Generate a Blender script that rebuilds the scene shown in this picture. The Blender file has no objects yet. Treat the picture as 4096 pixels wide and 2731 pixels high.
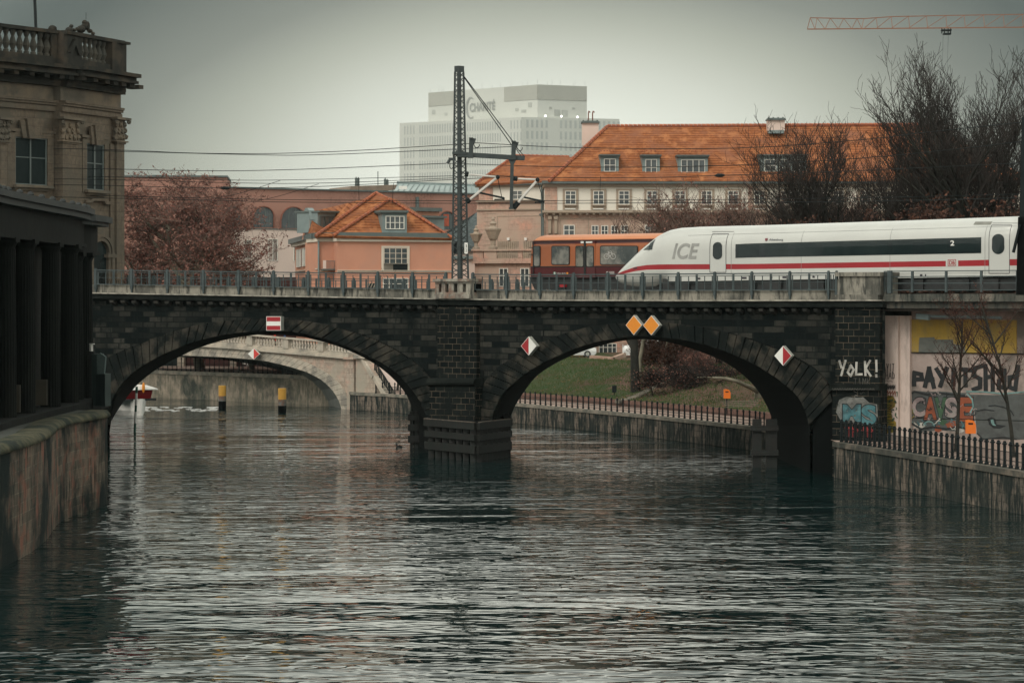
import bpy, math, random
from mathutils import Vector, Matrix, noise as mnoise
sc = bpy.context.scene
R = math.radians
# ------------------------------------------------------------------ camera
F = 11000.0      # focal length in pixels of the 4096 wide picture
HZ = 1185.0      # eye level row
EYE = 10.0       # eye height above the water
cd = bpy.data.cameras.new('camera'); cam = bpy.data.objects.new('camera', cd)
sc.collection.objects.link(cam)
cam.location = (0, 0, EYE); cam.rotation_euler = (R(90), 0, 0)
cd.sensor_width = 36.0; cd.lens = F/4096*36; cd.shift_y = -(1365.5-HZ)/4096
cd.clip_end = 8000; cd.clip_start = 1
sc.camera = cam
# ------------------------------------------------------------------ sky
world = bpy.data.worlds.new('World'); sc.world = world; world.use_nodes = True
nt = world.node_tree; N = nt.nodes; L = nt.links
bg = N['Background']
sky = N.new('ShaderNodeTexSky'); sky.sky_type = 'NISHITA'; sky.sun_disc = False
SUN_EL, SUN_ROT = R(48), R(200)
sky.sun_elevation = SUN_EL; sky.sun_rotation = SUN_ROT; sky.dust_density = 6
hs = N.new('ShaderNodeHueSaturation'); hs.inputs['Saturation'].default_value = 0.25
L.new(sky.outputs[0], hs.inputs['Color'])
# overcast veil: bright low over the river axis, darkened around to imitate lens vignetting
tc = N.new('ShaderNodeTexCoord')
dt = N.new('ShaderNodeVectorMath'); dt.operation = 'DOT_PRODUCT'
dv = Vector((0.012, 1, 0.034*1.9)).normalized(); dt.inputs[1].default_value = dv
nrm = N.new('ShaderNodeVectorMath'); nrm.operation = 'NORMALIZE'
L.new(tc.outputs['Generated'], nrm.inputs[0])
sc_ = N.new('ShaderNodeVectorMath'); sc_.operation = 'MULTIPLY'; sc_.inputs[1].default_value = (0.95, 1, 1.9)
L.new(nrm.outputs[0], sc_.inputs[0])
nr2 = N.new('ShaderNodeVectorMath'); nr2.operation = 'NORMALIZE'; L.new(sc_.outputs[0], nr2.inputs[0])
L.new(nr2.outputs[0], dt.inputs[0])
ac = N.new('ShaderNodeMath'); ac.operation = 'ARCCOSINE'; L.new(dt.outputs['Value'], ac.inputs[0])
mr = N.new('ShaderNodeMath'); mr.operation = 'DIVIDE'; mr.inputs[1].default_value = math.pi
L.new(ac.outputs[0], mr.inputs[0])
cn = N.new('ShaderNodeTexNoise'); cn.inputs['Scale'].default_value = 3.5; cn.inputs['Detail'].default_value = 3
L.new(nrm.outputs[0], cn.inputs['Vector'])
cm = N.new('ShaderNodeMath'); cm.operation = 'MULTIPLY_ADD'; cm.inputs[1].default_value = 0.012
L.new(cn.outputs[0], cm.inputs[0]); L.new(mr.outputs[0], cm.inputs[2])
rp = N.new('ShaderNodeValToRGB'); L.new(cm.outputs[0], rp.inputs[0])
SKY = [(0.0, (.84, .855, .75)), (.014, (.79, .81, .715)), (.026, (.65, .67, .59)), (.036, (.52, .535, .465)), (.045, (.365, .378, .318)), (.055, (.195, .207, .18)),
       (.072, (.068, .083, .077)), (.12, (.28, .32, .29)), (.35, (.84, .86, .80)), (1.0, (1.2, 1.15, 1.05))]
er = rp.color_ramp.elements
er[0].position = 0; er[0].color = (*SKY[0][1], 1); er[1].position = 1; er[1].color = (*SKY[-1][1], 1)
for p, c in SKY[1:-1]:
    e = er.new(p); e.color = (*c, 1)
mul = N.new('ShaderNodeMixRGB'); mul.blend_type = 'MIX'; mul.inputs[0].default_value = 0.94
scl = N.new('ShaderNodeVectorMath'); scl.operation = 'SCALE'; scl.inputs['Scale'].default_value = 10.0
sx = N.new('ShaderNodeSeparateXYZ'); L.new(nrm.outputs[0], sx.inputs[0])
el = N.new('ShaderNodeMapRange'); el.interpolation_type = 'SMOOTHSTEP'; el.inputs[1].default_value = .109; el.inputs[2].default_value = .165; L.new(sx.outputs[2], el.inputs[0])
hi = N.new('ShaderNodeValToRGB'); L.new(sx.outputs[2], hi.inputs[0])
hi.color_ramp.elements[0].position = .16; hi.color_ramp.elements[0].color = (1.12, 1.12, .97, 1); hi.color_ramp.elements[1].position = .6; hi.color_ramp.elements[1].color = (.84, .86, .80, 1)
el2 = N.new('ShaderNodeMixRGB'); L.new(el.outputs[0], el2.inputs[0]); L.new(rp.outputs[0], el2.inputs[1]); L.new(hi.outputs[0], el2.inputs[2])
ax = N.new('ShaderNodeMath'); ax.operation = 'ABSOLUTE'; L.new(sx.outputs[0], ax.inputs[0])
sr = N.new('ShaderNodeValToRGB'); L.new(ax.outputs[0], sr.inputs[0]); e_ = sr.color_ramp.elements
e_[0].position = .05; e_[0].color = (1, 1, 1, 1); e_[1].position = 1; e_[1].color = (1, 1, 1, 1)
for p_, v_ in ((.12, .72), (.19, .40), (.30, .38), (.55, .95)):  # side dimming shaped so the water corners darken like a vignette
    q_ = e_.new(p_); q_.color = (v_, v_*1.03, v_*1.02, 1)
sm_ = N.new('ShaderNodeMixRGB'); sm_.blend_type = 'MULTIPLY'; sm_.inputs[0].default_value = 1
L.new(hi.outputs[0], sm_.inputs[1]); L.new(sr.outputs[0], sm_.inputs[2]); L.new(sm_.outputs[0], el2.inputs[2])
L.new(el2.outputs[0], scl.inputs[0])
L.new(hs.outputs[0], mul.inputs[1]); L.new(scl.outputs[0], mul.inputs[2])
L.new(mul.outputs[0], bg.inputs[0]); bg.inputs[1].default_value = 0.1
sd = bpy.data.lights.new('sun', 'SUN'); sd.energy = 1.25; sd.angle = R(25); sd.color = (1, .93, .84)
so = bpy.data.objects.new('sun', sd); sc.collection.objects.link(so)
sdir = Vector((-0.45, -0.75, 0.85)).normalized()      # towards the sun: behind the camera, high, left
so.rotation_euler = sdir.to_track_quat('Z', 'Y').to_euler()
sc.view_settings.view_transform = 'Standard'; sc.view_settings.look = 'None'
sc.view_settings.exposure = 0.42; sc.view_settings.gamma = 1
sc.cycles.max_bounces = 6; sc.cycles.diffuse_bounces = 2; sc.cycles.glossy_bounces = 3; sc.cycles.volume_bounces = 0
sc.cycles.volume_step_rate = 10; sc.cycles.caustics_reflective = False

# ------------------------------------------------------------------ picture helpers (survey of the photograph)
CV = {'P': (1, 0, 0), 'R1': (.7014, 0, 0), 'R2': (1.0204, 0, 700), 'R3': (.41456, 350, 550), 'R4': (.41456, 1100, 600),
      'R5': (.44643, 1500, 250), 'R6': (.44643, 1850, 450), 'R7': (.44643, 2600, 450), 'R8': (.57406, 3100, 0),
      'S1': (.44643, 2050, 850), 'S2': (.46599, 3000, 800), 'S3': (.44643, 350, 1150), 'S4': (.38265, 1000, 1150),
      'S5': (.54212, 1600, 1050), 'S6': (.48895, 2050, 1150), 'S7': (.51025, 3250, 1100), 'S8': (.34014, 400, 1300), 'M': (.38265, 1750, 250)}
def C(k, x, y):
    s, ox, oy = CV[k]; return ox+x*s, oy+y*s
def P(px, py, Y):
    return Vector(((px-2048)/F*Y, Y, EYE+(HZ-py)/F*Y))
def PZ(px, Y, z):
    return Vector(((px-2048)/F*Y, Y, z))
class Pl:
    """a vertical plane seen in the photograph: two image columns and their distances"""
    def __init__(s, pA, YA, pB, YB, conv='P', skin=None):
        s.A = Vector(((pA-2048)/F*YA, YA)); s.B = Vector(((pB-2048)/F*YB, YB))
        s.e = (s.B-s.A).normalized(); s.n = Vector((s.e.y, -s.e.x))
        if s.n.y > 0: s.n = -s.n
        s.c = conv; s.skin = skin
    def w(s, conv):
        o = Pl.__new__(Pl); o.__dict__.update(s.__dict__); o.c = conv; return o
    def Y(s, px):
        k = (px-2048)/F
        # A + t*e = (k*Y, Y)
        d = s.e.x - k*s.e.y
        t = (k*s.A.y - s.A.x)/d
        return s.A.y+t*s.e.y
    def pt(s, x, y, off=0.0):
        px, py = C(s.c, x, y); Y = s.Y(px); p = P(px, py, Y)
        if s.skin: off = off+s.skin(((p.xy-s.A).dot(s.e)), p.z)
        return Vector((p.x+s.n.x*off, p.y+s.n.y*off, p.z))
    def pz(s, x, z, off=0.0):
        px, py = C(s.c, x, 0); Y = s.Y(px)
        if s.skin:
            X = (px-2048)/F*Y
            off = off+s.skin((Vector((X, Y))-s.A).dot(s.e), z)
        return Vector(((px-2048)/F*Y+s.n.x*off, Y+s.n.y*off, z))
    def zof(s, x, y):
        px, py = C(s.c, x, y); return EYE+(HZ-py)/F*s.Y(px)
    def at(s, t, z, off=0.0):
        return Vector((s.A.x+s.e.x*t+s.n.x*off, s.A.y+s.e.y*t+s.n.y*off, z))
    def tof(s, x):
        px, _ = C(s.c, x, 0); Y = s.Y(px); return (Vector(((px-2048)/F*Y, Y))-s.A).dot(s.e)

# ------------------------------------------------------------------ mesh builder
ROOT = {}      # object name -> world translation its children must undo
class MB:
    def __init__(s): s.v = []; s.f = []; s.m = []
    def add(s, vs, fs, mi=0):
        b = len(s.v); s.v += [tuple(v) for v in vs]
        for f in fs: s.f.append(tuple(b+i for i in f)); s.m.append(mi)
    def prism(s, front, back, mi=0):
        n = len(front)
        s.add(list(front)+list(back), [tuple(range(n)), tuple(range(2*n-1, n-1, -1))]+[(i, n+i, n+(i+1) % n, (i+1) % n) for i in range(n)], mi)
    def poly(s, pl, pts, o0, o1, mi=0):
        s.prism([pl.pt(x, y, o1) for x, y in pts], [pl.pt(x, y, o0) for x, y in pts], mi)
    def rect(s, pl, x0, y0, x1, y1, o0=0.0, o1=0.05, mi=0, xr=None):
        if xr is None: xr = (x0+x1)/2
        z0, z1 = pl.zof(xr, y0), pl.zof(xr, y1)
        s.rz(pl, x0, x1, z0, z1, o0, o1, mi)
    def rz(s, pl, x0, x1, z0, z1, o0, o1, mi=0):
        s.prism([pl.pz(x0, z0, o1), pl.pz(x1, z0, o1), pl.pz(x1, z1, o1), pl.pz(x0, z1, o1)],
                [pl.pz(x0, z0, o0), pl.pz(x1, z0, o0), pl.pz(x1, z1, o0), pl.pz(x0, z1, o0)], mi)
    def frame(s, pl, x0, y0, x1, y1, w, h, o0, o1, mi=0):
        s.rect(pl, x0, y0, x1, y0+h, o0, o1, mi, xr=(x0+x1)/2); s.rect(pl, x0, y1-h, x1, y1, o0, o1, mi, xr=(x0+x1)/2)
        s.rect(pl, x0, y0+h, x0+w, y1-h, o0, o1, mi, xr=(x0+x1)/2); s.rect(pl, x1-w, y0+h, x1, y1-h, o0, o1, mi, xr=(x0+x1)/2)
    def box(s, x0, y0, z0, x1, y1, z1, mi=0, M=None):
        vs = [Vector(p) for p in ((x0, y0, z0), (x1, y0, z0), (x1, y1, z0), (x0, y1, z0), (x0, y0, z1), (x1, y0, z1), (x1, y1, z1), (x0, y1, z1))]
        if M: vs = [M @ v for v in vs]
        s.add(vs, [(3, 2, 1, 0), (4, 5, 6, 7), (0, 1, 5, 4), (1, 2, 6, 5), (2, 3, 7, 6), (3, 0, 4, 7)], mi)
    def bar(s, a, b, w, h=None, mi=0, up=Vector((0, 0, 1))):
        a = Vector(a); b = Vector(b); d = (b-a)
        if d.length < 1e-6: return
        d.normalize(); h = h or w
        x = d.cross(up)
        if x.length < 1e-3: x = d.cross(Vector((1, 0, 0)))
        x.normalize(); y = x.cross(d).normalized(); x = x*w/2; y = y*h/2
        s.add([a-x-y, a+x-y, a+x+y, a-x+y, b-x-y, b+x-y, b+x+y, b-x+y], [(3, 2, 1, 0), (4, 5, 6, 7), (0, 1, 5, 4), (1, 2, 6, 5), (2, 3, 7, 6), (3, 0, 4, 7)], mi)
    def tube(s, pts, rad, n=6, mi=0, cap=True):
        pts = [Vector(p) for p in pts]
        if not hasattr(rad, '__len__'): rad = [rad]*len(pts)
        b = len(s.v)
        for i, p in enumerate(pts):
            d = (pts[min(i+1, len(pts)-1)]-pts[max(i-1, 0)])
            if d.length < 1e-9: d = Vector((0, 0, 1))
            d.normalize()
            r = Vector((0, 1, 0)) if abs(d.y) < .8 else Vector((1, 0, 0))
            x = d.cross(r).normalized(); y = d.cross(x)
            for k in range(n):
                a = 2*math.pi*k/n
                s.v.append(tuple(p+(x*math.cos(a)+y*math.sin(a))*rad[i]))
        for i in range(len(pts)-1):
            for k in range(n):
                s.f.append((b+i*n+k, b+i*n+(k+1) % n, b+(i+1)*n+(k+1) % n, b+(i+1)*n+k)); s.m.append(mi)
        if cap and n > 2:
            s.f.append(tuple(b+k for k in reversed(range(n)))); s.m.append(mi)
            s.f.append(tuple(b+(len(pts)-1)*n+k for k in range(n))); s.m.append(mi)
    def lathe(s, c, prof, n=12, mi=0):
        s.tube([Vector(c)+Vector((0, 0, z)) for r, z in prof], [max(r, .001) for r, z in prof], n, mi) if False else s._lathe(c, prof, n, mi)
    def _lathe(s, c, prof, n, mi):
        c = Vector(c); b = len(s.v)
        for r, z in prof:
            for k in range(n):
                a = 2*math.pi*(k+.5)/n; s.v.append((c.x+r*math.cos(a), c.y+r*math.sin(a), c.z+z))
        for i in range(len(prof)-1):
            for k in range(n):
                s.f.append((b+i*n+k, b+i*n+(k+1) % n, b+(i+1)*n+(k+1) % n, b+(i+1)*n+k)); s.m.append(mi)
        s.f.append(tuple(b+k for k in reversed(range(n)))); s.m.append(mi)
        s.f.append(tuple(b+(len(prof)-1)*n+k for k in range(n))); s.m.append(mi)
    def blob(s, c, r, mi=0, seed=0, amp=.12, n=10, rot=None):
        c = Vector(c); b = len(s.v); h = n//2+1
        for i in range(h+1):
            t = math.pi*i/h
            for k in range(n):
                a = 2*math.pi*k/n
                d = Vector((math.sin(t)*math.cos(a), math.sin(t)*math.sin(a), math.cos(t)))
                q = 1+amp*mnoise.noise(d*2.1+Vector((seed, seed*.7, 0)))
                p = Vector((d.x*r[0], d.y*r[1], d.z*r[2]))*q
                if rot: p = rot @ p
                s.v.append(tuple(c+p))
        for i in range(h):
            for k in range(n):
                s.f.append((b+i*n+k, b+(i+1)*n+k, b+(i+1)*n+(k+1) % n, b+i*n+(k+1) % n)); s.m.append(mi)
    def loft(s, rings, closed=False, mi=0, cap=False):
        b = len(s.v); n = len(rings[0])
        for r in rings: s.v += [tuple(p) for p in r]
        for i in range(len(rings)-1):
            for k in range(n if closed else n-1):
                k2 = (k+1) % n
                s.f.append((b+i*n+k, b+i*n+k2, b+(i+1)*n+k2, b+(i+1)*n+k)); s.m.append(mi if not callable(mi) else mi(i, k))
        if cap:
            s.f.append(tuple(b+k for k in range(n))); s.m.append(0 if callable(mi) else mi)
            s.f.append(tuple(b+(len(rings)-1)*n+k for k in reversed(range(n)))); s.m.append(0 if callable(mi) else mi)
    def build(s, name, mats, parent=None, label=None, cat=None, group=None, kind=None, smooth=False, local=False):
        if not isinstance(mats, (list, tuple)): mats = [mats]
        me = bpy.data.meshes.new(name)
        v = s.v; loc = Vector((0, 0, 0))
        if parent is None and not local and v:
            loc = Vector(((min(p[0] for p in v)+max(p[0] for p in v))/2, (min(p[1] for p in v)+max(p[1] for p in v))/2, min(p[2] for p in v)))
            v = [(p[0]-loc.x, p[1]-loc.y, p[2]-loc.z) for p in v]
        me.from_pydata(v, [], s.f)
        for m in mats: me.materials.append(m)
        me.polygons.foreach_set('material_index', s.m)
        if smooth: me.polygons.foreach_set('use_smooth', [True]*len(s.f))
        me.update()
        if len(s.f) < 60000: boxuv(me, loc)
        o = bpy.data.objects.new(name, me); sc.collection.objects.link(o); o.location = loc
        if parent is not None: attach(o, parent)
        tag(o, label, cat, group, kind)
        if parent is None: ROOT[o.name] = loc
        return o
def boxuv(me, loc):
    uv = me.uv_layers.new(name='uv')
    for p in me.polygons:
        n = p.normal
        if abs(n.z) > .97: u = Vector((1, 0, 0)); v = Vector((0, 1, 0))
        else:
            u = Vector((-n.y, n.x, 0)).normalized(); v = n.cross(u)
            if v.z < 0: v = -v
        for li in p.loop_indices:
            co = me.vertices[me.loops[li].vertex_index].co+loc
            uv.data[li].uv = (co.dot(u), co.dot(v))
def attach(o, parent):
    o.parent = parent
    if parent.name in ROOT: o.matrix_parent_inverse = Matrix.Translation(-ROOT[parent.name])
def tag(o, label=None, cat=None, group=None, kind=None):
    if label: o['label'] = label
    if cat: o['category'] = cat
    if group: o['group'] = group
    if kind: o['kind'] = kind
def thing(name, label, cat, loc=(0, 0, 0), group=None, local=False):
    o = bpy.data.objects.new(name, None); sc.collection.objects.link(o); o.empty_display_size = .3
    o.location = loc; tag(o, label, cat, group)
    if not local: ROOT[o.name] = Vector(loc)
    return o
def dup(root, loc, rz=0, label=None, parent=None, scale=1):
    c = root.copy(); sc.collection.objects.link(c); c.location = loc; c.rotation_euler = (0, 0, rz); c.scale = (scale,)*3
    if label: c['label'] = label
    if parent: attach(c, parent)
    for ch in list(root.children):
        d = ch.copy(); sc.collection.objects.link(d); d.parent = c
        for g in list(ch.children):
            e = g.copy(); sc.collection.objects.link(e); e.parent = d
    return c
def interp(tab, x):
    if x <= tab[0][0]: a, b = tab[0], tab[1]
    elif x >= tab[-1][0]: a, b = tab[-2], tab[-1]
    else:
        for a, b in zip(tab, tab[1:]):
            if a[0] <= x <= b[0]: break
    t = (x-a[0])/(b[0]-a[0]); return a[1]+(b[1]-a[1])*t
def resample(pts, n):
    ls = [0]
    for a, b in zip(pts, pts[1:]): ls.append(ls[-1]+math.dist(a, b))
    out = []
    for i in range(n+1):
        d = ls[-1]*i/n
        for j in range(len(pts)-1):
            if d <= ls[j+1]+1e-9: break
        t = (d-ls[j])/max(ls[j+1]-ls[j], 1e-9)
        out.append(tuple(pts[j][k]+(pts[j+1][k]-pts[j][k])*t for k in range(len(pts[0]))))
    return out
def smoothpts(pts, it=2):
    for _ in range(it):
        q = [pts[0]]
        for a, b in zip(pts, pts[1:]):
            q.append(tuple(a[k]*.75+b[k]*.25 for k in range(len(a)))); q.append(tuple(a[k]*.25+b[k]*.75 for k in range(len(a))))
        q.append(pts[-1]); pts = q
    return pts

# ------------------------------------------------------------------ materials
def newmat(name):
    m = bpy.data.materials.new(name); m.use_nodes = True
    return m, m.node_tree.nodes, m.node_tree.links, m.node_tree.nodes['Principled BSDF']
def mixc(n, l, fac, a, b, mode='MIX'):
    x = n.new('ShaderNodeMixRGB'); x.blend_type = mode
    for i, q in ((0, fac), (1, a), (2, b)):
        if isinstance(q, bpy.types.NodeSocket): l.new(q, x.inputs[i])
        elif i == 0: x.inputs[0].default_value = q
        else: x.inputs[i].default_value = (*q, 1)
    return x.outputs[0]
def noisef(n, l, scale, detail=4, stretch=(1, 1, 1), lo=.35, hi=.65, coord='Object', rough=.6):
    t = n.new('ShaderNodeTexCoord'); mp = n.new('ShaderNodeMapping'); mp.inputs['Scale'].default_value = stretch
    l.new(t.outputs[coord], mp.inputs[0])
    z = n.new('ShaderNodeTexNoise'); z.inputs['Scale'].default_value = scale; z.inputs['Detail'].default_value = detail
    z.inputs['Roughness'].default_value = rough
    l.new(mp.outputs[0], z.inputs['Vector'])
    r = n.new('ShaderNodeMapRange'); r.inputs[1].default_value = lo; r.inputs[2].default_value = hi; r.clamp = True
    l.new(z.outputs[0], r.inputs[0]); return r.outputs[0], z.outputs[0]
def mat(name, c1, c2=None, scale=1.2, rough=.8, bump=.15, metal=0, streak=None, emit=None, spec=None, c3=None, s3=.25):
    m, n, l, b = newmat(name)
    c2 = c2 or tuple(x*.75 for x in c1)
    f, raw = noisef(n, l, scale)
    col = mixc(n, l, f, c1, c2)
    if c3:
        f3, _ = noisef(n, l, s3, 5, lo=.48, hi=.62); col = mixc(n, l, f3, col, c3)
    if streak:      # vertical run-off stains
        f2, _ = noisef(n, l, 3.0, 6, (1, 1, .2), .48, .62, rough=.7); col = mixc(n, l, f2, col, streak)
    l.new(col, b.inputs['Base Color']); b.inputs['Roughness'].default_value = rough; b.inputs['Metallic'].default_value = metal
    b.inputs['Specular IOR Level'].default_value = spec if spec is not None else (.12 if rough > .75 else .5)
    if bump:
        f5, raw5 = noisef(n, l, scale*7)
        bm = n.new('ShaderNodeBump'); bm.inputs['Strength'].default_value = bump; bm.inputs['Distance'].default_value = .05
        l.new(raw5, bm.inputs['Height']); l.new(bm.outputs[0], b.inputs['Normal'])
    return m
def brick(name, c1, c2, mortar, w, h, ms=.012, rough=.85, dirt=None, dscale=.35, dlo=.45, dhi=.6, streak=None, bump=.5, bias=0, squash=1, third=None, offset=.5, slo=.46):
    m, n, l, b = newmat(name)
    uv = n.new('ShaderNodeUVMap'); uv.uv_map = 'uv'
    # wobble the courses a little
    br = n.new('ShaderNodeTexBrick'); l.new(uv.outputs[0], br.inputs['Vector'])
    br.inputs['Color1'].default_value = (*c1, 1); br.inputs['Color2'].default_value = (*c2, 1); br.inputs['Mortar'].default_value = (*mortar, 1)
    br.inputs['Scale'].default_value = 1; br.inputs['Brick Width'].default_value = w; br.inputs['Row Height'].default_value = h
    br.inputs['Mortar Size'].default_value = ms; br.inputs['Mortar Smooth'].default_value = .2; br.inputs['Bias'].default_value = bias
    br.offset = offset
    col = br.outputs[0]
    f0, raw0 = noisef(n, l, 3.2, 5, lo=.3, hi=.75); col = mixc(n, l, f0, col, mixc(n, l, 1.0, col, (.55, .55, .57), 'MULTIPLY'))
    if third:
        f4, _ = noisef(n, l, .9, 3, lo=.5, hi=.66); col = mixc(n, l, f4, col, third)
    if dirt:
        f1, _ = noisef(n, l, dscale, 6, lo=dlo, hi=dhi); col = mixc(n, l, f1, col, dirt)
    if streak:
        f2, _ = noisef(n, l, 3.4, 6, (1, 1, .16), slo, slo+.10, rough=.72); col = mixc(n, l, f2, col, streak)
    l.new(col, b.inputs['Base Color']); b.inputs['Roughness'].default_value = rough; b.inputs['Specular IOR Level'].default_value = .12
    bm = n.new('ShaderNodeBump'); bm.inputs['Strength'].default_value = bump; bm.inputs['Distance'].default_value = .03
    mm = n.new('ShaderNodeMath'); mm.operation = 'MULTIPLY_ADD'; mm.inputs[1].default_value = -1.0
    l.new(br.outputs['Fac'], mm.inputs[0]); l.new(raw0, mm.inputs[2])
    l.new(mm.outputs[0], bm.inputs['Height']); l.new(bm.outputs[0], b.inputs['Normal'])
    return m
# sooty railway viaduct stone
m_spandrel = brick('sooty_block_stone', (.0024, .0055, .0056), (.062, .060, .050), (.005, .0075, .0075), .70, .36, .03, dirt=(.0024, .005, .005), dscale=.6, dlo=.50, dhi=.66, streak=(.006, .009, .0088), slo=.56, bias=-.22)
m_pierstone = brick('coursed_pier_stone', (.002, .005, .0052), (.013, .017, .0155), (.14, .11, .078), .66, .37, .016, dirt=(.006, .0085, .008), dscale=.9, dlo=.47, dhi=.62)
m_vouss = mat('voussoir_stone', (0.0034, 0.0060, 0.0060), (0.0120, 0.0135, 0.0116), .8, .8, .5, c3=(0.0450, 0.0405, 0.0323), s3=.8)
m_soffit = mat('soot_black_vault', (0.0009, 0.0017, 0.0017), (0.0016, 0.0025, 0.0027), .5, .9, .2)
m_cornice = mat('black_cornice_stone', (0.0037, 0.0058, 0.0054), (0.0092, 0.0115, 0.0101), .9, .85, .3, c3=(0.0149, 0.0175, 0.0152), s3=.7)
m_parapet = mat('pale_parapet_stone', (.30, .28, .235), (.19, .18, .152), .8, .85, .3, streak=(.055, .056, .05), c3=(.10, .098, .085), s3=.5)
m_ledge = mat('worn_ledge_stone', (0.4250, 0.3995, 0.3400), (0.1700, 0.1615, 0.1403), 2.0, .8, .2)
m_timber = mat('wet_fender_timber', (0.0042, 0.0054, 0.0048), (0.0105, 0.0090, 0.0072), 1.5, .6, .4, streak=(0.0060, 0.0105, 0.0084))
m_timbertop = mat('weathered_plank_edge', (.14, .11, .085), (.05, .045, .04), 3, .7, .3)
m_rail = mat('grey_green_railing_paint', (0.0521, 0.0719, 0.0744), (0.0347, 0.0496, 0.0521), 2, .5, .05)
m_black = mat('black_iron', (.004, .008, .009), (.008, .012, .013), 4, .55, .1, spec=.2)
m_mast = mat('dark_green_mast_steel', (0.0320, 0.0435, 0.0435), (0.0192, 0.0269, 0.0275), 2, .5, .1)
m_quay = brick('quay_stone', (0.2640, 0.2120, 0.1680), (0.2000, 0.1640, 0.1320), (0.0960, 0.0800, 0.0640), .9, .42, .014, dirt=(0.0400, 0.0440, 0.0384), dscale=.4, streak=(0.0176, 0.0240, 0.0224), slo=.44)
m_quayleft = brick('patched_quay_masonry', (0.1944, 0.1440, 0.1080), (0.1008, 0.0900, 0.0684), (0.1944, 0.1620, 0.1224), .95, .42, .02, dirt=(0.0072, 0.0130, 0.0122), dscale=.22, dlo=.44, dhi=.56, streak=(0.0144, 0.0187, 0.0158), slo=.52, third=(0.1944, 0.0864, 0.0612))
m_coping = mat('mossy_coping', (0.0920, 0.0840, 0.0520), (0.0320, 0.0360, 0.0240), 1.3, .9, .5, c3=(0.0160, 0.0224, 0.0176), s3=.5)
m_copgrey = mat('grey_coping_stone', (.30, .26, .21), (.13, .13, .11), 1.1, .85, .25)
m_white = mat('white_paint', (.78, .77, .72), (.72, .71, .67), 1, .5, .0)
m_redp = mat('red_sign_paint', (0.3400, 0.0102, 0.0170), (0.3060, 0.0085, 0.0153), 2, .5, 0)
m_orangep = mat('orange_sign_paint', (0.7310, 0.2550, 0.0170), (0.6970, 0.2295, 0.0170), 2, .5, 0)
m_signgrey = mat('sign_box_grey', (.42, .43, .38), (.3, .31, .28), 2, .6, .05)
m_glass = mat('dark_window_glass', (.035, .045, .048), (.07, .085, .088), .6, .12, .02, spec=.4)
m_glassd = mat('very_dark_glass', (.007, .013, .014), (.014, .022, .022), .6, .35, .02, spec=.06)
m_glassp = mat('pale_curtained_glass', (.15, .16, .15), (.08, .09, .088), .8, .2, .02)
# =================================================================== setting: ground, water
def grid_mesh(mb, fn, us, vs, mi=0):
    mb.loft([[fn(u, v) for v in vs] for u in us], mi=mi)
gm = MB(); gm.add([(-4000, -500, -2.5), (4000, -500, -2.5), (4000, 6000, -2.5), (-4000, 6000, -2.5)], [(0, 1, 2, 3)])
gm.build('ground', mat('river_mud', (.05, .045, .035)), kind='structure')
def water_mat():
    m, n, l, b = newmat('river_water')
    b.inputs['Base Color'].default_value = (.002, .014, .014, 1); b.inputs['Roughness'].default_value = .015
    b.inputs['IOR'].default_value = 1.36; b.inputs['Specular IOR Level'].default_value = .5
    t = n.new('ShaderNodeTexCoord')
    def nz(sx, sy, sc_, det, seed=0, dist=0, rot=0):
        mp = n.new('ShaderNodeMapping'); mp.inputs['Scale'].default_value = (sx, sy, 1); mp.inputs['Location'].default_value = (seed, seed*.7, 0)
        mp.inputs['Rotation'].default_value = (0, 0, rot)
        l.new(t.outputs['Object'], mp.inputs[0]); z = n.new('ShaderNodeTexNoise'); z.inputs['Scale'].default_value = sc_
        z.inputs['Detail'].default_value = det; z.inputs['Roughness'].default_value = .5; z.inputs['Distortion'].default_value = dist
        l.new(mp.outputs[0], z.inputs['Vector']); return z.outputs[0]
    def mth(op, a, bb):
        x = n.new('ShaderNodeMath'); x.operation = op
        for i, q in ((0, a), (1, bb)):
            if isinstance(q, (int, float)): x.inputs[i].default_value = q
            else: l.new(q, x.inputs[i])
        return x.outputs[0]
    big = nz(.48, 1, .5, 2, 3, .7, R(5)); mid = nz(.58, 1, 1.4, 1, 11, .9, R(-7)); fine = nz(.7, 1, 5.5, 1, 23, 0, R(4))
    calm = n.new('ShaderNodeMapRange'); calm.inputs[1].default_value = .40; calm.inputs[2].default_value = .60
    calm.inputs[3].default_value = .16; calm.inputs[4].default_value = 1.1
    l.new(nz(.35, 1, .042, 4, 40, 1.2, R(8)), calm.inputs[0])
    h = mth('ADD', mth('MULTIPLY', big, .48), mth('ADD', mth('MULTIPLY', mid, .23), mth('MULTIPLY', fine, .007)))
    h = mth('MULTIPLY', h, calm.outputs[0])
    bm = n.new('ShaderNodeBump'); bm.inputs['Strength'].default_value = 1.0; bm.inputs['Distance'].default_value = WAVE
    l.new(h, bm.inputs['Height']); l.new(bm.outputs[0], b.inputs['Normal'])
    return m
WAVE = .62
wm = MB(); wm.add([(-400, -20, 0), (300, -20, 0), (300, 420, 0), (-400, 420, 0)], [(0, 1, 2, 3)])
wm.build('river_water', water_mat(), kind='structure')

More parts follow.
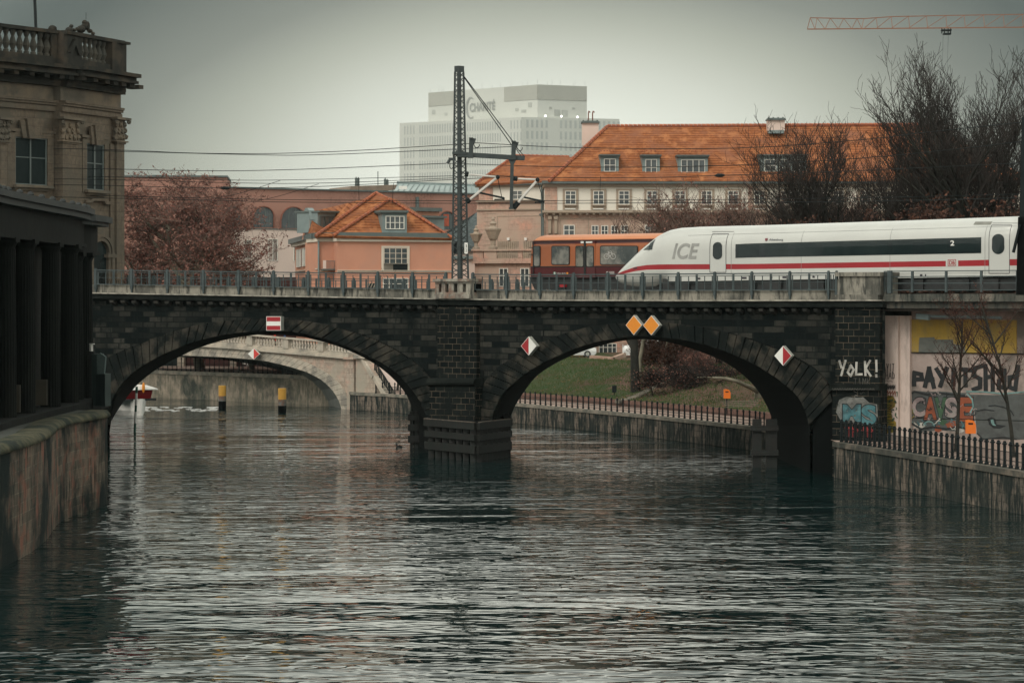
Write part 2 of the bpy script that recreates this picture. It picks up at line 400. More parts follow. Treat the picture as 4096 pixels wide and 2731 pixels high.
# ---- right bank behind the viaduct
BANK = [(19.5, 150), (17.3, 170), (15.5, 179), (9.2, 196.8), (0, 218), (-10.6, 237.6), (-14.2, 242), (-15, 250), (-16, 268)]
bank = resample(BANK, 60)
DV = Vector((.9, .43)).normalized()
ZQ = 1.5
def bank_pt(i, d): return Vector((bank[i][0]+DV.x*d, bank[i][1]+DV.y*d))
def hill(d, Y):
    top = 2.75+1.5*min(1, max(0, (Y-190)/18))
    t = min(1, max(0, (d-6.0)/15)); t = t*t*(3-2*t)
    return 1.85+(top-1.85)*t
m_path = mat('pale_path_gravel', (.42, .31, .26), (.33, .25, .21), .8, .9, .1)
m_grass = mat('winter_grass', (.032, .058, .022), (.062, .066, .030), .7, .95, .5, c3=(.082, .05, .034), s3=.22)
m_soil = mat('leaf_strewn_soil', (.135, .085, .062), (.10, .062, .046), 1.4, .95, .4, c3=(.06, .075, .035), s3=.12)
pm = MB(); pm.loft([[(*bank_pt(i, d), ZQ) for d in (.1, 2, 4, 5.6)] for i in range(61)])
pm.build('promenade', m_path, kind='structure')
DS = [5.7, 6.5, 7.5, 9, 10.5, 12, 13.5, 15, 17, 19, 21, 24, 28, 34, 50, 90, 300]
gr = MB(); gr.loft([[(bank_pt(i, d).x, bank_pt(i, d).y, hill(d, bank[i][1])+.12*mnoise.noise(Vector((bank[i][0]*.4+d*.4, bank[i][1]*.3, d*.2)))) for d in DS] for i in range(61)],
        mi=lambda i, k: 0 if bank_pt(i, DS[k]).x < 8.6+1.2*math.sin(i*.7+k) else 1)
gr.build('park_ground', [m_grass, m_soil], kind='structure', smooth=True)
def chainwall(mb, pts, z0, z1, th, mi=0, cap=True):
    """wall of thickness th behind a plan polyline"""
    n = len(pts); off = []
    for i in range(n):
        a = Vector(pts[max(i-1, 0)][:2]); b = Vector(pts[min(i+1, n-1)][:2]); d = (b-a).normalized(); off.append(Vector((-d.y, d.x)))
    s = 1 if th > 0 else -1
    rings = []
    for i in range(n):
        p = Vector(pts[i][:2]); q = p+off[i]*th
        zz0 = z0[i] if hasattr(z0, '__len__') else z0; zz1 = z1[i] if hasattr(z1, '__len__') else z1
        rings.append([(p.x, p.y, zz0), (p.x, p.y, zz1), (q.x, q.y, zz1), (q.x, q.y, zz0)])
    mb.loft(rings, closed=True, mi=mi, cap=True)
bk = [p for p in bank if True]
qr = thing('quay_wall', 'streaked pale stone quay wall below the park behind the right arch', 'quay wall', (9, 197, 0))
w = MB(); chainwall(w, bk, -2, 1.32, -.7); w.build('wall', m_quay, qr)
w = MB(); chainwall(w, [(p[0]-.06, p[1]-.03) for p in bk], 1.32, 1.56, -.75); w.build('coping', m_copgrey, qr)
lw = MB(); chainwall(lw, [tuple(bank_pt(i, 5.65)) for i in range(0, 60)], 1.3, 1.98, -.3)
lw.build('low_wall', brick('red_brown_curb', (.22, .13, .105), (.18, .11, .09), (.12, .09, .07), 1.2, .8, .01), label='low red-brown wall between the path and the grass slope', cat='wall')
# fence posts + bars, reusable
def fence(name, label, line, zb, post_px, hgt, pw, cat='fence', group=None, panel=True, step=None):
    """line: plan polyline; posts at even arc steps"""
    tot = sum(math.dist(a, b) for a, b in zip(line, line[1:]))
    n = int(tot/step); pts = resample(line, n)
    th = thing(name, label, cat, (pts[0][0], pts[0][1], zb), group)
    proto = None
    for i, p in enumerate(pts[:100]):
        if proto is None:
            mb = MB(); mb.lathe((0, 0, 0), [(pw*.75, 0), (pw*.75, .1), (pw*.5, .13), (pw*.5, hgt*.86), (pw*.8, hgt*.88), (pw*.8, hgt*.93), (pw*.5, hgt*.95), (pw*.55, hgt), (pw*.2, hgt+.03)], 8)
            proto = mb.build('post', m_black, None, local=True); o = proto
            ROOT.pop(o.name, None)
            attach(o, th)
        else:
            o = proto.copy(); sc.collection.objects.link(o)
        o.location = (p[0], p[1], zb if len(p) < 3 else p[2])
    mb = MB()
    for a, b in zip(pts, pts[1:]):
        A = Vector((a[0], a[1], zb if len(a) < 3 else a[2])); B = Vector((b[0], b[1], zb if len(b) < 3 else b[2]))
        for h in (.14, .34, hgt*.62):
            mb.bar(A+Vector((0, 0, h)), B+Vector((0, 0, h)), .03)
        for k in range(1, 6):
            q = A.lerp(B, k/6); mb.bar(q+Vector((0, 0, .14)), q+Vector((0, 0, hgt*.62)), .018)
    mb.build('grille', m_black, th)
    return th
fl = [(p[0]+DV.x*.35, p[1]+DV.y*.35) for p in bank]
fence('quay_fence', 'black iron fence with knobbed posts on the quay seen through the right arch', [p for p in fl if 176 < p[1] < 240], 1.56, None, .98, .11, step=.98)
# ---- near right quay
NQ = [PZ(3335, 152, 0).xy, PZ(3600, 142, 0).xy, PZ(4096, 126, 0).xy, (26.5, 108), (30, 85), (36, 40)]
NQ = [tuple(p) for p in NQ]
qn = thing('quay_wall', 'dark streaked quay wall in front of the graffiti wall', 'quay wall', (20, 140, 0))
w = MB(); chainwall(w, resample(NQ, 30), -2, 1.7, .7); w.build('wall', m_quay, qn)
w = MB(); chainwall(w, [(p[0]-.08, p[1]) for p in resample(NQ, 30)], 1.7, 1.96, .8); w.build('coping', mat('dark_coping_stone', (.10, .095, .08), (.05, .052, .046), 1.1, .85, .25, c3=(.18, .15, .12), s3=.7), qn)
npth = MB(); npth.add([(NQ[0][0]+.1, NQ[0][1]+14, 1.93)]+[(x+.2, y, 1.93) for x, y in NQ]+[(60, 40, 1.93), (60, 170, 1.93)], [tuple(range(9))])
npth.build('near_promenade', m_path, kind='structure')
fn = [(x+.45, y+.1) for x, y in NQ[:4]]
fence('quay_fence', 'heavy black iron fence with knobbed posts in front of the graffiti wall', fn, 1.96, None, 1.22, .15, step=.74)
# ---- left quay (near) with round mossy coping
LQ = [PZ(430, 133, 0).xy, PZ(405, 130, 0).xy, PZ(300, 126, 0).xy, PZ(225, 121, 0).xy, PZ(190, 113, 0).xy, PZ(120, 107, 0).xy, PZ(0, 101, 0).xy, (-19.3, 80), (-20, 40)]
LQ = [tuple(p) for p in LQ]; LQs = smoothpts(LQ, 2)
ql = thing('quay_wall', 'patched brick and stone quay wall with thick mossy rounded coping at the left edge', 'quay wall', (-19, 120, 0))
w = MB(); chainwall(w, LQs, -2, 4.25, -.8); w.build('wall', m_quayleft, ql)
w = MB()
rings = []
for i, p in enumerate(LQs):
    a = Vector(LQs[max(i-1, 0)]); b = Vector(LQs[min(i+1, len(LQs)-1)]); d = (b-a).normalized(); o = Vector((-d.y, d.x))
    if o.x > 0: o = -o
    ring = []
    for t in range(9):
        an = math.pi*t/8
        c = Vector(p)+o*(.55-.72*math.cos(an)); ring.append((c.x, c.y, 4.22+.32*min(1, 1.25*math.sin(an))+.04*mnoise.noise(Vector((p[0], p[1], t)))))
    rings.append(ring)
w.loft(rings, closed=True, cap=True); w.build('coping', m_coping, ql, smooth=True)
m_paving = mat('dark_terrace_paving', (.06, .062, .055), (.04, .045, .04), 1, .9, .2)
tr = MB(); tr.add([(p[0]-.5, p[1], 4.5) for p in LQs]+[(-60, 40, 4.5), (-60, 133, 4.5)], [tuple(range(len(LQs)+2))]); tr.build('terrace_ground', m_paving, kind='structure')
# left island behind the viaduct, and the far shore
il = MB(); il.prism([(-28.3, 134, 4.3), (-28.6, 190, 4.3), (-31, 205, 4.3), (-40, 232, 4.3), (-80, 250, 4.3), (-300, 260, 4.3), (-300, 134, 4.3)], [(-28.3, 134, -2), (-28.6, 190, -2), (-31, 205, -2), (-40, 232, -2), (-80, 250, -2), (-300, 260, -2), (-300, 134, -2)])
il.build('island_ground', m_soffit, kind='structure')
FQ = [tuple(PZ(1330, 251, 0).xy), tuple(PZ(1150, 257, 0).xy), tuple(PZ(830, 266, 0).xy), tuple(PZ(560, 274, 0).xy), (-60, 285), (-140, 300)]
qf = thing('quay_wall', 'mossy far quay wall with peeling pale plaster behind the yellow-topped piles', 'quay wall', (-30, 265, 0))
m_farq = mat('peeling_quay_plaster', (.30, .25, .195), (.15, .135, .105), .9, .9, .3, streak=(.10, .10, .08), c3=(.04, .046, .04), s3=.35)
w = MB(); chainwall(w, FQ, -2, 2.35, -.8); w.build('wall', m_farq, qf)
w = MB(); chainwall(w, [(x, y-.15) for x, y in FQ], 2.35, 2.7, -1); w.build('coping', m_copgrey, qf)
fs = MB(); fs.add([(x, y+.5, 2.66) for x, y in FQ]+[(-140, 420, 2.66), (60, 420, 2.66), (60, 262, 2.66)], [tuple(range(9))]); fs.build('far_bank_ground', m_path, kind='structure')
fence('quay_fence', 'slender dark fence on the far quay under the pale stone bridge', [(x, y+.3) for x, y in FQ[:4]], 2.7, None, 1.3, .08, step=.75)
fp = MB(); fp.add([(-1500, 300, 3.6), (1500, 300, 3.6), (1500, 4000, 3.6), (-1500, 4000, 3.6)], [(0, 1, 2, 3)]); fp.build('city_ground', mat('city_asphalt', (.09, .09, .085)), kind='structure')

# =================================================================== railway viaduct
YF = [(300, 187), (380, 186), (1650, 174), (2166, 168), (2720, 160.5), (3320, 155), (3540, 153), (4200, 146)]
YB = [(380, 1174), (1650, 1196), (2166, 1203), (2720, 1205), (4200, 1203)]
class BridgePl(Pl):
    def __init__(s, conv='P', dY=0):
        s.c = conv; s.dY = dY
    def w(s, conv): return BridgePl(conv, s.dY)
    def Y(s, px): return interp(YF, px)+s.dY
    def nrm(s, px):
        a = PZ(px-60, s.Y(px-60), 0).xy; b = PZ(px+60, s.Y(px+60), 0).xy; e = (b-a).normalized(); return Vector((e.y, -e.x))
    def pt(s, x, y, off=0.0):
        px, py = C(s.c, x, y); p = P(px, py, s.Y(px)); n = s.nrm(px); return Vector((p.x+n.x*off, p.y+n.y*off, p.z))
    def pz(s, x, z, off=0.0):
        px, py = C(s.c, x, 0); n = s.nrm(px); Y = s.Y(px); return Vector(((px-2048)/F*Y+n.x*off, Y+n.y*off, z))
B = BridgePl()
yb = lambda px: interp(YB, px)
viaduct = thing('railway_viaduct', 'sooty black stone railway viaduct with two arches and pale parapet', 'bridge', (-2, 171, 0))
def strip(mb, x0, x1, d0, d1, o0, o1, step=40, mi=0):
    n = max(1, int((x1-x0)/step)); rings = []
    for i in range(n+1):
        x = x0+(x1-x0)*i/n; k = 168/B.Y(x)
        ya, yc = yb(x)+d0*k, yb(x)+d1*k
        rings.append([B.pt(x, ya, o0), B.pt(x, ya, o1), B.pt(x, yc, o1), B.pt(x, yc, o0)])
    mb.loft(rings, closed=True, cap=True, mi=mi)
OUT_L = [(330, 1560), (380, 1480), (426, 1431), (528, 1387), (618, 1351), (729, 1311), (886, 1284), (1020, 1274), (1110, 1272), (1191, 1279), (1306, 1297), (1402, 1322), (1497, 1353), (1574, 1389), (1650, 1437), (1708, 1487), (1750, 1533), (1765, 1600), (1768, 1700)]
INN_L = [(436, 1700), (441, 1640), (453, 1596), (485, 1540), (528, 1494), (618, 1434), (729, 1385), (796, 1362), (886, 1340), (1000, 1326), (1110, 1322), (1191, 1328), (1287, 1349), (1383, 1380), (1427, 1399), (1497, 1433), (1555, 1464), (1612, 1508), (1650, 1556), (1689, 1608), (1713, 1663), (1722, 1700)]
OPN_L = [(436, 1700), (470, 1640), (510, 1585), (550, 1535), (618, 1480), (729, 1420), (796, 1389), (908, 1355), (1020, 1338), (1076, 1337), (1191, 1343), (1287, 1364), (1383, 1395), (1478, 1441), (1536, 1480), (1593, 1533), (1631, 1584), (1652, 1640), (1660, 1700)]
OUT_R = [(1925, 1700), (1930, 1600), (1938, 1525), (1996, 1467), (2050, 1430), (2088, 1402), (2175, 1362), (2294, 1323), (2392, 1300), (2514, 1287), (2600, 1286), (2686, 1291), (2832, 1311), (2955, 1338), (3077, 1380), (3175, 1420), (3260, 1470), (3320, 1530), (3338, 1600)]
INN_R = [(1974, 1700), (1980, 1640), (2000, 1600), (2017, 1572), (2066, 1524), (2131, 1477), (2197, 1440), (2294, 1397), (2392, 1366), (2514, 1346), (2588, 1343), (2734, 1357), (2832, 1379), (2930, 1413), (3028, 1459), (3101, 1504), (3165, 1553), (3200, 1590), (3232, 1650), (3240, 1700)]
OPN_R = [(2030, 1700), (2050, 1639), (2094, 1568), (2148, 1497), (2246, 1439), (2343, 1399), (2466, 1365), (2563, 1354), (2661, 1364), (2759, 1390), (2881, 1437), (2955, 1483), (3018, 1541), (3057, 1600), (3085, 1660), (3092, 1700)]
NV = 96
def arch(out, inn, opn, nst):
    inn = smoothpts(inn, 1); out = smoothpts(out, 1); opn = smoothpts(opn, 1)
    I = resample(inn, nst); O = resample(out, nst); Q = resample(opn, nst)
    rng = random.Random(len(out)); g = .05
    mb = MB()
    for i in range(nst):
        pr = .10+rng.random()*.10
        def lp(S, t): return (S[i][0]+(S[i+1][0]-S[i][0])*t, S[i][1]+(S[i+1][1]-S[i][1])*t)
        lng = rng.choice((1, 1, .96))
        a, b = lp(I, g), lp(I, 1-g); c, d = lp(O, 1-g), lp(O, g)
        c = (b[0]+(c[0]-b[0])*lng, b[1]+(c[1]-b[1])*lng); d = (a[0]+(d[0]-a[0])*lng, a[1]+(d[1]-a[1])*lng)
        mb.poly(B, [d, c, b, a], -.2, pr)
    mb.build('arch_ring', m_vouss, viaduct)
    # the dark joint bed behind the stones
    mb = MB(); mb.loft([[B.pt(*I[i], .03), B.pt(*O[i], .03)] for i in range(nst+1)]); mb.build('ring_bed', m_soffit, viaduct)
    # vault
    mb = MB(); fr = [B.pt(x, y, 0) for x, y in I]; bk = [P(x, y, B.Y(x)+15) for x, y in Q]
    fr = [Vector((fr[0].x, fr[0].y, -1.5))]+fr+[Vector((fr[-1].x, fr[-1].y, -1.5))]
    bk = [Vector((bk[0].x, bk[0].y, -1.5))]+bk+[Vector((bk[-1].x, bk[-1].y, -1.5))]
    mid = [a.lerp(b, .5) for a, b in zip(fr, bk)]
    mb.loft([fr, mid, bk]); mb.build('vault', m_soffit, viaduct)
    return I, O, Q
IL, OL, QL = arch(OUT_L, INN_L, OPN_L, 50)
IR, OR, QR = arch(OUT_R, INN_R, OPN_R, 50)
# spandrel wall: columns from cornice to extrados (or to the water)
mb = MB(); cols = []
xs = list(range(300, 3545, 8))
def ylow(x):
    for T in (OL, OR):
        if T[0][0]+1 < x < T[-1][0]-1:
            return interp(T, x), True
    return None, False
prev = None
for x in xs:
    top = B.pt(x, yb(x)+20)
    y, isa = ylow(x)
    lo = B.pt(x, y+3) if isa else B.pz(x, -1.5)
    cur = (top, lo, isa)
    if prev and True:
        nz_ = 10
        a = [prev[0].lerp(prev[1], k/nz_) for k in range(nz_+1)]; b_ = [cur[0].lerp(cur[1], k/nz_) for k in range(nz_+1)]
        mb.loft([a, b_])
    prev = cur
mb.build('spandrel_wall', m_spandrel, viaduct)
# back wall and deck
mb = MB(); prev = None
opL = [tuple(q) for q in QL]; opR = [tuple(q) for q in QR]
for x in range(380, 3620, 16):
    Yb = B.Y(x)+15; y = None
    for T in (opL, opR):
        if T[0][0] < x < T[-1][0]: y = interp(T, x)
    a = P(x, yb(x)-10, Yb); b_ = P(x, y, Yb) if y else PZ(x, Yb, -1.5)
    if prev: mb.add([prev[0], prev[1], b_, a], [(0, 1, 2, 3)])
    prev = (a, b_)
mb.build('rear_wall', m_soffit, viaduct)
m_ballast = mat('track_ballast', (.10, .085, .075), (.06, .055, .05), 5, .95, .5)
mb = MB(); rings = []
for x in range(300, 4300, 40):
    z = B.pt(x, yb(x)-22*168/B.Y(x)).z
    a = B.pz(x, z, -.3); b_ = PZ(x, B.Y(x)+16, z); rings.append([a, b_, b_-Vector((0, 0, .9)), a-Vector((0, 0, .9))])
mb.loft(rings, closed=True, cap=True); mb.build('deck', m_ballast, viaduct)
mb = MB(); strip(mb, 300, 3545, -40, -5, -.35, .05); mb.build('parapet', m_parapet, viaduct)
mb = MB(); strip(mb, 300, 3548, -5, 0, -.3, .62); mb.build('ledge', m_ledge, viaduct)
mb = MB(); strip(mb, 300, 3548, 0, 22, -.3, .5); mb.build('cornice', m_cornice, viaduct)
mb = MB(); strip(mb, 300, 3548, 22, 30, -.3, .22); mb.build('cornice_moulding', m_soffit, viaduct)
m_corb = mat('corbel_stone', (.05, .048, .042), (.02, .022, .021), .25, .85, .3)
x = 460
while x < 3330:
    k = 168/B.Y(x)
    if not (1755 < x < 1935):
        yy = yb(x)
        mb = MB(); mb.prism([B.pt(x-8, yy+27*k, .42), B.pt(x+8, yy+27*k, .42), B.pt(x+8, yy+38*k, .38), B.pt(x-8, yy+38*k, .38)], [B.pt(x-8, yy+27*k, -.1), B.pt(x+8, yy+27*k, -.1), B.pt(x+8, yy+54*k, -.1), B.pt(x-8, yy+54*k, -.1)]); mb.build('corbel', m_corb, viaduct)
    x += 44
# parapet joints: thin dark gaps with posts handled by railing
# middle pier
pier = MB(); pier.poly(B, [(1765, 1225), (1920, 1226), (1920, 1512), (1765, 1512)], -.3, .38); pier.poly(B, [(1748, 1545), (1930, 1545), (1932, 1850), (1746, 1850)], -.3, .75)
pier.build('pier', m_pierstone, viaduct)
mb = MB(); rings = []
for i in range(7):
    a = math.pi*i/6; rings.append((1528-17*math.cos(a), .62+.4*math.sin(a)))
mb.loft([[B.pt(x, rings[0][0], -.2)]+[B.pt(x, y, o) for y, o in rings]+[B.pt(x, rings[-1][0], -.2)] for x in (1744, 1800, 1860, 1934)], cap=True)
mb.build('pier_moulding', m_cornice, viaduct, smooth=False)
def core(q, nm):
    mb = MB(); fr = [B.pt(x, y, -.03) for x, y in q]; cxx = sum(p.x for p in fr)/4
    mb.prism(fr, [P(x, y, B.Y(x)).lerp(Vector((P(x, y, B.Y(x)+15).x, B.Y(x)+15, B.pt(x, y).z)), .99) for x, y in q]); mb.build(nm, m_soffit, viaduct)
core([(1740, 1560), (1960, 1560), (1960, 1860), (1740, 1860)], 'pier_core')
mb = MB(); mb.poly(B, [(3352, 1228), (3530, 1228), (3530, 1535), (3352, 1535)], -.3, .3); mb.poly(B, [(3345, 1560), (3538, 1560), (3538, 1900), (3345, 1900)], -.3, .45); mb.build('abutment', m_pierstone, viaduct)
mb = MB(); mb.poly(B, [(3340, 1535), (3540, 1535), (3540, 1560), (3340, 1560)], -.3, .62); mb.build('abutment_moulding', m_cornice, viaduct)
core([(3250, 1600), (3340, 1600), (3340, 1950), (3250, 1950)], 'abutment_core')
# mast balcony of pierced stone on the middle pier (R4 numbers)
b4 = B.w('R4'); mb = MB()
mb.rect(b4, 1600, 1243, 1952, 1270, -.6, .85); mb.rect(b4, 1607, 1390, 1950, 1432, -.3, .8); mb.rect(b4, 1612, 1270, 1948, 1290, -.5, .72); mb.rect(b4, 1612, 1372, 1948, 1390, -.5, .72)
for a, c in ((1612, 1645), (1672, 1708), (1740, 1790), (1826, 1876), (1908, 1948)): mb.rect(b4, a, 1290, c, 1372, .3, .7)
mb.build('balcony', mat('balcony_stone', (.36, .335, .28), (.2, .19, .165), .9, .85, .2, streak=(.10, .095, .085), c3=(.2, .11, .08), s3=.9), viaduct)
mb = MB(); mb.rect(b4, 1614, 1272, 1946, 1390, -.5, .28); mb.build('balcony_core', m_soffit, viaduct)
# right end block on the deck (S2 numbers)
b2 = B.w('S2'); mb = MB()
mb.rect(b2, 770, 620, 1160, 655, -1.6, .55); mb.rect(b2, 792, 655, 1152, 815, -1.5, .42); mb.rect(b2, 778, 812, 1140, 862, -1.5, .55); mb.rect(b2, 745, 680, 792, 830, -1, .2)
mb.build('end_block', m_parapet, viaduct)
# land span: concrete girder east of the arches
span = thing('railway_girder_span', 'weathered concrete railway girder over the graffiti wall', 'bridge', tuple(PZ(3800, 150, 8)))
GP = Pl(3550, 153, 4400, 144.5, 'S7')
mb = MB(); mb.rz(GP, 590, 2300, GP.zof(1100, 208), GP.zof(1100, 148), -16, .35); mb.build('upper_girder', mat('weathered_girder', (.105, .105, .09), (.05, .055, .05), 1.2, .85, .3, streak=(.03, .035, .032), c3=(.2, .18, .15), s3=.6), span)
mb = MB(); mb.rz(GP, 592, 2300, GP.zof(1100, 262), GP.zof(1100, 214), -16, .15); mb.build('lower_girder', mat('stained_girder', (.095, .085, .07), (.04, .045, .04), .9, .85, .3, streak=(.025, .03, .03)), span)
mb = MB(); mb.rz(GP, 594, 2300, GP.zof(1100, 216), GP.zof(1100, 206), -16, .0); mb.build('joint', m_soffit, span)
mb = MB(); mb.bar(GP.pt(770, 320, -.6), GP.pt(1440, 335, -.6), .14); mb.bar(GP.pt(780, 322, -.5), GP.pt(880, 332, -.5), .2, .3); mb.build('pipe', mat('old_pipe', (.12, .15, .15)), span)

# ---- railings on the viaduct
posts = [389, 532, 675, 819, 960, 1100, 1239, 1379, 1517, 1656]
posts2 = [1898, 2033, 2166, 2302, 2439, 2578, 2720, 2865, 3013, 3165, 3320, 3352]
def railing(name, label, px, dY=0.0, small=False):
    Q = BridgePl('P', dY); ob = thing(name, label, 'railing', tuple(Q.pz(px[0], 9)))
    if small: f0 = 1.0
    def py(x, d):
        if small: d = d*.74-9
        return HZ+(yb(x)-HZ+d*168/B.Y(x))*(B.Y(x)/Q.Y(x))
    for x in px:
        mb = MB(); w = 3.6 if small else 4.6
        mb.poly(Q, [(x-w, py(x, -108)), (x+w, py(x, -108)), (x+w, py(x, -22)), (x-w, py(x, -22))], .1, .24)
        mb.poly(Q, [(x-3, py(x, -112)), (x+3, py(x, -112)), (x+3, py(x, -108)), (x-3, py(x, -108))], .12, .22)
        if not small: mb.poly(Q, [(x-w*.7, py(x, -24)), (x+w*.7, py(x, -24)), (x+2, py(x, -8)), (x-2, py(x, -8))], .1, .2)
        mb.build('post', m_rail, ob)
    for a, b in zip(px, px[1:]):
        mb = MB(); w = b-a
        def hb(d0, d1, x0=a, x1=b): mb.poly(Q, [(x0, py(x0, d0)), (x1, py(x1, d0)), (x1, py(x1, d1)), (x0, py(x0, d1))], .15, .20)
        def vb(x, ww, d0, d1): mb.poly(Q, [(x-ww, py(x, d0)), (x+ww, py(x, d0)), (x+ww, py(x, d1)), (x-ww, py(x, d1))], .14, .19)
        hb(-106, -101.5); hb(-44, -40)
        if w > 60:
            hb(-96, -94, a+9, b-9); hb(-72, -70.3, a+9, b-9)
            for u in (.07, .93): vb(a+w*u, 1.6, -97, -42)
            for u in (.485, .515): vb(a+w*u, 1.7, -101, -38)
            for u in (.28, .72): vb(a+w*u, 1.0, -95, -42)
        else:
            for u in (.3, .6): vb(a+w*u, 1.2, -97, -42)
        mb.build('panel', m_rail, ob)
    return ob
railing('railing', 'grey-green steel railing on the parapet over the left arch', posts+[1790])
railing('railing', 'grey-green steel railing in front of the two trains', posts2)
railing('railing', 'small far-side railing seen between the bars over the left arch', [420+100*i for i in range(0, 14)], 15.5, True)
railing('railing', 'small far-side railing right of the lattice mast', [1880, 1972, 2075, 2180, 2290], 15.5, True)
# plain bar railing on the land span
ob = thing('railing', 'plain dark bar railing above the concrete girder at the right', 'railing', tuple(GP.pt(700, 100)))
g2 = GP.w('S2'); mb = MB()
for k, (xx) in enumerate((1215, 1400, 1690, 1992, 2300, 2620)):
    q = MB(); zt, zb_ = g2.zof(1690, 606), g2.zof(1690, 790)
    q.rz(g2, xx-7, xx+9, zb_, zt, .02, .14); q.build('post', m_rail, ob)
for y in (608, 655, 712, 772): mb.rz(g2, 1165, 2700, g2.zof(1690, y+5), g2.zof(1690, y-3), .05, .10)
mb.build('bars', m_rail, ob)
ob = thing('railing', 'short upright bar railing beside the stone end block', 'railing', tuple(GP.pt(600, 100)))
mb = MB()
for xx in (1166, 1180, 1196): mb.rect(g2, xx, 615, xx+5, 790, .16, .2)
mb.rect(g2, 1164, 610, 1236, 616, .15, .21); mb.build('bars', m_rail, ob)
mb = MB(); mb.rect(g2, 1205, 606, 1238, 800, .16, .34); mb.build('post', m_rail, ob)
# =================================================================== fenders, signs
fd = thing('timber_fender', 'dark stepped timber fender wrapped round the foot of the middle pier', 'fender', (-1.5, 166, 0))
FA, FB_, FC = PZ(1711, 171.5, 0), PZ(1906, 166.2, 0), PZ(2033, 171.0, 0)
FA2, FC2 = FA+Vector((1.0, 12, 0)), FC+Vector((-.25, 9, 0))
zf = lambda y, Y=166.2: EYE+(HZ-y)/F*Y
for (y0, y1, o) in ((1690, 1718, .25), (1738, 1762, .22), (1783, 1814, .2)):
    mb = MB()
    for a, b in ((FA, FB_), (FB_, FC), (FC, FC2), (FA2, FA)):
        d = (b-a).normalized(); n = Vector((d.y, -d.x, 0)); z0, z1 = zf(y1), zf(y0)
        q = [a+n*o-d*.12, b+n*o+d*.12, b-n*.12+d*.0, a-n*.12]
        mb.prism([v+Vector((0, 0, z1)) for v in q], [v+Vector((0, 0, z0)) for v in q])
    mb.build('beam', m_timber, fd)
mb = MB()
for a, b in ((FA, FB_), (FB_, FC)):
    d = (b-a).normalized(); n = Vector((d.y, -d.x, 0)); z1 = zf(1690)
    q = [a+n*.3, b+n*.3, b+n*.1, a+n*.1]; mb.prism([v+Vector((0, 0, z1+.05)) for v in q], [v+Vector((0, 0, z1)) for v in q])
mb.build('plank_edge', m_timbertop, fd)
mb = MB()
for a, b, n_ in ((FA, FB_, 7), (FB_, FC, 6), (FC, FC2, 6)):
    for i in range(n_):
        p = a.lerp(b, (i+.5)/n_); mb.bar((p.x, p.y+.15, -1.5), (p.x, p.y+.15, zf(1700)), .34)
mb.build('piles', m_timber, fd)
mb = MB(); q = [FA+Vector((.5, .6, 0)), FB_+Vector((0, .6, 0)), FC+Vector((-.5, .6, 0)), FC2, FA2]
mb.prism([v+Vector((0, 0, zf(1692))) for v in q], [v+Vector((0, 0, -1)) for v in q]); mb.build('infill', m_soffit, fd)
def pilepair(name, label, x0, x1, y0, y1, Y, arms, fill=True):
    ob = thing(name, label, 'fender', tuple(P((x0+x1)/2, y1, Y)))
    pl = Pl(x0, Y, x1, Y)
    for a, b in ((x0, x0+(x1-x0)*.36), (x0+(x1-x0)*.55, x1)):
        mb = MB(); mb.rz(pl, a, b, -1.5, pl.zof(a, y0), -.4, .1); mb.build('pile', m_timber, ob)
    for a, b in arms:
        mb = MB(); mb.rect(pl, x0-8, a, x1+4, b, -.2, .3); mb.build('beam', m_timber, ob)
pilepair('timber_fender', 'small pile pair with stub beams left of the middle pier', 1640, 1672, 1645, 1805, 181, ((1655, 1680), (1697, 1722), (1742, 1768)))
pilepair('timber_fender', 'tall black piles with cross beams under the right end of the right arch', 3011, 3108, 1676, 1870, 161, ((1702, 1722), (1798, 1820)))
def sign(name, label, pl, pts, mats_faces, depth, off=.55, edge=.035):
    ob = thing(name, label, 'sign', tuple(pl.pt(*pts[0])))
    mb = MB(); mb.poly(pl, pts, off-depth, off); mb.build('box', m_signgrey, ob)
    cx = sum(p[0] for p in pts)/len(pts); cy = sum(p[1] for p in pts)/len(pts)
    sh = lambda p, k: (cx+(p[0]-cx)*k, cy+(p[1]-cy)*k)
    mb = MB(); mb.poly(pl, [sh(p, .985) for p in pts], off, off+.01); mb.build('border', m_white, ob)
    for nm, m, q in mats_faces:
        mb = MB(); mb.poly(pl, [sh(p, .92) for p in q], off+.01, off+.02); mb.build(nm, m, ob)
    return ob
def diamond(cx, cy, rx, ry): return [(cx, cy-ry), (cx+rx, cy), (cx, cy+ry), (cx-rx, cy)]
x0, y0, x1, y1 = 1084, 1265, 1143, 1322; h = (y1-y0)/3
sign('navigation_sign', 'square red and white banded no-passage sign over the crown of the left arch', B, [(x0, y0), (x1, y0), (x1, y1), (x0, y1)],
     [('red_band', m_redp, [(x0, y0), (x1, y0), (x1, y0+h), (x0, y0+h)]), ('red_band', m_redp, [(x0, y1-h), (x1, y1-h), (x1, y1), (x0, y1)])], .35)
def half(cx, cy, rx, ry, left):
    s = -1 if left else 1
    return [(cx, cy-ry), (cx+s*rx, cy), (cx, cy+ry)] if not left else [(cx, cy-ry), (cx, cy+ry), (cx-rx, cy)]
sign('navigation_sign', 'diamond sign, red left half and white right half, left of the right arch', B, diamond(2137, 1383, 32, 38), [('red_half', m_redp, half(2137, 1383, 32, 38, True))], .3)
sign('navigation_sign', 'diamond sign, white left half and red right half, right of the right arch', B, diamond(3151, 1422, 35, 40), [('red_half', m_redp, half(3151, 1422, 35, 40, False))], .3)
sign('navigation_sign', 'left one of the two orange diamond signs over the right arch', B, diamond(2560, 1300, 33, 40), [('orange_face', m_orangep, diamond(2560, 1300, 33, 40))], .25)
sign('navigation_sign', 'right one of the two orange diamond signs over the right arch', B, diamond(2630, 1301, 33, 40), [('orange_face', m_orangep, diamond(2630, 1301, 33, 40))], .25)

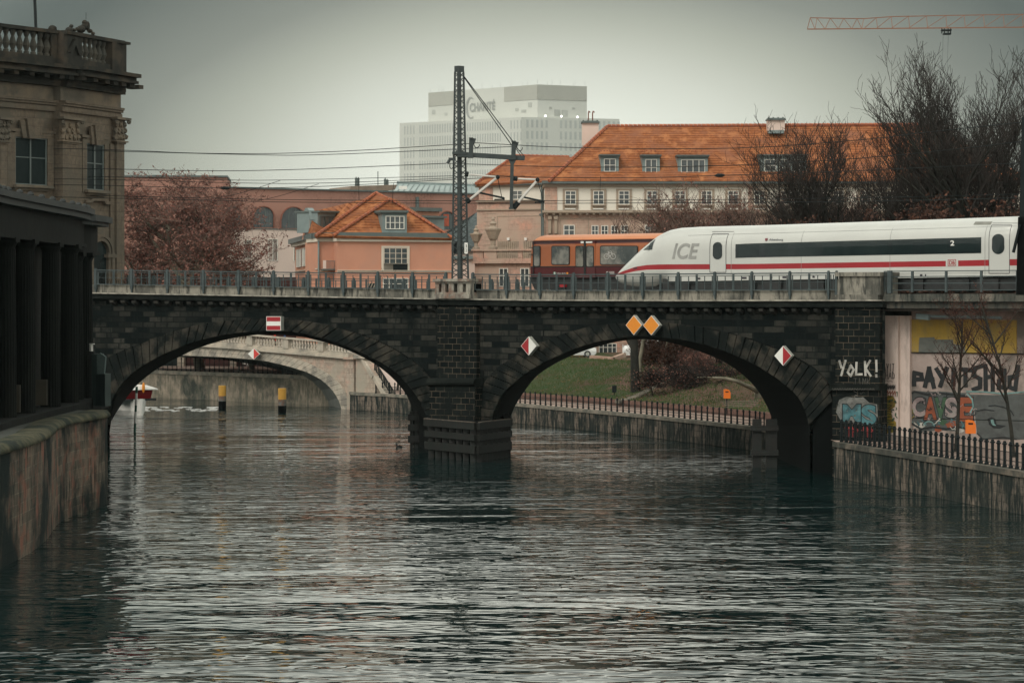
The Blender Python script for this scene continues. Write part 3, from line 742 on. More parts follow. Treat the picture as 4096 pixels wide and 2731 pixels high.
# =================================================================== lettering
_font = {}
def textgeo(s, bold=0.0, shear=0.0):
    cu = bpy.data.curves.new('t', 'FONT'); cu.body = s; cu.size = 1; cu.offset = bold; cu.shear = shear; cu.fill_mode = 'FRONT'
    o = bpy.data.objects.new('t', cu); sc.collection.objects.link(o); bpy.context.view_layer.update()
    dg = bpy.context.evaluated_depsgraph_get(); me = o.evaluated_get(dg).to_mesh()
    vs = [tuple(v.co) for v in me.vertices]; fs = [tuple(p.vertices) for p in me.polygons]
    o.evaluated_get(dg).to_mesh_clear(); bpy.data.objects.remove(o); bpy.data.curves.remove(cu)
    return vs, fs
def text(mb, pl, s, x0, y0, x1, y1, off, bold=0.0, shear=0.0, mi=0, warp=None):
    vs, fs = textgeo(s, bold, shear)
    ax, bx = min(v[0] for v in vs), max(v[0] for v in vs); ay, by = min(v[1] for v in vs), max(v[1] for v in vs)
    out = []
    for v in vs:
        u = (v[0]-ax)/(bx-ax); w = (v[1]-ay)/(by-ay); x = x0+(x1-x0)*u; y = y1+(y0-y1)*w
        if warp: x, y = warp(u, w, x, y)
        out.append(pl.pt(x, y, off))
    mb.add(out, fs, mi)
GL = {'Y': [[(0, 0), (.5, .5)], [(1, 0), (.35, 1)]], 'O': [[(.5, 0), (1, .45), (.55, 1), (0, .6), (.5, 0)]], 'L': [[(.1, 0), (.1, 1), (.95, .95)]],
      'K': [[(.1, 0), (.15, 1)], [(.95, 0), (.2, .55), (1, 1)]], '!': [[(.5, 0), (.5, .65)], [(.5, .88), (.5, 1)]],
      'P': [[(.15, 1), (.15, 0), (.95, .1), (.9, .45), (.15, .55)]], 'A': [[(0, 1), (.5, 0), (1, 1)], [(.2, .62), (.8, .62)]],
      'I': [[(.5, 0), (.5, 1)]], 'i': [[(.5, .3), (.5, 1)], [(.5, 0), (.5, .12)]], 'T': [[(0, 0), (1, .02)], [(.5, 0), (.5, 1)]],
      'S': [[(1, .05), (.2, .15), (.15, .4), (.85, .55), (.8, .9), (0, 1)]], 'H': [[(.1, 0), (.1, 1)], [(.9, 0), (.9, 1)], [(.1, .5), (.9, .45)]],
      'D': [[(.1, 0), (.1, 1), (.8, .85), (.95, .4), (.1, 0)]], 'd': [[(.95, -.15), (.75, 1), (.1, .9), (.15, .45), (.8, .4)]], 'M': [[(0, 1), (.1, 0), (.5, .6), (.9, 0), (1, 1)]],
      'a': [[(.1, .15), (.9, .1), (.9, 1)], [(.9, .5), (.2, .6), (.2, .95), (.9, .95)]], ' ': [], 'C': [[(1, .1), (.3, 0), (0, .5), (.3, 1), (1, .9)]],
      'V': [[(0, 0), (.5, 1), (1, 0)]], 'E': [[(1, 0), (.05, .02), (.05, 1), (1, 1)], [(.05, .5), (.8, .5)]], 'W': [[(0, 0), (.25, 1), (.5, .4), (.75, 1), (1, 0)]]}
_zi = [0]
def strokes(mb, pl, s, x0, y0, x1, y1, wd, off, mi=0, jit=0.0, seed=1, gap=.25, hs=None):
    rng = random.Random(seed); n = len(s); cw = (x1-x0)/(n-gap*1.0)
    for i, ch in enumerate(s):
        xa = x0+i*cw; xb = xa+cw*(1-gap); ya, yc = y0, y1
        if hs: ya, yc = hs[i]
        for line in GL[ch]:
            pts = [(xa+(xb-xa)*px+rng.uniform(-jit, jit), ya+(yc-ya)*py+rng.uniform(-jit, jit)) for px, py in line]
            ribbon(mb, pl, pts, wd, off, mi)
def ribbon(mb, pl, pts, wd, off, mi=0, taper=False):
    for k, ((ax, ay), (bx, by)) in enumerate(zip(pts, pts[1:])):
        dx, dy = bx-ax, by-ay; l = math.hypot(dx, dy) or 1; dx /= l; dy /= l; w = wd/2
        _zi[0] = (_zi[0]+1) % 40; o = off+_zi[0]*.0004
        a = (ax-dx*w*.8, ay-dy*w*.8); b = (bx+dx*w*.8, by+dy*w*.8)
        mb.add([pl.pt(a[0]-dy*w, a[1]+dx*w, o), pl.pt(b[0]-dy*w, b[1]+dx*w, o), pl.pt(b[0]+dy*w, b[1]-dx*w, o), pl.pt(a[0]+dy*w, a[1]-dx*w, o)], [(0, 1, 2, 3)], mi)
def flat(mb, pl, pts, off, mi=0): mb.add([pl.pt(x, y, off) for x, y in pts], [tuple(range(len(pts)))], mi)

# =================================================================== white high speed train
def smooth01(t): t = max(0, min(1, t)); return t*t*(3-2*t)
TI = Pl(2440, 168, 4060, 150)
TOP = [(2455, 1108), (2459, 1092), (2470, 1072), (2492, 1043), (2520, 1010), (2542, 986), (2564, 966), (2587, 946), (2609, 931), (2640, 917), (2676, 909.5), (2743, 905.5), (2900, 901), (3000, 899), (3559, 880), (4075, 861)]
BOT = [(2455, 1112), (2459, 1121), (2470, 1132), (2492, 1141), (2520, 1145), (2564, 1146), (2600, 1144), (2640, 1126), (2743, 1125), (3000, 1121), (4075, 1105)]
SLO = [(2459, 1101), (2480, 1096.5), (2497, 1094), (2541, 1084.5), (2586, 1079), (2640, 1078), (3000, 1077), (3780, 1066), (4075, 1062)]
SHI = [(2459, 1095), (2480, 1088), (2497, 1082), (2541, 1067), (2586, 1060), (2640, 1057.5), (3000, 1056), (3780, 1043.5), (4075, 1036)]
WD = [(2455, .12), (2459, .3), (2470, .48), (2492, .64), (2520, .75), (2564, .86), (2609, .93), (2676, .98), (2743, 1), (4100, 1)]
PXN = [2455, 2457, 2459, 2463, 2470, 2480, 2492, 2505, 2520, 2541, 2564, 2586, 2600, 2620, 2640, 2676, 2710, 2743]+[2743+i*74 for i in range(1, 18)]+[4070]
tIo = TI.tof(2455)
def tprofile(px):
    zt = TI.zof(px, interp(TOP, px)); zb_ = TI.zof(px, interp(BOT, px)); return zb_, zt, interp(WD, px)
def ttn(px): return TI.tof(px)-1.05*(1-interp(WD, px))
_tt = [(ttn(px),)+tprofile(px) for px in PXN]
def tprof_t(t):
    return [interp([(a[0], a[k]) for a in _tt], t) for k in (1, 2, 3)]
def sidelat(zb_, zt, w, z):
    h = (z-zb_)/(zt-zb_); h = max(0, min(1, h)); r = 1.0
    if w > .9: hs_, p1, p2 = .56, 2.6, 2.0
    else: hs_, p1, p2 = .5, 2.1, 2.1
    if h > hs_: r = max(0, 1-((h-hs_)/(1-hs_))**p1)**(1/p2)
    elif h < .2 and w < .97: r = max(.35, 1-((.2-h)/.22)**2)**.5
    return 1.5*w*r      # half width at this height
TI.skin = lambda t, z: sidelat(*tprof_t(t), z)-1.5
ice = thing('high_speed_train', 'white high-speed train with pointed nose, red stripe and long dark window band', 'train', tuple(TI.at(2, 8.6, 0)))
m_icewhite = mat('train_white_paint', (.54, .545, .51), (.50, .505, .475), .5, .3, .0)
m_icered = mat('train_red_stripe', (.32, .010, .018), (.28, .009, .016), .6, .35, 0)
rows_frac = None
rings = []
for px in PXN:
    zb_, zt, w = tprofile(px); t = ttn(px)
    zs = [zb_, zb_+(zt-zb_)*.05]
    zl, zh = TI.zof(px, interp(SLO, px)), TI.zof(px, interp(SHI, px))
    zl = min(max(zl, zb_+(zt-zb_)*.1), zt-.05*(zt-zb_)); zh = min(max(zh, zl+.01), zt-.02*(zt-zb_))
    zs += [zb_+(zl-zb_)*.6, zl, zh]+[zh+(zt-zh)*q for q in (.2, .36, .5, .62, .72, .80, .87, .925, .965, .99, 1)]
    near = [(z, 1.5-sidelat(zb_, zt, w, z)) for z in zs]
    ring = [TI.__class__.at(TI, t, z, -l) for z, l in near]+[TI.at(t, z, -(3-l)) for z, l in reversed(near[:-1])]
    rings.append(ring)
nn = len(rings[0])
mb = MB(); mb.loft(rings, mi=lambda i, k: 1 if k in (3, nn-5) else 0); mb.f.append(tuple(range(nn))); mb.m.append(0)
mb.f.append(tuple(len(mb.v)-nn+k for k in range(nn))); mb.m.append(0)
mb.build('body', [m_icewhite, m_icered], ice, smooth=True)
ti1, ti2 = TI.w('S1'), TI.w('S2')
m_tglass = mat('tinted_train_glass', (.006, .012, .014), (.012, .022, .022), .35, .12, 0, spec=.35)
m_line = mat('door_seam', (.035, .03, .04), None, 1, .5, 0)
def surfstrip(pl, x0, y0, x1, y1, off, n=10, m=6, mb=None, mi=0, slant=None):
    mb = mb or MB()
    mb.loft([[pl.pt(x0+(x1-x0)*i/n, (y0+(y1-y0)*j/m)+(slant(i/n) if slant else 0), off) for j in range(m+1)] for i in range(n+1)], mi=mi); return mb
mb = surfstrip(TI, 2942, 974.5, 3925, 1031, .012, 24, 5, slant=None) if False else MB()
W0 = [(2942, 977, 1032), (3000, 974, 1030), (3925, 949, 1012.5)]
xsW = [2942+(3925-2942)*i/24 for i in range(25)]
mb.loft([[TI.pt(x, interp([(a, b) for a, b, c in W0], x)*(1-j/5)+interp([(a, c) for a, b, c in W0], x)*j/5, .014) for j in range(6)] for x in xsW])
wb = mb.build('window_band', m_tglass, ice)
m_pane = mat('train_pane', (.008, .016, .017), (.016, .026, .026), .5, .1, 0, spec=.25)
for a, b in ((2955, 3036), (3062, 3150), (3186, 3262), (3290, 3372), (3400, 3480), (3510, 3550), (3570, 3652), (3700, 3790), (3815, 3900)):
    mb = MB(); y0_ = lambda x: interp([(p, q) for p, q, r in W0], x)+6; y1_ = lambda x: interp([(p, r) for p, q, r in W0], x)-6
    mb.loft([[TI.pt(x, y0_(x)*(1-j/3)+y1_(x)*j/3, .022) for j in range(4)] for x in (a, (a+b)/2, b)]); mb.build('pane', m_pane, wb)
# cab window
mb = MB(); q = [(1127, 335), (1180, 280), (1240, 238), (1240, 332)]
n_ = 8
mb.loft([[ti1.pt(1127+(1240-1127)*i/n_, (335-(335-238)*(i/n_))+((335-(3*i/n_))-(335-(335-238)*(i/n_)))*j/4, .02) for j in range(5)] for i in range(n_+1)])
mb.build('cab_window', m_tglass, ice)
def trdoor(pl, x0, y0, x1, y1, wx, wy0, wy1):
    dr = surfstrip(pl, x0, y0, x1, y1, .006, 3, 10).build('door', m_icewhite, ice)
    mb = MB()
    for a in (x0, x1): surfstrip(pl, a-2.2, y0, a+2.2, y1, .014, 1, 10, mb)
    for c in (y0, y1): surfstrip(pl, x0, c-2.5, x1, c+2.5, .015, 3, 1, mb)
    mb.build('seam', m_line, dr)
    for dd, mm, of in ((3, m_line, .018), (0, m_tglass, .026)):
        mb = MB(); ring = []
        cx = (wx[0]+wx[1])/2; rx = (wx[1]-wx[0])/2+dd
        for k in range(24):
            a = 2*math.pi*k/24; cy = (wy0+rx) if math.sin(a) < 0 else (wy1-rx)
            ring.append(pl.pt(cx+rx*math.cos(a), cy+rx*math.sin(a)+(dd if math.sin(a) > 0 else -dd)*.3, of))
        mb.add(ring, [tuple(range(24))]); mb.build('window' if dd == 0 else 'window_frame', mm, dr)
trdoor(ti1, 1769, 190, 1913, 536, (1798, 1877), 266, 420)
trdoor(ti2, 2052, 215, 2228, 630, (2080, 2182), 292, 464)
mb = MB(); text(mb, ti1, 'ICE', 1428, 275, 1674, 416, .02, bold=.022, shear=.28); mb.build('lettering', mat('grey_lettering', (.33, .33, .31), None, 1, .5, 0), ice)
mb = MB(); text(mb, ti2, 'Altenburg', 160, 330, 282, 355, .02, bold=.015); mb.build('name_lettering', mat('name_grey', (.12, .12, .13), None, 1, .5, 0), ice)
mb = MB(); flat(mb, ti2, [(125, 328), (148, 328), (148, 345), (136, 354), (125, 345)], .02); mb.build('crest', mat('crest_red', (.18, .03, .04), None, 1, .5, 0), ice)
mb = MB(); text(mb, ti2, '2', 1722, 348, 1756, 392, .03, bold=.02); mb.build('class_number', m_white, ice)
mb = MB(); surfstrip(ti2, 1682, 512, 1788, 570, .016, 2, 4, mb); mb.build('logo_ground', m_icewhite, ice)
mb = MB(); ribbon(mb, ti2, [(1702, 514), (1768, 512), (1768, 562), (1702, 564), (1702, 514)], 5, .022); text(mb, ti2, 'DB', 1710, 522, 1760, 556, .022, bold=.03); mb.build('logo', m_icered, ice)
mb = MB(); surfstrip(ti2, 1890, 184, 2040, 212, .01, 4, 2, mb); mb.build('vent_panel', mat('vent_grey', (.25, .25, .22)), ice)
mb = MB(); surfstrip(ti1, 1752, 168, 1950, 172, .01, 4, 1, mb); surfstrip(ti2, 2050, 196, 2290, 199, .01, 4, 1, mb)
flat(mb, ti1, [(1045, 500), (1098, 488), (1092, 500), (1062, 505)], .03); mb.build('grab_rail', m_line, ice)
def deckz(px): return B.pt(px, yb(px)-22*168/B.Y(px)).z
mb = MB()
for x in (2925, 3205, 3560, 3940): surfstrip(TI, x-.7, interp(TOP, x)+30, x+.7, interp(BOT, x)-6, .008, 1, 12, mb)
surfstrip(TI, 2660, 1104, 4060, 1105.2, .008, 30, 1, mb, slant=lambda u: -15*u); surfstrip(TI, 2743, 941, 4060, 942, .008, 30, 1, mb, slant=lambda u: -38*u)
mb.build('panel_seam', mat('faint_seam', (.26, .26, .25), None, 1, .5, 0), ice)
mb = MB()
for x, w_ in ((2790, 12), (2965, 22), (3080, 10), (3130, 16), (3250, 9), (3680, 10), (3700, 5)):
    mb = MB(); surfstrip(TI, x, interp(BOT, x)-14, x+w_, interp(BOT, x)-6, .012, 1, 1, mb); mb.build('skirt_hatch', m_line, ice)
# underframe, bogies, wheels
m_under = mat('dark_underframe', (.012, .015, .016), (.025, .026, .026), 1.5, .7, .2)
mb = MB()
a, b = TI.tof(2640), TI.tof(4070)
ZR = deckz(3000)+.14
mb.prism([TI.at(a, ZR+.18, -.25), TI.at(b, ZR+.18, -.25), TI.at(b, 11.05, -.25), TI.at(a, 11.05, -.25)], [TI.at(a, ZR+.18, -2.7), TI.at(b, ZR+.18, -2.7), TI.at(b, 11.05, -2.7), TI.at(a, 11.05, -2.7)])
for k in range(14):
    t = a+1+(b-a-2)*k/14; q = 1.1+.5*((k*7) % 3)/2; mb.prism([TI.at(t, ZR+.15, -.1), TI.at(t+q, ZR+.15, -.1), TI.at(t+q, 10.95, -.1), TI.at(t, 10.95, -.1)], [TI.at(t, ZR+.15, -.3), TI.at(t+q, ZR+.15, -.3), TI.at(t+q, 10.95, -.3), TI.at(t, 10.95, -.3)])
TI_s = TI.skin; TI.skin = None
mb.build('underframe', m_under, ice)
def bogie(par, pl, t, zr):
    mb = MB()
    for s_ in (-1.25, 1.25):
        for lat in (-.72, -2.28):
            c = pl.at(t+s_, zr+.46, lat); rr = [c+Vector((0, 0, 0))]
            ring = lambda off: [pl.at(t+s_+.46*math.cos(2*math.pi*k/20), zr+.46+.46*math.sin(2*math.pi*k/20), lat+off) for k in range(20)]
            mb = MB(); mb.prism(ring(.07), ring(-.07)); mb.build('wheel', m_under, par)
    mb = MB(); mb.prism([pl.at(t-1.7, zr+.4, -.5), pl.at(t+1.7, zr+.4, -.5), pl.at(t+1.5, zr+.8, -.5), pl.at(t-1.5, zr+.8, -.5)], [pl.at(t-1.7, zr+.4, -2.5), pl.at(t+1.7, zr+.4, -2.5), pl.at(t+1.5, zr+.8, -2.5), pl.at(t-1.5, zr+.8, -2.5)])
    mb.build('bogie', m_under, par)
# rails level on the deck
for tt in (TI.tof(2760), TI.tof(3880)): bogie(ice, TI, tt, ZR)
# =================================================================== suburban train
TS = Pl(2112, 177.0, 2720, 169.5)
m_och = mat('ochre_train_paint', (.36, .105, .035), (.31, .09, .03), .6, .4, 0)
m_ochroof = mat('pale_orange_roof', (.62, .24, .11), (.52, .2, .09), .6, .5, .03)
m_bord = mat('bordeaux_paint', (.085, .007, .009), (.06, .006, .008), .6, .35, 0)
sb = thing('suburban_train', 'ochre and dark red suburban train standing behind the white train', 'train', tuple(TS.pt(2250, 1165)))
s1 = TS.w('S1')
zst = TS.zof(2300, 936); zsb = TS.zof(2300, 1108); zst0 = zst-.02
def sby(y): return TS.zof(2300, y)
zz = [zsb, sby(1068), sby(1064), sby(986), sby(975), sby(964), sby(958), zst-.36, zst-.2, zst-.08, zst]
lat = [0.03, 0, 0, .02, .04, .05, .07, .18, .42, .8, 1.5]
mats_r = [1, 3, 0, 0, 1, 0, 2, 2, 2, 2]
L_s = TS.tof(3150)
rings = []
for i, (t, inset, lift) in enumerate([(-.06, .5, -.28), (.0, .28, -.16), (.1, .12, -.05), (.35, .03, 0), (1, 0, 0), (4, 0, 0), (12, 0, 0), (L_s, 0, 0)]):
    near = []
    for z, l in zip(zz, lat):
        h = (z-zsb)/(zst-zsb); tt = t+(0.42*max(0, h-.25) if i < 4 else 0)*(1-i/4)
        near.append((tt, z+(lift if h > .85 else 0), l+inset*(1 if h > .1 else 1)))
    ring = [TS.at(a, b, -c) for a, b, c in near]+[TS.at(a, b, -(3-c)) for a, b, c in reversed(near[:-1])]
    rings.append(ring)
nn = len(rings[0])
mb = MB(); mb.loft(rings, mi=lambda i, k: mats_r[k] if k < 10 else mats_r[min(9, nn-2-k)])
mb.f.append(tuple(range(nn))); mb.m.append(1); mb.build('body', [m_och, m_bord, m_ochroof, m_line], sb)
m_rub = mat('black_window_rubber', (.008, .009, .009), None, 1, .5, 0)
m_sglass = mat('reflecting_train_window', (.012, .022, .02), (.05, .06, .055), .8, .06, .02, c3=(.20, .19, .16), s3=.55)
def rrect(pl, x0, y0, x1, y1, r, off, mb=None, taper=0):
    mb = mb or MB(); pts = []
    for cx, cy, a0 in ((x1-r, y0+r, -90), (x1-r, y1-r, 0), (x0+r, y1-r, 90), (x0+r, y0+r, 180)):
        for k in range(5): a = R(a0+90*k/4); pts.append((cx+r*math.cos(a), cy+r*math.sin(a)))
    mb.prism([pl.pt(x, y, off) for x, y in pts], [pl.pt(x, y, off-.04) for x, y in pts]); return mb
for x0, y0, x1, y1 in ((190, 298, 252, 486), (350, 298, 514, 470), (786, 297, 1125, 470), (1180, 297, 1420, 470)):
    f_ = rrect(s1, x0, y0, x1, y1, 16, .03).build('window', m_rub, sb); rrect(s1, x0+7, y0+7, x1-7, y1-7, 12, .045).build('pane', m_sglass, f_)
dr = MB(); dr.rect(s1, 560, 262, 740, 580, 0, .02); dr = dr.build('door', m_och, sb)
mb = MB(); mb.rect(s1, 558, 482, 742, 584, .0, .028); mb.build('door_panel', m_bord, dr); mb = MB(); mb.rect(s1, 558, 252, 742, 278, .0, .03); mb.build('door_panel', m_bord, dr)
for x0, x1 in ((566, 642), (662, 732)):
    f_ = rrect(s1, x0, 298, x1, 492, 16, .035).build('window_frame', m_rub, dr); rrect(s1, x0+6, 304, x1-6, 484, 14, .05).build('pane', m_sglass, dr)
mb = MB(); mb.rect(s1, 643, 255, 661, 560, .0, .06); mb.build('door_gap', m_rub, dr)
mb = MB(); mb.rect(s1, 615, 258, 640, 276, .0, .05); mb.rect(s1, 655, 260, 718, 274, .0, .05); mb.build('destination_plate', m_white, sb)
mb = MB(); mb.rect(s1, 168, 246, 1400, 252, .0, .075); mb.rect(s1, 188, 479, 1400, 485, 0, .035); mb.build('seam', m_rub, sb)
mb = MB(); mb.rect(s1, 184, 258, 190, 560, 0, .03); mb.rect(s1, 150, 312, 184, 318, -.3, .02); mb.rect(s1, 148, 372, 184, 378, -.3, .02); mb.build('cab_seam', m_rub, sb)
m_pale = mat('pale_marking', (.5, .48, .45), None, 1, .5, 0)
mb = MB()
for cx in (848, 907):
    ring = [(cx+23*math.cos(2*math.pi*k/14), 394+23*math.sin(2*math.pi*k/14)) for k in range(15)]; ribbon(mb, s1, ring, 4, .055)
ribbon(mb, s1, [(848, 394), (868, 362), (900, 362), (878, 394), (848, 394)], 4, .06); ribbon(mb, s1, [(868, 362), (878, 394)], 4, .06); ribbon(mb, s1, [(907, 394), (893, 350), (880, 346)], 4, .06); ribbon(mb, s1, [(868, 362), (862, 352), (874, 352)], 4, .06)
mb.build('bicycle_symbol', m_pale, sb)
mb = MB(); ring = [(380+13*math.cos(2*math.pi*k/16), 543+13*math.sin(2*math.pi*k/16)) for k in range(16)]; flat(mb, s1, ring, .03); lg = mb.build('round_logo', mat('logo_green', (.02, .16, .10), None, 1, .5, 0), sb)
mb = MB(); text(mb, s1, 'S', 373, 534, 388, 552, .036, bold=.04); mb.build('logo_letter', m_white, lg)
mb = MB(); text(mb, s1, 'S-Bahn Berlin', 398, 538, 482, 550, .035, bold=.02); text(mb, s1, 'S', 842, 528, 862, 552, .035, bold=.03)
for k in range(3): mb.rect(s1, 868, 529+k*9, 915, 533+k*9, .03, .034)
mb.build('lettering', m_pale, sb)
mb = MB(); flat(mb, s1, [(486, 536), (502, 536), (502, 551), (486, 551)], .033); mb.build('orange_mark', m_orangep, sb)
mb = MB(); mb.prism([s1.pt(x, y, -.2) for x, y in ((135, 590), (180, 690), (1400, 690), (1400, 580), (135, 580))], [s1.pt(x, y, -2.7) for x, y in ((135, 590), (180, 690), (1400, 690), (1400, 580), (135, 580))]); mb.build('underframe', m_under, sb)
mb = MB(); mb.rect(s1, 424, 645, 472, 668, -.2, .02); mb.build('red_equipment', m_redp, sb)
mb = MB(); mb.tube([s1.pt(128, 596, -.5), s1.pt(150, 596, -.5)], .12, 8); mb.build('buffer', m_under, sb)
for tt in (3.0, 14.0): bogie(sb, TS, tt, ZR)
# tracks
m_railsteel = mat('rail_steel', (.10, .07, .055), (.07, .05, .04), 3, .5, .1, metal=.4)
for nm, pl_, lats in (('near', TI, (-.78, -2.22)), ('far', TS, (-.78, -2.22))):
    mb = MB()
    for l in lats:
        mb.bar(pl_.at(-40, ZR-.07, l), pl_.at(45, ZR-.07, l), .09, .15)
    mb.build('railway_track', m_railsteel, label='pair of rails under the %s' % ('white train' if nm == 'near' else 'suburban train'), cat='track')
# =================================================================== buildings beyond
m_zinc = mat('zinc_sheet', (.20, .25, .245), (.16, .20, .20), .8, .5, .05)
m_zincd = mat('grey_green_gutter', (.10, .125, .12), (.08, .1, .095), .8, .5, .05)
m_tile = brick('clay_roof_tiles', (.40, .148, .060), (.32, .115, .048), (.20, .06, .022), 900, .40, .07, dirt=(.25, .105, .06), dscale=.5, dlo=.46, dhi=.7, third=(.41, .165, .07), bump=.9, offset=0)
m_tileridge = mat('clay_ridge_tiles', (.42, .13, .06), (.27, .11, .075), 2.5, .8, .2)
m_salmon = mat('salmon_render', (.54, .265, .18), (.49, .235, .16), .3, .9, .03, c3=(.47, .25, .18), s3=.25)
m_cream = mat('cream_trim', (.62, .55, .46), (.54, .48, .4), .6, .8, .03)
m_pinkstone = brick('pink_sandstone', (.55, .37, .29), (.50, .33, .255), (.30, .19, .15), 1.35, .55, .02, dirt=(.44, .33, .26), dscale=.25, third=(.55, .31, .23), bump=.3)
m_whitewall = mat('white_render', (.70, .66, .58), (.66, .62, .54), .4, .9, .02)
m_greystone = mat('grey_window_stone', (.36, .29, .22), (.31, .25, .2), .8, .85, .1)
m_brickred = brick('rose_brick', (.42, .205, .155), (.35, .17, .13), (.34, .25, .20), .25, .09, .008, dirt=(.37, .20, .155), dscale=.2, bump=.1)
m_pinkwhite = mat('pale_pink_render', (.66, .53, .46), (.62, .5, .44), .3, .9, .03)
m_frame = mat('white_window_frame', (.74, .72, .64), (.68, .66, .6), 1, .5, 0)
def window(pl, x0, y0, x1, y1, parent, cols=2, rows=(.36,), fw=3.5, off=.03, glass=None, frame=None, name='window'):
    mb = MB(); mb.rect(pl, x0, y0, x1, y1, off-.04, off); w = mb.build(name, glass or m_glass, parent)
    mb = MB(); mb.frame(pl, x0, y0, x1, y1, fw, fw, off-.02, off+.07)
    for i in range(1, cols): c = x0+(x1-x0)*i/cols; mb.rect(pl, c-fw*.5, y0+fw, c+fw*.5, y1-fw, off-.02, off+.06, xr=(x0+x1)/2)
    for r in rows: c = y0+(y1-y0)*r; mb.rect(pl, x0+fw, c-fw*.4, x1-fw, c+fw*.4, off-.02, off+.055, xr=(x0+x1)/2)
    mb.build('frame', frame or m_frame, w); return w
def roofpoly(mb, pts, th=.25, mi=0):
    n = (pts[1]-pts[0]).cross(pts[2]-pts[0]).normalized()
    if n.y > 0: n = -n
    if abs(n.z) > .2 and n.z < 0: n = -n
    mb.prism(pts, [p-n*th for p in pts], mi)
def q4(k, *pts): return [P(*C(k, x, y), Y) for x, y, Y in pts]
def hipline(mb, a, b, r=.16, step=.42):
    a = Vector(a); b = Vector(b); n = int((b-a).length/step); d = (b-a)
    for i in range(n): mb.tube([a+d*(i/n), a+d*((i+.92)/n)], [r, r*.8], 5)

# ---- salmon house
A = Pl(1349, 259, 1805, 262, 'R4'); A2 = Pl(1272, 260.5, 1349, 261, 'R4'); A3 = Pl(1181, 288, 1271, 260.4, 'R4')
house = thing('corner_house', 'salmon rendered house with orange tiled hip roof and grey dormer', 'house', (-8, 262, 3.6))
mb = MB(); zt = A.zof(1150, 885); zg = 3.0
mb.rz(A, 600, 1702, zg, zt, -9, 0); mb.rz(A2, 412, 602, zg, zt, -6, 0); mb.rz(A3, 195, 412, zg, zt, -8, 0)
mb.build('wall', m_salmon, house)
mb = MB()
mb.rz(A, 590, 1712, zt, zt+.35, -9.2, .25); mb.rz(A2, 400, 600, zt, zt+.35, -5, .22); mb.rz(A3, 175, 402, zt, zt+.35, -7, .25); mb.build('cornice', m_cream, house)
mb = MB(); mb.rz(A, 585, 1715, zt+.35, zt+.85, -9.2, .5); mb.rz(A2, 395, 600, zt+.35, zt+.85, -5, .45); mb.rz(A3, 170, 398, zt+.35, zt+.85, -7, .48); mb.build('gutter', m_zincd, house)
mb = MB(); apx = (1110, 480, 264.3); apx2 = (975, 420, 266.5)
roofpoly(mb, q4('R4', (565, 832, 258.3), (1712, 852, 261.5), apx))
roofpoly(mb, q4('R4', (392, 834, 259.6), (600, 834, 260.2), (640, 800, 260.5), apx, apx2))
roofpoly(mb, q4('R4', (300, 845, 270), (392, 834, 259.8), apx2, (670, 585, 290), (330, 580, 274)))
roofpoly(mb, q4('R4', (1712, 852, 261.6), (1735, 848, 276), (1180, 480, 273), apx))
roofpoly(mb, q4('R4', apx2, apx, (1180, 480, 273), (1040, 440, 274)))
mb.build('roof', m_tile, house)
mb = MB()
for a, b in (((565, 832, 258.2), apx), ((1712, 852, 261.4), apx), ((392, 834, 259.5), apx2), (apx2, (1085, 478, 265.5))): mb = MB(); hipline(mb, *[v+Vector((0, -.1, .08)) for v in q4('R4', a, b)]); mb.build('ridge_tiles', m_tileridge, house)
D = Pl(1517, 259.9, 1631, 260.6, 'R4')
mb = MB(); mb.rect(D, 1035, 610, 1272, 798, -2.6, 0); dm = mb.build('dormer', m_zinc, house)
mb = MB(); mb.rect(D, 1006, 582, 1281, 604, -3.2, .35); mb.rect(D, 1018, 604, 1276, 616, -3, .2); mb.build('dormer_roof', m_zincd, dm)
window(D, 1065, 637, 1247, 765, dm, 4, (.5,), 7)
window(A, 1048, 945, 1278, 1100, house, 4, (.33, .66), 6, frame=m_cream)
mb = MB(); mb.frame(A, 1026, 926, 1297, 1166, 20, 16, 0, .09); mb.rect(A, 1046, 1100, 1278, 1166, 0, .05); mb.build('window_surround', m_cream, house)
mb = MB()
for i in range(24): mb.rect(A, 1050+i*9.6, 1100, 1052.5+i*9.6, 1164, .1, .14, xr=1160)
mb.rect(A, 1048, 1097, 1278, 1101, .1, .15); mb.rect(A, 1140, 1104, 1276, 1162, .09, .12); mb.build('balcony_rail', m_black, house)
mb = MB(); mb.rect(A, 600, 1160, 1705, 1166, 0, .18); mb.rect(A, 600, 1170, 1705, 1178, 0, .1); mb.rect(A2, 412, 1165, 600, 1173, 0, .15); mb.rect(A3, 195, 1156, 412, 1164, 0, .15); mb.build('belt_course', m_cream, house)
for x0, x1 in ((1040, 1160), (1168, 1285)): window(A, x0, 1236, x1, 1345, house, 2, (.5,), 6)
for x0, x1, y0, y1 in ((215, 255, 960, 1130), (270, 316, 945, 1120), (332, 372, 930, 1110)): window(A3, x0, y0, x1, y1, house, 3, (), 4, off=.05)
mb = MB(); mb.rect(A2, 440, 1148, 606, 1160, -.1, 1.1); 
for i in range(14): mb.rect(A2, 442+i*12, 1075, 445+i*12, 1150, 1.0, 1.05, xr=520)
mb.rect(A2, 440, 1070, 606, 1076, 1.0, 1.06); mb.build('balcony', m_zincd, house)
mb = MB(); mb.rect(A2, 590, 925, 604, 1070, 0, .04); mb.rect(A2, 440, 1066, 470, 1145, 1.1, 1.14); mb.build('balcony_door', m_pinkwhite, house)
mb = MB(); mb.tube([A2.pt(416, 875, .25), A2.pt(416, 1340, .25)], .09, 6); mb.build('downpipe', m_zinc, house)
mb = MB()
for x0, x1 in ((508, 590), (440, 470)): mb.rect(A2, x0, 1185, x1, 1345, 0, .04)
mb.build('ground_opening', m_glass, house)
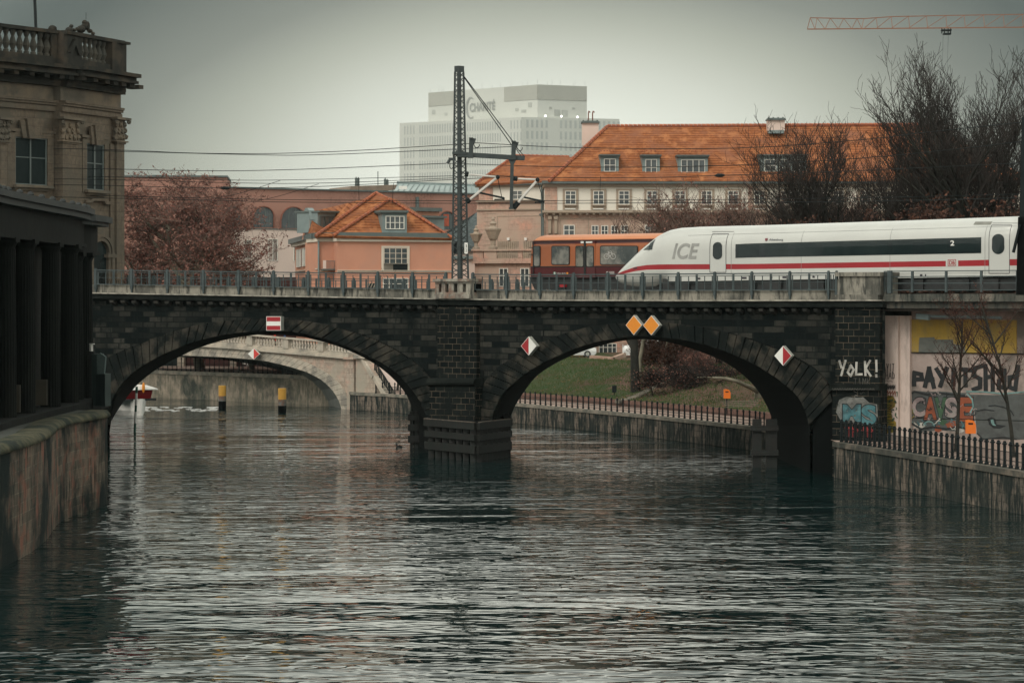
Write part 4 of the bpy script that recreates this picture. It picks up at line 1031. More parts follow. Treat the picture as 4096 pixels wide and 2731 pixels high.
# curved gable with zinc cap, and the side dormers
G = Pl(1208, 272, 1245, 268, 'R4')
mb = MB(); pts = [(262, 865), (275, 760), (283, 660), (290, 600), (300, 575), (318, 574), (335, 600), (342, 680), (345, 835)]
mb.poly(G, pts, -.4, 0); gb = mb.build('gable', m_salmon, house)
mb = MB()
for a, b in zip(pts[1:], pts[2:]): mb.bar(G.pt(*a, -.2), G.pt(*b, -.2), .55, .3)
mb.build('gable_cap', m_zinc, gb)
mb = MB(); ring = [(300+9*math.cos(k*math.pi/8), 745+40*math.sin(k*math.pi/8)) for k in range(16)]; mb.poly(G, ring, 0, .04); mb.build('round_window', m_glass, gb)
D2 = Pl(1270, 268, 1394, 271, 'R4'); mb = MB(); mb.rect(D2, 412, 605, 700, 800, -3, 0); dm = mb.build('dormer', m_zinc, house)
mb = MB(); mb.rect(D2, 404, 590, 712, 606, -3.3, .4); mb.build('dormer_roof', m_zincd, dm)
for i in range(4): window(D2, 432+i*48, 640, 476+i*48, 770, dm, 1, (), 3, glass=m_glassp, frame=m_zincd)
D3 = Pl(1616, 278, 1770, 281, 'R4'); mb = MB(); mb.rect(D3, 1240, 590, 1585, 640, -3, 0, 1); mb.rect(D3, 1370, 655, 1616, 790, -3, .3, 0); dm = mb.build('dormer', [m_zinc, m_salmon], house)
mb = MB(); mb.rect(D3, 1235, 556, 1592, 592, -3.3, .4); mb.rect(D3, 1365, 636, 1622, 656, -3, .7); mb.build('dormer_roof', m_zincd, dm)
mb = MB()
for x, y in ((738, 700), (1410, 640), (1478, 680), (1085, 468), (1130, 472)): mb.rect(Pl(1400, 262, 1700, 264, 'R4'), x-8 if x < 1400 else x-14, y, x+6 if x < 1400 else x+14, y+24, -.5, 0)
mb.build('vent_tiles', m_tileridge, house)

# ---- long rose brick hall
Bk = Pl(905, 340, 1915, 362, 'P'); Bk2 = Pl(440, 336, 906, 337, 'P')
hall = thing('brick_hall', 'long rose brick hall with round-headed windows over a pale ground storey', 'building', (-20, 345, 3.6))
mb = MB(); mb.rz(Bk, 905, 1960, Bk.zof(1000, 917), Bk.zof(1000, 755), -14, 0); mb.rz(Bk2, 440, 907, 3, Bk2.zof(700, 709), -14, 0); mb.build('upper_wall', m_brickred, hall)
mb = MB(); mb.rz(Bk, 860, 1960, 3, Bk.zof(1000, 917), -13.9, .03); mb.build('lower_wall', m_pinkwhite, hall)
mb = MB(); mb.rz(Bk, 904, 1965, Bk.zof(1000, 755), Bk.zof(1000, 749), -14.2, .25); mb.rz(Bk2, 430, 911, Bk2.zof(700, 709), Bk2.zof(700, 702), -14.2, .25); mb.rz(Bk, 868, 1200, Bk.zof(1000, 917), Bk.zof(1000, 913), 0, .12); mb.build('coping', m_zincd, hall)
def archwin(x0, x1, ys, yt, parent, nm='arched_window'):
    r = (x1-x0)/2; cx = (x0+x1)/2; sp = min(yt+r, ys)
    pts = [(x1, ys)]+[(cx+r*math.cos(math.pi*i/14), sp-(sp-yt)*math.sin(math.pi*i/14)) for i in range(15)]+[(x0, ys)]
    mb = MB(); mb.poly(Bk, pts, -.05, .03); w = mb.build(nm, m_glass, parent)
    mb = MB(); 
    for i in range(16): mb.bar(Bk.pt(*pts[i], .05), Bk.pt(*pts[i+1], .05), .3, .12)
    mb.build('brick_arch', mat('arch_brick', (.25, .11, .08)), w)
    mb = MB()
    for f_ in (-.35, .2, .6): mb.rect(Bk, cx+r*f_-1.5, sp-(sp-yt)*math.sqrt(1-f_*f_)*.97, cx+r*f_+1.5, ys, .03, .06, xr=cx)
    mb.build('frame', m_zincd, w)
archwin(1009, 1095, 909, 826, hall); archwin(1123, 1221, 913, 828, hall); archwin(1320, 1378, 860, 833, hall); archwin(1756, 1815, 918, 845, hall); archwin(890, 965, 905, 822, hall)
mb = MB(); mb.rect(Bk, 1772, 857, 1794, 905, .03, .12); mb.build('red_panel', mat('red_panel_paint', (.4, .1, .06)), hall)
window(Bk, 1071, 956, 1110, 1043, hall, 2, (.2,), 2, glass=m_glassp); window(Bk, 976, 960, 1006, 1035, hall, 2, (.2,), 2, glass=m_glassp); window(Bk, 1173, 960, 1183, 1045, hall, 1, (.2,), 2)
mb = MB(); mb.rect(Bk, 1662, 788, 1672, 832, 0, .25); mb.build('downpipe', m_zincd, hall)
mb = MB(); mb.rect(Bk2, 840, 702, 852, 708, -3, -1); mb.rect(Bk2, 605, 697, 640, 706, -4, -2); mb.rect(Bk2, 745, 697, 780, 706, -4, -2); mb.build('roof_box', m_zincd, hall)
# slate roof seen between hall and offices
sl = thing('slate_roof_house', 'small house with grey slate roof behind the mast', 'house', (-10, 300, 3.6)); mb = MB()
roofpoly(mb, [P(1760, 945, 300), P(1905, 850, 306), P(1990, 850, 306), P(1990, 998, 300), P(1760, 998, 300)]); mb.build('roof', brick('slates', (.16, .19, .19), (.13, .16, .16), (.08, .1, .1), .35, .2, .015), sl)
S_ = Pl(1740, 300.5, 1990, 300.5); mb = MB(); mb.rect(S_, 1740, 998, 1990, 1400, -5, 0); mb.build('wall', m_pinkwhite, sl); mb = MB(); mb.rect(S_, 1735, 1024, 1990, 1036, 0, .4); mb.build('gutter', m_zinc, sl)
# ---- zinc roofed block and tan block further back
zb_ = thing('zinc_roofed_building', 'far building with pale standing-seam zinc roof and a skylight', 'building', (-30, 395, 3.6))
Zp = Pl(1560, 390, 1915, 396, 'R4'); mb = MB(); mb.rect(Zp, 1090, 415, 1965, 700, -10, -1); mb.build('wall', m_brickred, zb_)
mb = MB(); roofpoly(mb, q4('R4', (1090, 415, 389), (1968, 438, 395), (1960, 350, 400), (1180, 322, 399))); mb.build('roof', mat('pale_zinc_roof', (.34, .40, .385), (.28, .34, .33), .5, .5, .03), zb_)
mb = MB()
for i in range(16):
    a, b = q4('R4', (1110+i*56, 414+i*1.6, 388.9), (1195+i*50, 324+i*1.8, 398.9)); mb.bar(a, b, .12)
a, b = q4('R4', (1175, 320, 399), (1965, 350, 400)); mb.bar(a, b, .5); mb.build('seams', m_zinc, zb_)
mb = MB(); mb.rect(Pl(1595, 391, 1630, 391, 'R4'), 1198, 350, 1275, 382, 0, .6); mb.build('skylight', m_white, zb_)
mb = MB(); mb.rect(Pl(1640, 391, 1650, 391, 'R4'), 1305, 398, 1332, 416, 0, .6); mb.build('roof_vent', m_zincd, zb_)
tb = thing('tan_roof_building', 'far low building with tan parapet and rooftop aerials', 'building', (-45, 385, 3.6))
Tp = Pl(1394, 385, 1600, 388, 'R4'); mb = MB(); mb.rect(Tp, 712, 392, 1180, 600, -9, 0); mb.build('wall', m_pinkwhite, tb)
mb = MB(); mb.poly(Tp, [(708, 390), (730, 350), (1170, 336), (1150, 385), (1100, 392)], -9, .3); mb.build('roof', mat('tan_roof', (.24, .19, .15)), tb)
mb = MB()
for x, y0, y1 in ((795, 258, 346), (815, 262, 346), (1075, 268, 336), (1096, 278, 336), (1005, 205, 338)):
    a = Tp.pt(x, y1, -.5); b = Tp.pt(x, y0, -.5); mb.bar(a, b, .12)
    if x != 1005: c = Tp.pt(x, y0+10, -.5); mb.bar(c, c+Vector((0, 0, -1.5)), .35)
mb.build('aerial', m_zincd, tb)
# ---- hospital tower, far off; its fog is mostly put into pale, low-contrast colours
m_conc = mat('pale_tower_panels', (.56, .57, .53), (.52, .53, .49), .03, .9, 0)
m_louvre = mat('haze_paled_louvre_band', (.40, .40, .36), (.37, .37, .335), .08, .9, 0)
m_twin = mat('haze_paled_tower_window', (.40, .42, .40), (.37, .39, .375), .05, .4, 0)
hosp = thing('hospital_tower', 'pale high-rise hospital block in haze-paled colours with grey lettering', 'tower block', (-60, 1850, 3.6))
H1 = Pl(1598, 1850, 2085, 1800, 'R5'); H2 = Pl(2085, 1800, 2478, 1850, 'R5'); HU1 = Pl(1713, 1855, 2150, 1815, 'R5'); HU2 = Pl(2150, 1815, 2347, 1838, 'R5')
def wallpoly(mb, pl, xa, ya, xb, yb_, o0=-18, o1=0, zb0=0.0, mi=0):
    a, b = pl.pt(xa, ya, o1), pl.pt(xb, yb_, o1); c, d = pl.pt(xa, ya, o0), pl.pt(xb, yb_, o0)
    lo = lambda v: Vector((v.x, v.y, zb0)); mb.prism([a, b, lo(b), lo(a)], [c, d, lo(d), lo(c)], mi)
mb = MB(); wallpoly(mb, H1, 220, 545, 1310, 490); wallpoly(mb, H2, 1310, 490, 2190, 508); wallpoly(mb, HU1, 478, 272, 1456, 198, -30); wallpoly(mb, HU2, 1456, 198, 1898, 215, -30)
mb.build('wall', m_conc, hosp)
for pl, q in ((HU1, [(480, 274), (800, 250), (800, 372), (480, 396)]), (HU1, [(1158, 222), (1456, 200), (1456, 332), (1158, 352)]), (HU2, [(1456, 200), (1896, 217), (1896, 346), (1456, 332)])):
    mb = MB(); mb.poly(pl, q, 0, .3); mb.build('louvre_band', m_louvre, hosp)
wins = []
def topy1(x): return 545+(490-545)*(x-220)/(1310-220)
def topy2(x): return 490+18*(x-1310)/880
k1 = 0
rows1 = 12
for r in range(rows1):
    for (xa, xb, st) in ((262, 345, 27), (398, 1130, 22.5), (1215, 1310, 29)):
        x = xa
        while x < xb:
            y = topy1(x)+26+r*107*(1-.0*x); wins.append((H1, x, y, x+9, y+76)); x += st
for r in range(rows1):
    x = 1356
    while x < 2180:
        y = topy2(x)+22+r*101; 
        if not (1560 < x < 1640): wins.append((H2, x, y, x+19, y+70))
        x += 43
wins.sort(key=lambda w: -((w[3]-w[1])*(w[4]-w[2])) + (0 if w[2] < 800 else 1e6))
for w in wins[:99]:
    mb = MB(); mb.rect(w[0], *w[1:], 0, .12); mb.build('window', m_twin, hosp)
mb = MB()
for w in wins[99:]: mb.rect(w[0], *w[1:], 0, .12)
mb.build('window_rows', m_twin, hosp, kind='stuff')
m_tlet = mat('tower_lettering_grey', (.33, .34, .325), None, 1, .6, 0)
mb = MB(); wp = lambda u, w, x, y: (x, y-36*u*.55)
text(mb, HU1, 'CHARIT\u00c9', 852, 348, 1078, 446, .6, bold=.02, warp=wp); mb.build('lettering', m_tlet, hosp)
mb = MB(); arc = [(862+32*math.cos(a)*1.2, 408+92*math.sin(a)) for a in [R(300-i*12) for i in range(21)]]
for i, ((ax, ay), (bx, by)) in enumerate(zip(arc, arc[1:])): ribbon(mb, HU1, [(ax, ay), (bx, by)], 14*math.sin(math.pi*(i+1.5)/22)+3, .5)
mb.build('crescent_logo', m_tlet, hosp)
mb = MB()
for i, x in enumerate([492, 570, 595, 612, 865, 955, 1048, 1120, 1215, 1316, 1365, 1452, 1550, 1590, 1665, 1782, 1797, 1885]):
    pl = HU1 if x < 1456 else HU2; yt = 272+(198-272)*(x-478)/978 if x < 1456 else 198+17*(x-1456)/442
    mb.bar(pl.pt(x, yt, -.5), pl.pt(x, yt-(52 if i % 3 else 30), -.5), .14)
mb.build('lightning_rods', m_tlet, hosp)
mb = MB()
for pl, x0, y0, x1, y1 in ((HU1, 512, 425, 540, 465), (HU1, 622, 450, 648, 475), (HU1, 1372, 360, 1404, 402), (HU1, 1258, 410, 1284, 438), (HU1, 1310, 425, 1355, 450), (HU2, 1560, 398, 1584, 418), (HU2, 1608, 424, 1658, 482), (HU2, 1674, 428, 1726, 486), (HU2, 1766, 404, 1790, 422)):
    mb.rect(pl, x0, y0, x1, y1, 0, .2)
mb.build('vents', mat('tower_vent', (.44, .45, .42), None, .1), hosp)
mlamp, n, l, b = newmat('rooftop_lamp'); b.inputs['Emission Color'].default_value = (1, .98, .9, 1); b.inputs['Emission Strength'].default_value = 2.2
for x, y, pl in ((1523, 480, HU2), (1666, 484, HU2), (1810, 490, HU2)):
    mb = MB(); p = H2.pt(x, y, .5); mb.blob(p, (.7, .7, .7)); mb.build('lamp', mlamp, hosp)

# ---- big office building with tiled roof (R6 numbers)
O = Pl(2200, 284, 3600, 284, 'R6'); OW = Pl(1912, 293, 2170, 290, 'R6'); OR_ = Pl(2165, 288.5, 2200, 284, 'R6')
off_ = thing('office_building', 'long pink sandstone building with big orange tiled roof, white top storey and dormers', 'building', (20, 285, 3.6))
XR = 5000
zE = O.zof(1500, 640); zC = O.zof(1500, 890); zc2 = O.zof(1500, 880)
mb = MB(); mb.rz(O, 735, XR, zC, zE, -14, 0); mb.rz(OW, 148, 720, OW.zof(400, 800), OW.zof(400, 655), -12, 0); mb.build('top_storey', m_whitewall, off_)
mb = MB(); mb.rz(O, 735, XR, 3, zC, -14, .02); mb.rz(OW, 130, 722, 3, OW.zof(400, 800), -12, .02)
for x0, x1 in ((735, 848), (2560, 2650)): mb.rz(O, x0, x1, zC, O.zof(1500, 665), 0, .08)
mb.rect(OW, 148, 668, 200, 788, 0, .06); mb.rect(OW, 205, 668, 272, 788, 0, .08); mb.build('wall', m_pinkstone, off_)
mb = MB(); mb.rz(O, 722, XR, O.zof(1500, 668), O.zof(1500, 640), -14, .25); mb.rz(O, 715, XR, O.zof(1500, 900), O.zof(1500, 878), 0, .75); mb.rz(O, 730, XR, O.zof(1500, 910), O.zof(1500, 900), 0, .4)
mb.rect(OW, 120, 655, 725, 668, -12, .3); mb.rect(OW, 130, 785, 715, 800, 0, .35); mb.rect(OW, 130, 866, 715, 876, 0, .2); mb.build('cornice', m_greystone, off_)
mb = MB()
for i in range(56):
    x = 745+i*60
    mb.rz(O, x, x+22, O.zof(1500, 918), O.zof(1500, 900), 0, .6)
mb.build('bracket_row', m_greystone, off_)
mb = MB(); mb.rz(O, 712, XR, O.zof(1500, 640), O.zof(1500, 614), -14, .75); mb.rect(OW, 118, 634, 728, 652, -12, .6); mb.build('gutter', m_zincd, off_)
mb = MB()
e0 = (775, 614, 283.2); r0 = (1300, 124, 293); 
RX = C('R8', 1230, 852)
roofpoly(mb, [P(*C('R6', 775, 614), 283.2), P(4096, 724, 283.2), P(3700, 500, 290.5), P(*C('R6', 1300, 124), 290.5)])
roofpoly(mb, [P(*C('R6', 775, 614), 283.3), P(*C('R6', 1300, 124), 290.5), P(*C('R6', 1340, 124), 299), P(*C('R6', 700, 640), 300)])
roofpoly(mb, [P(4096, 724, 283.2), P(3700, 500, 290.5), P(3760, 520, 305), P(4150, 730, 300)])
roofpoly(mb, [P(*C('R6', 122, 640), 292.3), P(*C('R6', 772, 612), 289), P(*C('R6', 1000, 400), 296), P(*C('R6', 470, 390), 299)])
roofpoly(mb, [P(*C('R6', 122, 640), 292.4), P(*C('R6', 470, 390), 299), P(*C('R6', 520, 395), 306), P(*C('R6', 140, 636), 303)])
rf = mb.build('roof', m_tile, off_)
for a, b in ((P(*C('R6', 775, 612), 283), P(*C('R6', 1300, 122), 290.4)), (P(*C('R6', 122, 638), 292.2), P(*C('R6', 470, 388), 298.9)), (P(*C('R6', 1300, 122), 290.4), P(3700, 498, 290.4)), (P(*C('R6', 470, 388), 298.9), P(*C('R6', 960, 400), 298))): mb = MB(); hipline(mb, a, b, .2, .45); mb.build('ridge_tiles', m_tileridge, off_)

def dormer(x0, y0, x1, y1, wn, conv='R6'):
    d = Pl(2200, 284.4, 3600, 284.4, conv); mb = MB(); mb.rect(d, x0+14, y0+25, x1-10, y1, -3.6, 0); mb.add([d.pt(x0-14, y0+8, -3.4), d.pt(x0+16, y0+10, .05), d.pt(x0+26, y1-4, .05)], [(0, 1, 2)])
    dm = mb.build('dormer', m_zinc, off_); mb = MB(); mb.rect(d, x0-4, y0, x1+4, y0+9, -4.2, .45); mb.rect(d, x0+4, y0+9, x1-2, y0+22, -3.9, .28); mb.build('dormer_roof', m_zincd, dm)
    for (a, b, c, e, nc) in wn: window(d, a, b, c, e, dm, nc, (.5,) if nc != 3 else (.3,), 4.5)
dormer(1226, 378, 1410, 550, [(1268, 416, 1372, 530, 2)]); dormer(1598, 380, 1778, 576, [(1640, 420, 1742, 568, 2)]); dormer(1916, 382, 2208, 556, [(1958, 424, 2172, 540, 4)])
dormer(972, 378, 1412, 545, [(1026, 422, 1130, 530, 2), (1160, 422, 1255, 572, 2), (1290, 422, 1385, 530, 2)], 'R7')
def chim(x0, y0, x1, y1, conv, Y):
    d = Pl(2200, Y, 3600, Y, conv); mb = MB(); mb.rect(d, x0+8, y0+22, x1-8, y1, -1.6, 0); c = mb.build('chimney', m_pinkwhite, off_)
    mb = MB(); mb.rect(d, x0, y0+10, x1, y0+22, -1.8, .25); mb.rect(d, x0+8, y0+2, x1-8, y0+10, -1.6, .1)
    for i in range(4): xx = x0+20+i*(x1-x0-40)/3; mb.rect(d, xx-6, y0-8, xx+6, y0+3, -1, -.5)
    mb.build('chimney_cap', m_zincd, c); return d, c
d, c = chim(1064, 74, 1228, 300, 'R6', 300)
mb = MB()
for x in (1130, 1168): mb.tube([d.pt(x, 70, -.8), d.pt(x, 0, -.8), d.pt(x+5, -16, -.8), d.pt(x+12, -8, -.8), d.pt(x+12, 0, -.8)], .07, 5)
mb.build('flue', mat('rusty_flue', (.22, .09, .06)), c)
d, c = chim(1048, 48, 1216, 164, 'R7', 288.5); mb = MB(); mb.rect(d, 1062, 160, 1202, 188, -1.6, .05); mb.build('flashing', m_zinc, c)
mb = MB(); 
for k in ((1240, 343), (1270, 343), (1296, 343), (1322, 343), (1350, 343), (1570, 345), (1608, 345), (1648, 345), (1690, 345), (1725, 345), (1925, 345), (1975, 345), (2030, 345), (2085, 345), (2140, 345), (2450, 345), (2500, 345)):
    mb.rect(Pl(2200, 286.6, 3600, 286.6, 'R6'), k[0]-6, k[1]-3, k[0]+6, k[1]+5, 0, .5)
mb.build('vent_tiles', m_tileridge, off_)
wc = [(968, 1), (1219, 1), (1447, 1), (1698, 1), (1949, 1), (2187, 1), (2425, 1), (2660, 1), (2900, 1), (3130, 1), (3370, 1), (3610, 1), (3850, 1), (4090, 1), (4330, 1), (4570, 1), (4810, 1)]
for x, _ in wc:
    mb = MB(); mb.frame(O, x-70, 685, x+70, 868, 22, 18, 0, .1); mb.rect(O, x-48, 703, x+48, 850, 0, .05); mb.rect(O, x-60, 826, x+60, 836, .1, .35); mb.build('window_surround', m_greystone, off_)
    window(O, x-48, 703, x+48, 826, off_, 2, (.27, .62), 6, off=.09); mb = MB(); mb.rect(O, x-50, 860, x+44, 868, .1, .16); mb.build('sill', m_white, off_)
for x0, x1 in ((905, 1005), (1633, 1733), (2340, 2440), (3000, 3100)): window(O, x0, 1008, x1, 1120, off_, 2, (.42,), 7, off=.06)
for x0 in (1155, 1242, 1330, 1418, 1850, 1938, 2026, 2114): window(O, x0, 1012, x0+63, 1110, off_, 2, (.5,), 6, off=.06)
window(OW, 452, 700, 540, 780, off_, 2, (.5,), 5, glass=m_glassp)
mb = MB()
for x in (768, 822): mb.rz(O, x, x+26, O.zof(800, 1090), O.zof(800, 925), 0, .3); mb.rz(O, x-5, x+31, O.zof(800, 958), O.zof(800, 928), 0, .42); mb.rz(O, x+2, x+24, O.zof(800, 1085), O.zof(800, 1040), .3, .5)
mb.rect(O, 875, 950, 2600, 956, 0, .08); mb.rect(O, 875, 956, 881, 1090, 0, .08); mb.rect(O, 1125, 956, 1131, 1090, 0, .08); mb.build('pilasters', m_greystone, off_)
mb = MB()
for y in (905, 940, 975, 1010, 1045, 1080, 1115, 1150, 1185): mb.rect(OW, 190, y, 300, y+3, .02, .05)
mb.frame(OW, 312, 925, 712, 1300, 5, 5, .02, .06); mb.build('panel_moulding', m_greystone, off_)
mb = MB(); mb.tube([OW.pt(722, 655, .3), OW.pt(722, 1300, .3)], .12, 6); mb.tube([O.pt(690, 910, .3), O.pt(722, 950, .3), O.pt(722, 1300, .3)], .1, 6); mb.build('downpipe', m_zincd, off_)
for x in (417, 572):
    mb = MB(); mb.rect(OW, x-11, 1122, x+11, 1146, .02, .25); mb.build('wall_lamp', m_white, off_)
# terrace block in front with balustrade and urns
TB = Pl(1925, 272, 2125, 270, 'R6')
ter = thing('terrace_pavilion', 'low sandstone pavilion with balustrade and stone urns beside the lattice mast', 'building', (0, 272, 3.6))
mb = MB(); mb.rz(TB, 110, 720, 3, TB.zof(400, 1340), -10, 0); mb.rect(TB, 100, 1335, 720, 1352, -10, .4); mb.rect(TB, 180, 1225, 720, 1240, -.4, .25); mb.rect(TB, 180, 1308, 720, 1335, -.4, .2)
for x0, x1 in ((195, 310), (500, 540), (700, 720)): mb.rect(TB, x0, 1240, x1, 1308, -.3, .1)
mb.rect(TB, 90, 1240, 180, 1340, -5, -.1); mb.rect(TB, 80, 1225, 186, 1240, -5.2, .1)
mb.build('wall', m_pinkstone, ter)
for x in list(range(322, 500, 17))+list(range(552, 700, 17)):
    mb = MB(); p = TB.pt(x, 1308, -.05); mb.lathe((p.x, p.y, p.z-.02), [(.12, 0), (.12, .12), (.18, .5), (.1, 1.1), (.14, 1.55), (.14, 1.72)], 6); mb.build('baluster', m_greystone, ter)
def urn(label, x, yb0, k, pl, par=None):
    mb = MB(); p = pl.pt(x, yb0, -.3); c = (p.x, p.y, p.z); 
    mb.lathe(c, [(r*k, z*k) for r, z in ((.55, 0), (.55, .25), (.3, .35), (.3, .9), (.5, 1.1), (.85, 1.9), (.95, 2.05), (.95, 2.2), (.5, 2.25), (.3, 2.5), (.42, 2.75), (.16, 3.0), (.2, 3.2), (.06, 3.4))], 8)
    return mb.build('stone_urn', m_greystone, None, label, 'urn', smooth=False)
urn('big stone urn standing on the balustrade pier of the sandstone pavilion', 264, 1225, .93, TB); urn('stone urn at the left corner of the sandstone pavilion', 112, 1225, .7, TB)
for x0 in (330, 520, 640): window(TB, x0, 1395, x0+80, 1560, ter, 2, (.4,), 6)
# ground floor windows seen through the right arch
O6 = O.w('S6')
window(O6, 706, 455, 852, 590, off_, 4, (.25,), 6); mb = MB()
for y in (412, 452, 492, 532, 572): mb.rect(O6, 855, y, 960, y+4, .02, .05)
mb.build('rustication', m_greystone, off_)

# =================================================================== museum on the left island
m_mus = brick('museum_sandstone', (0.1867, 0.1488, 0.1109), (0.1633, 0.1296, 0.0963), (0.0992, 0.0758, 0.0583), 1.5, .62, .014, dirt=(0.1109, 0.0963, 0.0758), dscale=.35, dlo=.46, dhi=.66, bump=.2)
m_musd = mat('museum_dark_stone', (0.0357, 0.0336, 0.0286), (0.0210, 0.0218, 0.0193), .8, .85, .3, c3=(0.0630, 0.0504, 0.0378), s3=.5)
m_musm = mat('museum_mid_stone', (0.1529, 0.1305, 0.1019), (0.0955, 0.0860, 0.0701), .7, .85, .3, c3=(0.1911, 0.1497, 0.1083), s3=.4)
m_bal = mat('sooty_baluster', (0.0892, 0.0814, 0.0656), (0.0473, 0.0473, 0.0420), .8, .8, .2)
mus = thing('museum_building', 'baroque sandstone museum with pilasters, heavy dark cornice and roof balustrade at the left', 'museum', (-32, 195, 4.3))
M1 = Pl(-200, 183, 240, 192.4, 'R1'); M2 = Pl(240, 191.6, 484, 200, 'R1')
def band(mb, y0, y1, o, x0=-280, xm=343, x1=686, d0=-1, mi=0):
    "a horizontal moulding round both faces; heights read at the break line"
    mb.rz(M1, x0, xm, M1.zof(340, y1), M1.zof(340, y0), d0, o, mi)
    mb.rz(M2, xm-2+o*8, x1-o*10, M1.zof(340, y1), M1.zof(340, y0)+.004, d0, o+.005, mi)
mb = MB(); band(mb, 640, 1700, 0, d0=-12); mb.build('wall', m_mus, mus)
mb = MB(); band(mb, 578, 592, .42); band(mb, 592, 606, .30); band(mb, 612, 640, .2); band(mb, 606, 612, .1); mb.build('architrave', m_mus, mus)
mb = MB(); band(mb, 498, 578, .05, d0=-12); mb.build('frieze', m_musm, mus)
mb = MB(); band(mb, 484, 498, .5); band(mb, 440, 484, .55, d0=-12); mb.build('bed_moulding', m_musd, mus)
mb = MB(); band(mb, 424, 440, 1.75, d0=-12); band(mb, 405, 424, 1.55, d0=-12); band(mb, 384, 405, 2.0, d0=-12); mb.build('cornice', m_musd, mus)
for x in (-170, -85, 0, 88, 175, 260, 345-30):
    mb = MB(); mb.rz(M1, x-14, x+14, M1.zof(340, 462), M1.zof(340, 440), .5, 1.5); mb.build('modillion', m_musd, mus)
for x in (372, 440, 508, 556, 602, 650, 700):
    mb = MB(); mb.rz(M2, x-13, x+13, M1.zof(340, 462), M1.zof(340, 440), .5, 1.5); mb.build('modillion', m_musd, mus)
# attic with balustrade
mb = MB(); band(mb, 330, 384, .3, d0=-1.4); band(mb, 180, 200, .45, d0=-1.2)
mb.rz(M1, 275, 345, M1.zof(340, 330), M1.zof(340, 185), -1, .3); mb.rz(M2, 343, 445, M1.zof(340, 330), M1.zof(340, 186), -1, .3); mb.rz(M2, 610, 690, M1.zof(340, 384), M1.zof(340, 186), -1.2, .45); mb.rz(M2, 640, 700, M1.zof(340, 200), M1.zof(340, 186), -1.2, .65)
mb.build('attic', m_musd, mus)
for pl, xs_ in ((M1, list(range(-240, 275, 39))), (M2, [458, 484, 510, 536, 562, 588])):
    for x in xs_:
        p = pl.pz(x, M1.zof(340, 330), .0); mb = MB(); H = M1.zof(340, 200)-M1.zof(340, 330)
        mb.lathe(p, [(.2, 0), (.2, .1*H), (.12, .14*H), (.27, .38*H), (.22, .5*H), (.11, .72*H), (.2, .86*H), (.2, H)], 8); mb.build('baluster', m_bal, mus)
mb = MB()
for x, y in (): pass
mb.poly(M2, [(362, 298), (396, 222), (436, 316), (418, 316), (398, 258), (380, 300)], .3, .5); mb.build('cartouche', m_musd, mus)
mb = MB(); q = [M1.pt(-60, 146, -3), M1.pt(60, 116, -6), M1.pt(150, 152, -3)]; mb.prism(q, [v+Vector((-1, 8, 0)) for v in q]); mb.build('roof', m_zincd, mus)
mb = MB(); a = M1.pt(236, 160, -.5); mb.tube([a, Vector((a.x-.18, a.y, a.z+4.2))], .11, 6); mb.build('flagpole', m_black, None, 'thin dark flagpole on the museum roof', 'flagpole')
# putti group on the attic: two seated figures
sg = MB(); pS = lambda x, y, o=-.3: M2.pt(x, y, o)
def lump(x, y, rx, ry, rz=None, sd=0, o=-.3):
    p = pS(x, y, o); k = .0127; sg.blob(p, (rx*k, (rz or rx)*k, ry*k), seed=sd, n=10)
lump(415, 172, 22, 18, sd=1); lump(428, 150, 12, 11, sd=2); lump(440, 172, 18, 10, sd=3); lump(462, 165, 12, 10, sd=4); lump(482, 168, 26, 22, sd=5); lump(505, 152, 22, 22, sd=6); lump(503, 128, 15, 14, sd=7); lump(522, 150, 12, 28, sd=8); lump(534, 178, 16, 12, sd=9); lump(552, 192, 12, 10, sd=10)
st = sg.build('stone_putti', m_musd, None, 'dark stone group of two cherubs sitting on the museum attic', 'statue', smooth=True)
mb = MB(); p = M2.pt(512, 112, -.3); mb.bar(p, p+Vector((0, 0, .5)), .03); mb.build('lightning_rod', m_black, st)
mb = MB(); mb.blob(M1.pt(318, 166, -.3), (.32, .3, .28), seed=4); mb.blob(M1.pt(318, 158, -.3), (.18, .18, .18), seed=5); mb.build('stone_ball', m_musd, None, 'small rounded stone finial beside the flagpole on the museum', 'finial', smooth=True)
# pilasters with capitals
def capital(mb, pl, x0, x1, y0, y1, o):
    w = x1-x0; mb.rect(pl, x0+w*.12, y0+12, x1-w*.12, y1, 0, o*.7); mb.rect(pl, x0-4, y0, x1+4, y0+14, 0, o+.25); mb.rect(pl, x0+2, y1-8, x1-2, y1, 0, o+.1)
    rng = random.Random(int(x0))
    for r, (yy, n) in enumerate(((.30, 3), (.55, 4), (.8, 5))):
        for i in range(n):
            x = x0+w*(i+.5)/n; mb.blob(pl.pt(x, y0+(y1-y0)*yy+rng.uniform(-3, 3), o*.8), (.17, .22, .2), seed=rng.random()*9, amp=.5, n=8)
    for x in (x0+2, x1-2):
        for k in range(8):
            a = k*.9; rr = 9-k*.8; mb.blob(pl.pt(x+rr*math.cos(a), y0+26+rr*math.sin(a), o+.12), (.08, .12, .08), n=6)
for pl, x0, x1 in ((M2, 338, 424), (M2, 646, 690), (M1, -16, 26), (M1, -260, -190)):
    mb = MB(); mb.rect(pl, x0, 812, x1, 1640, 0, .28); mb.rect(pl, x0-4, 812, x1+4, 822, 0, .36); mb.build('pilaster', m_mus, mus)
    mb = MB(); capital(mb, pl, x0-14, x1+14, 672, 812, .35); mb.build('capital', m_musm, mus, smooth=False)
mb = MB(); mb.rect(M2, 424, 822, 480, 1640, 0, .14); mb.rect(M2, 622, 822, 646, 1640, 0, .12); mb.build('pilaster_return', m_mus, mus)
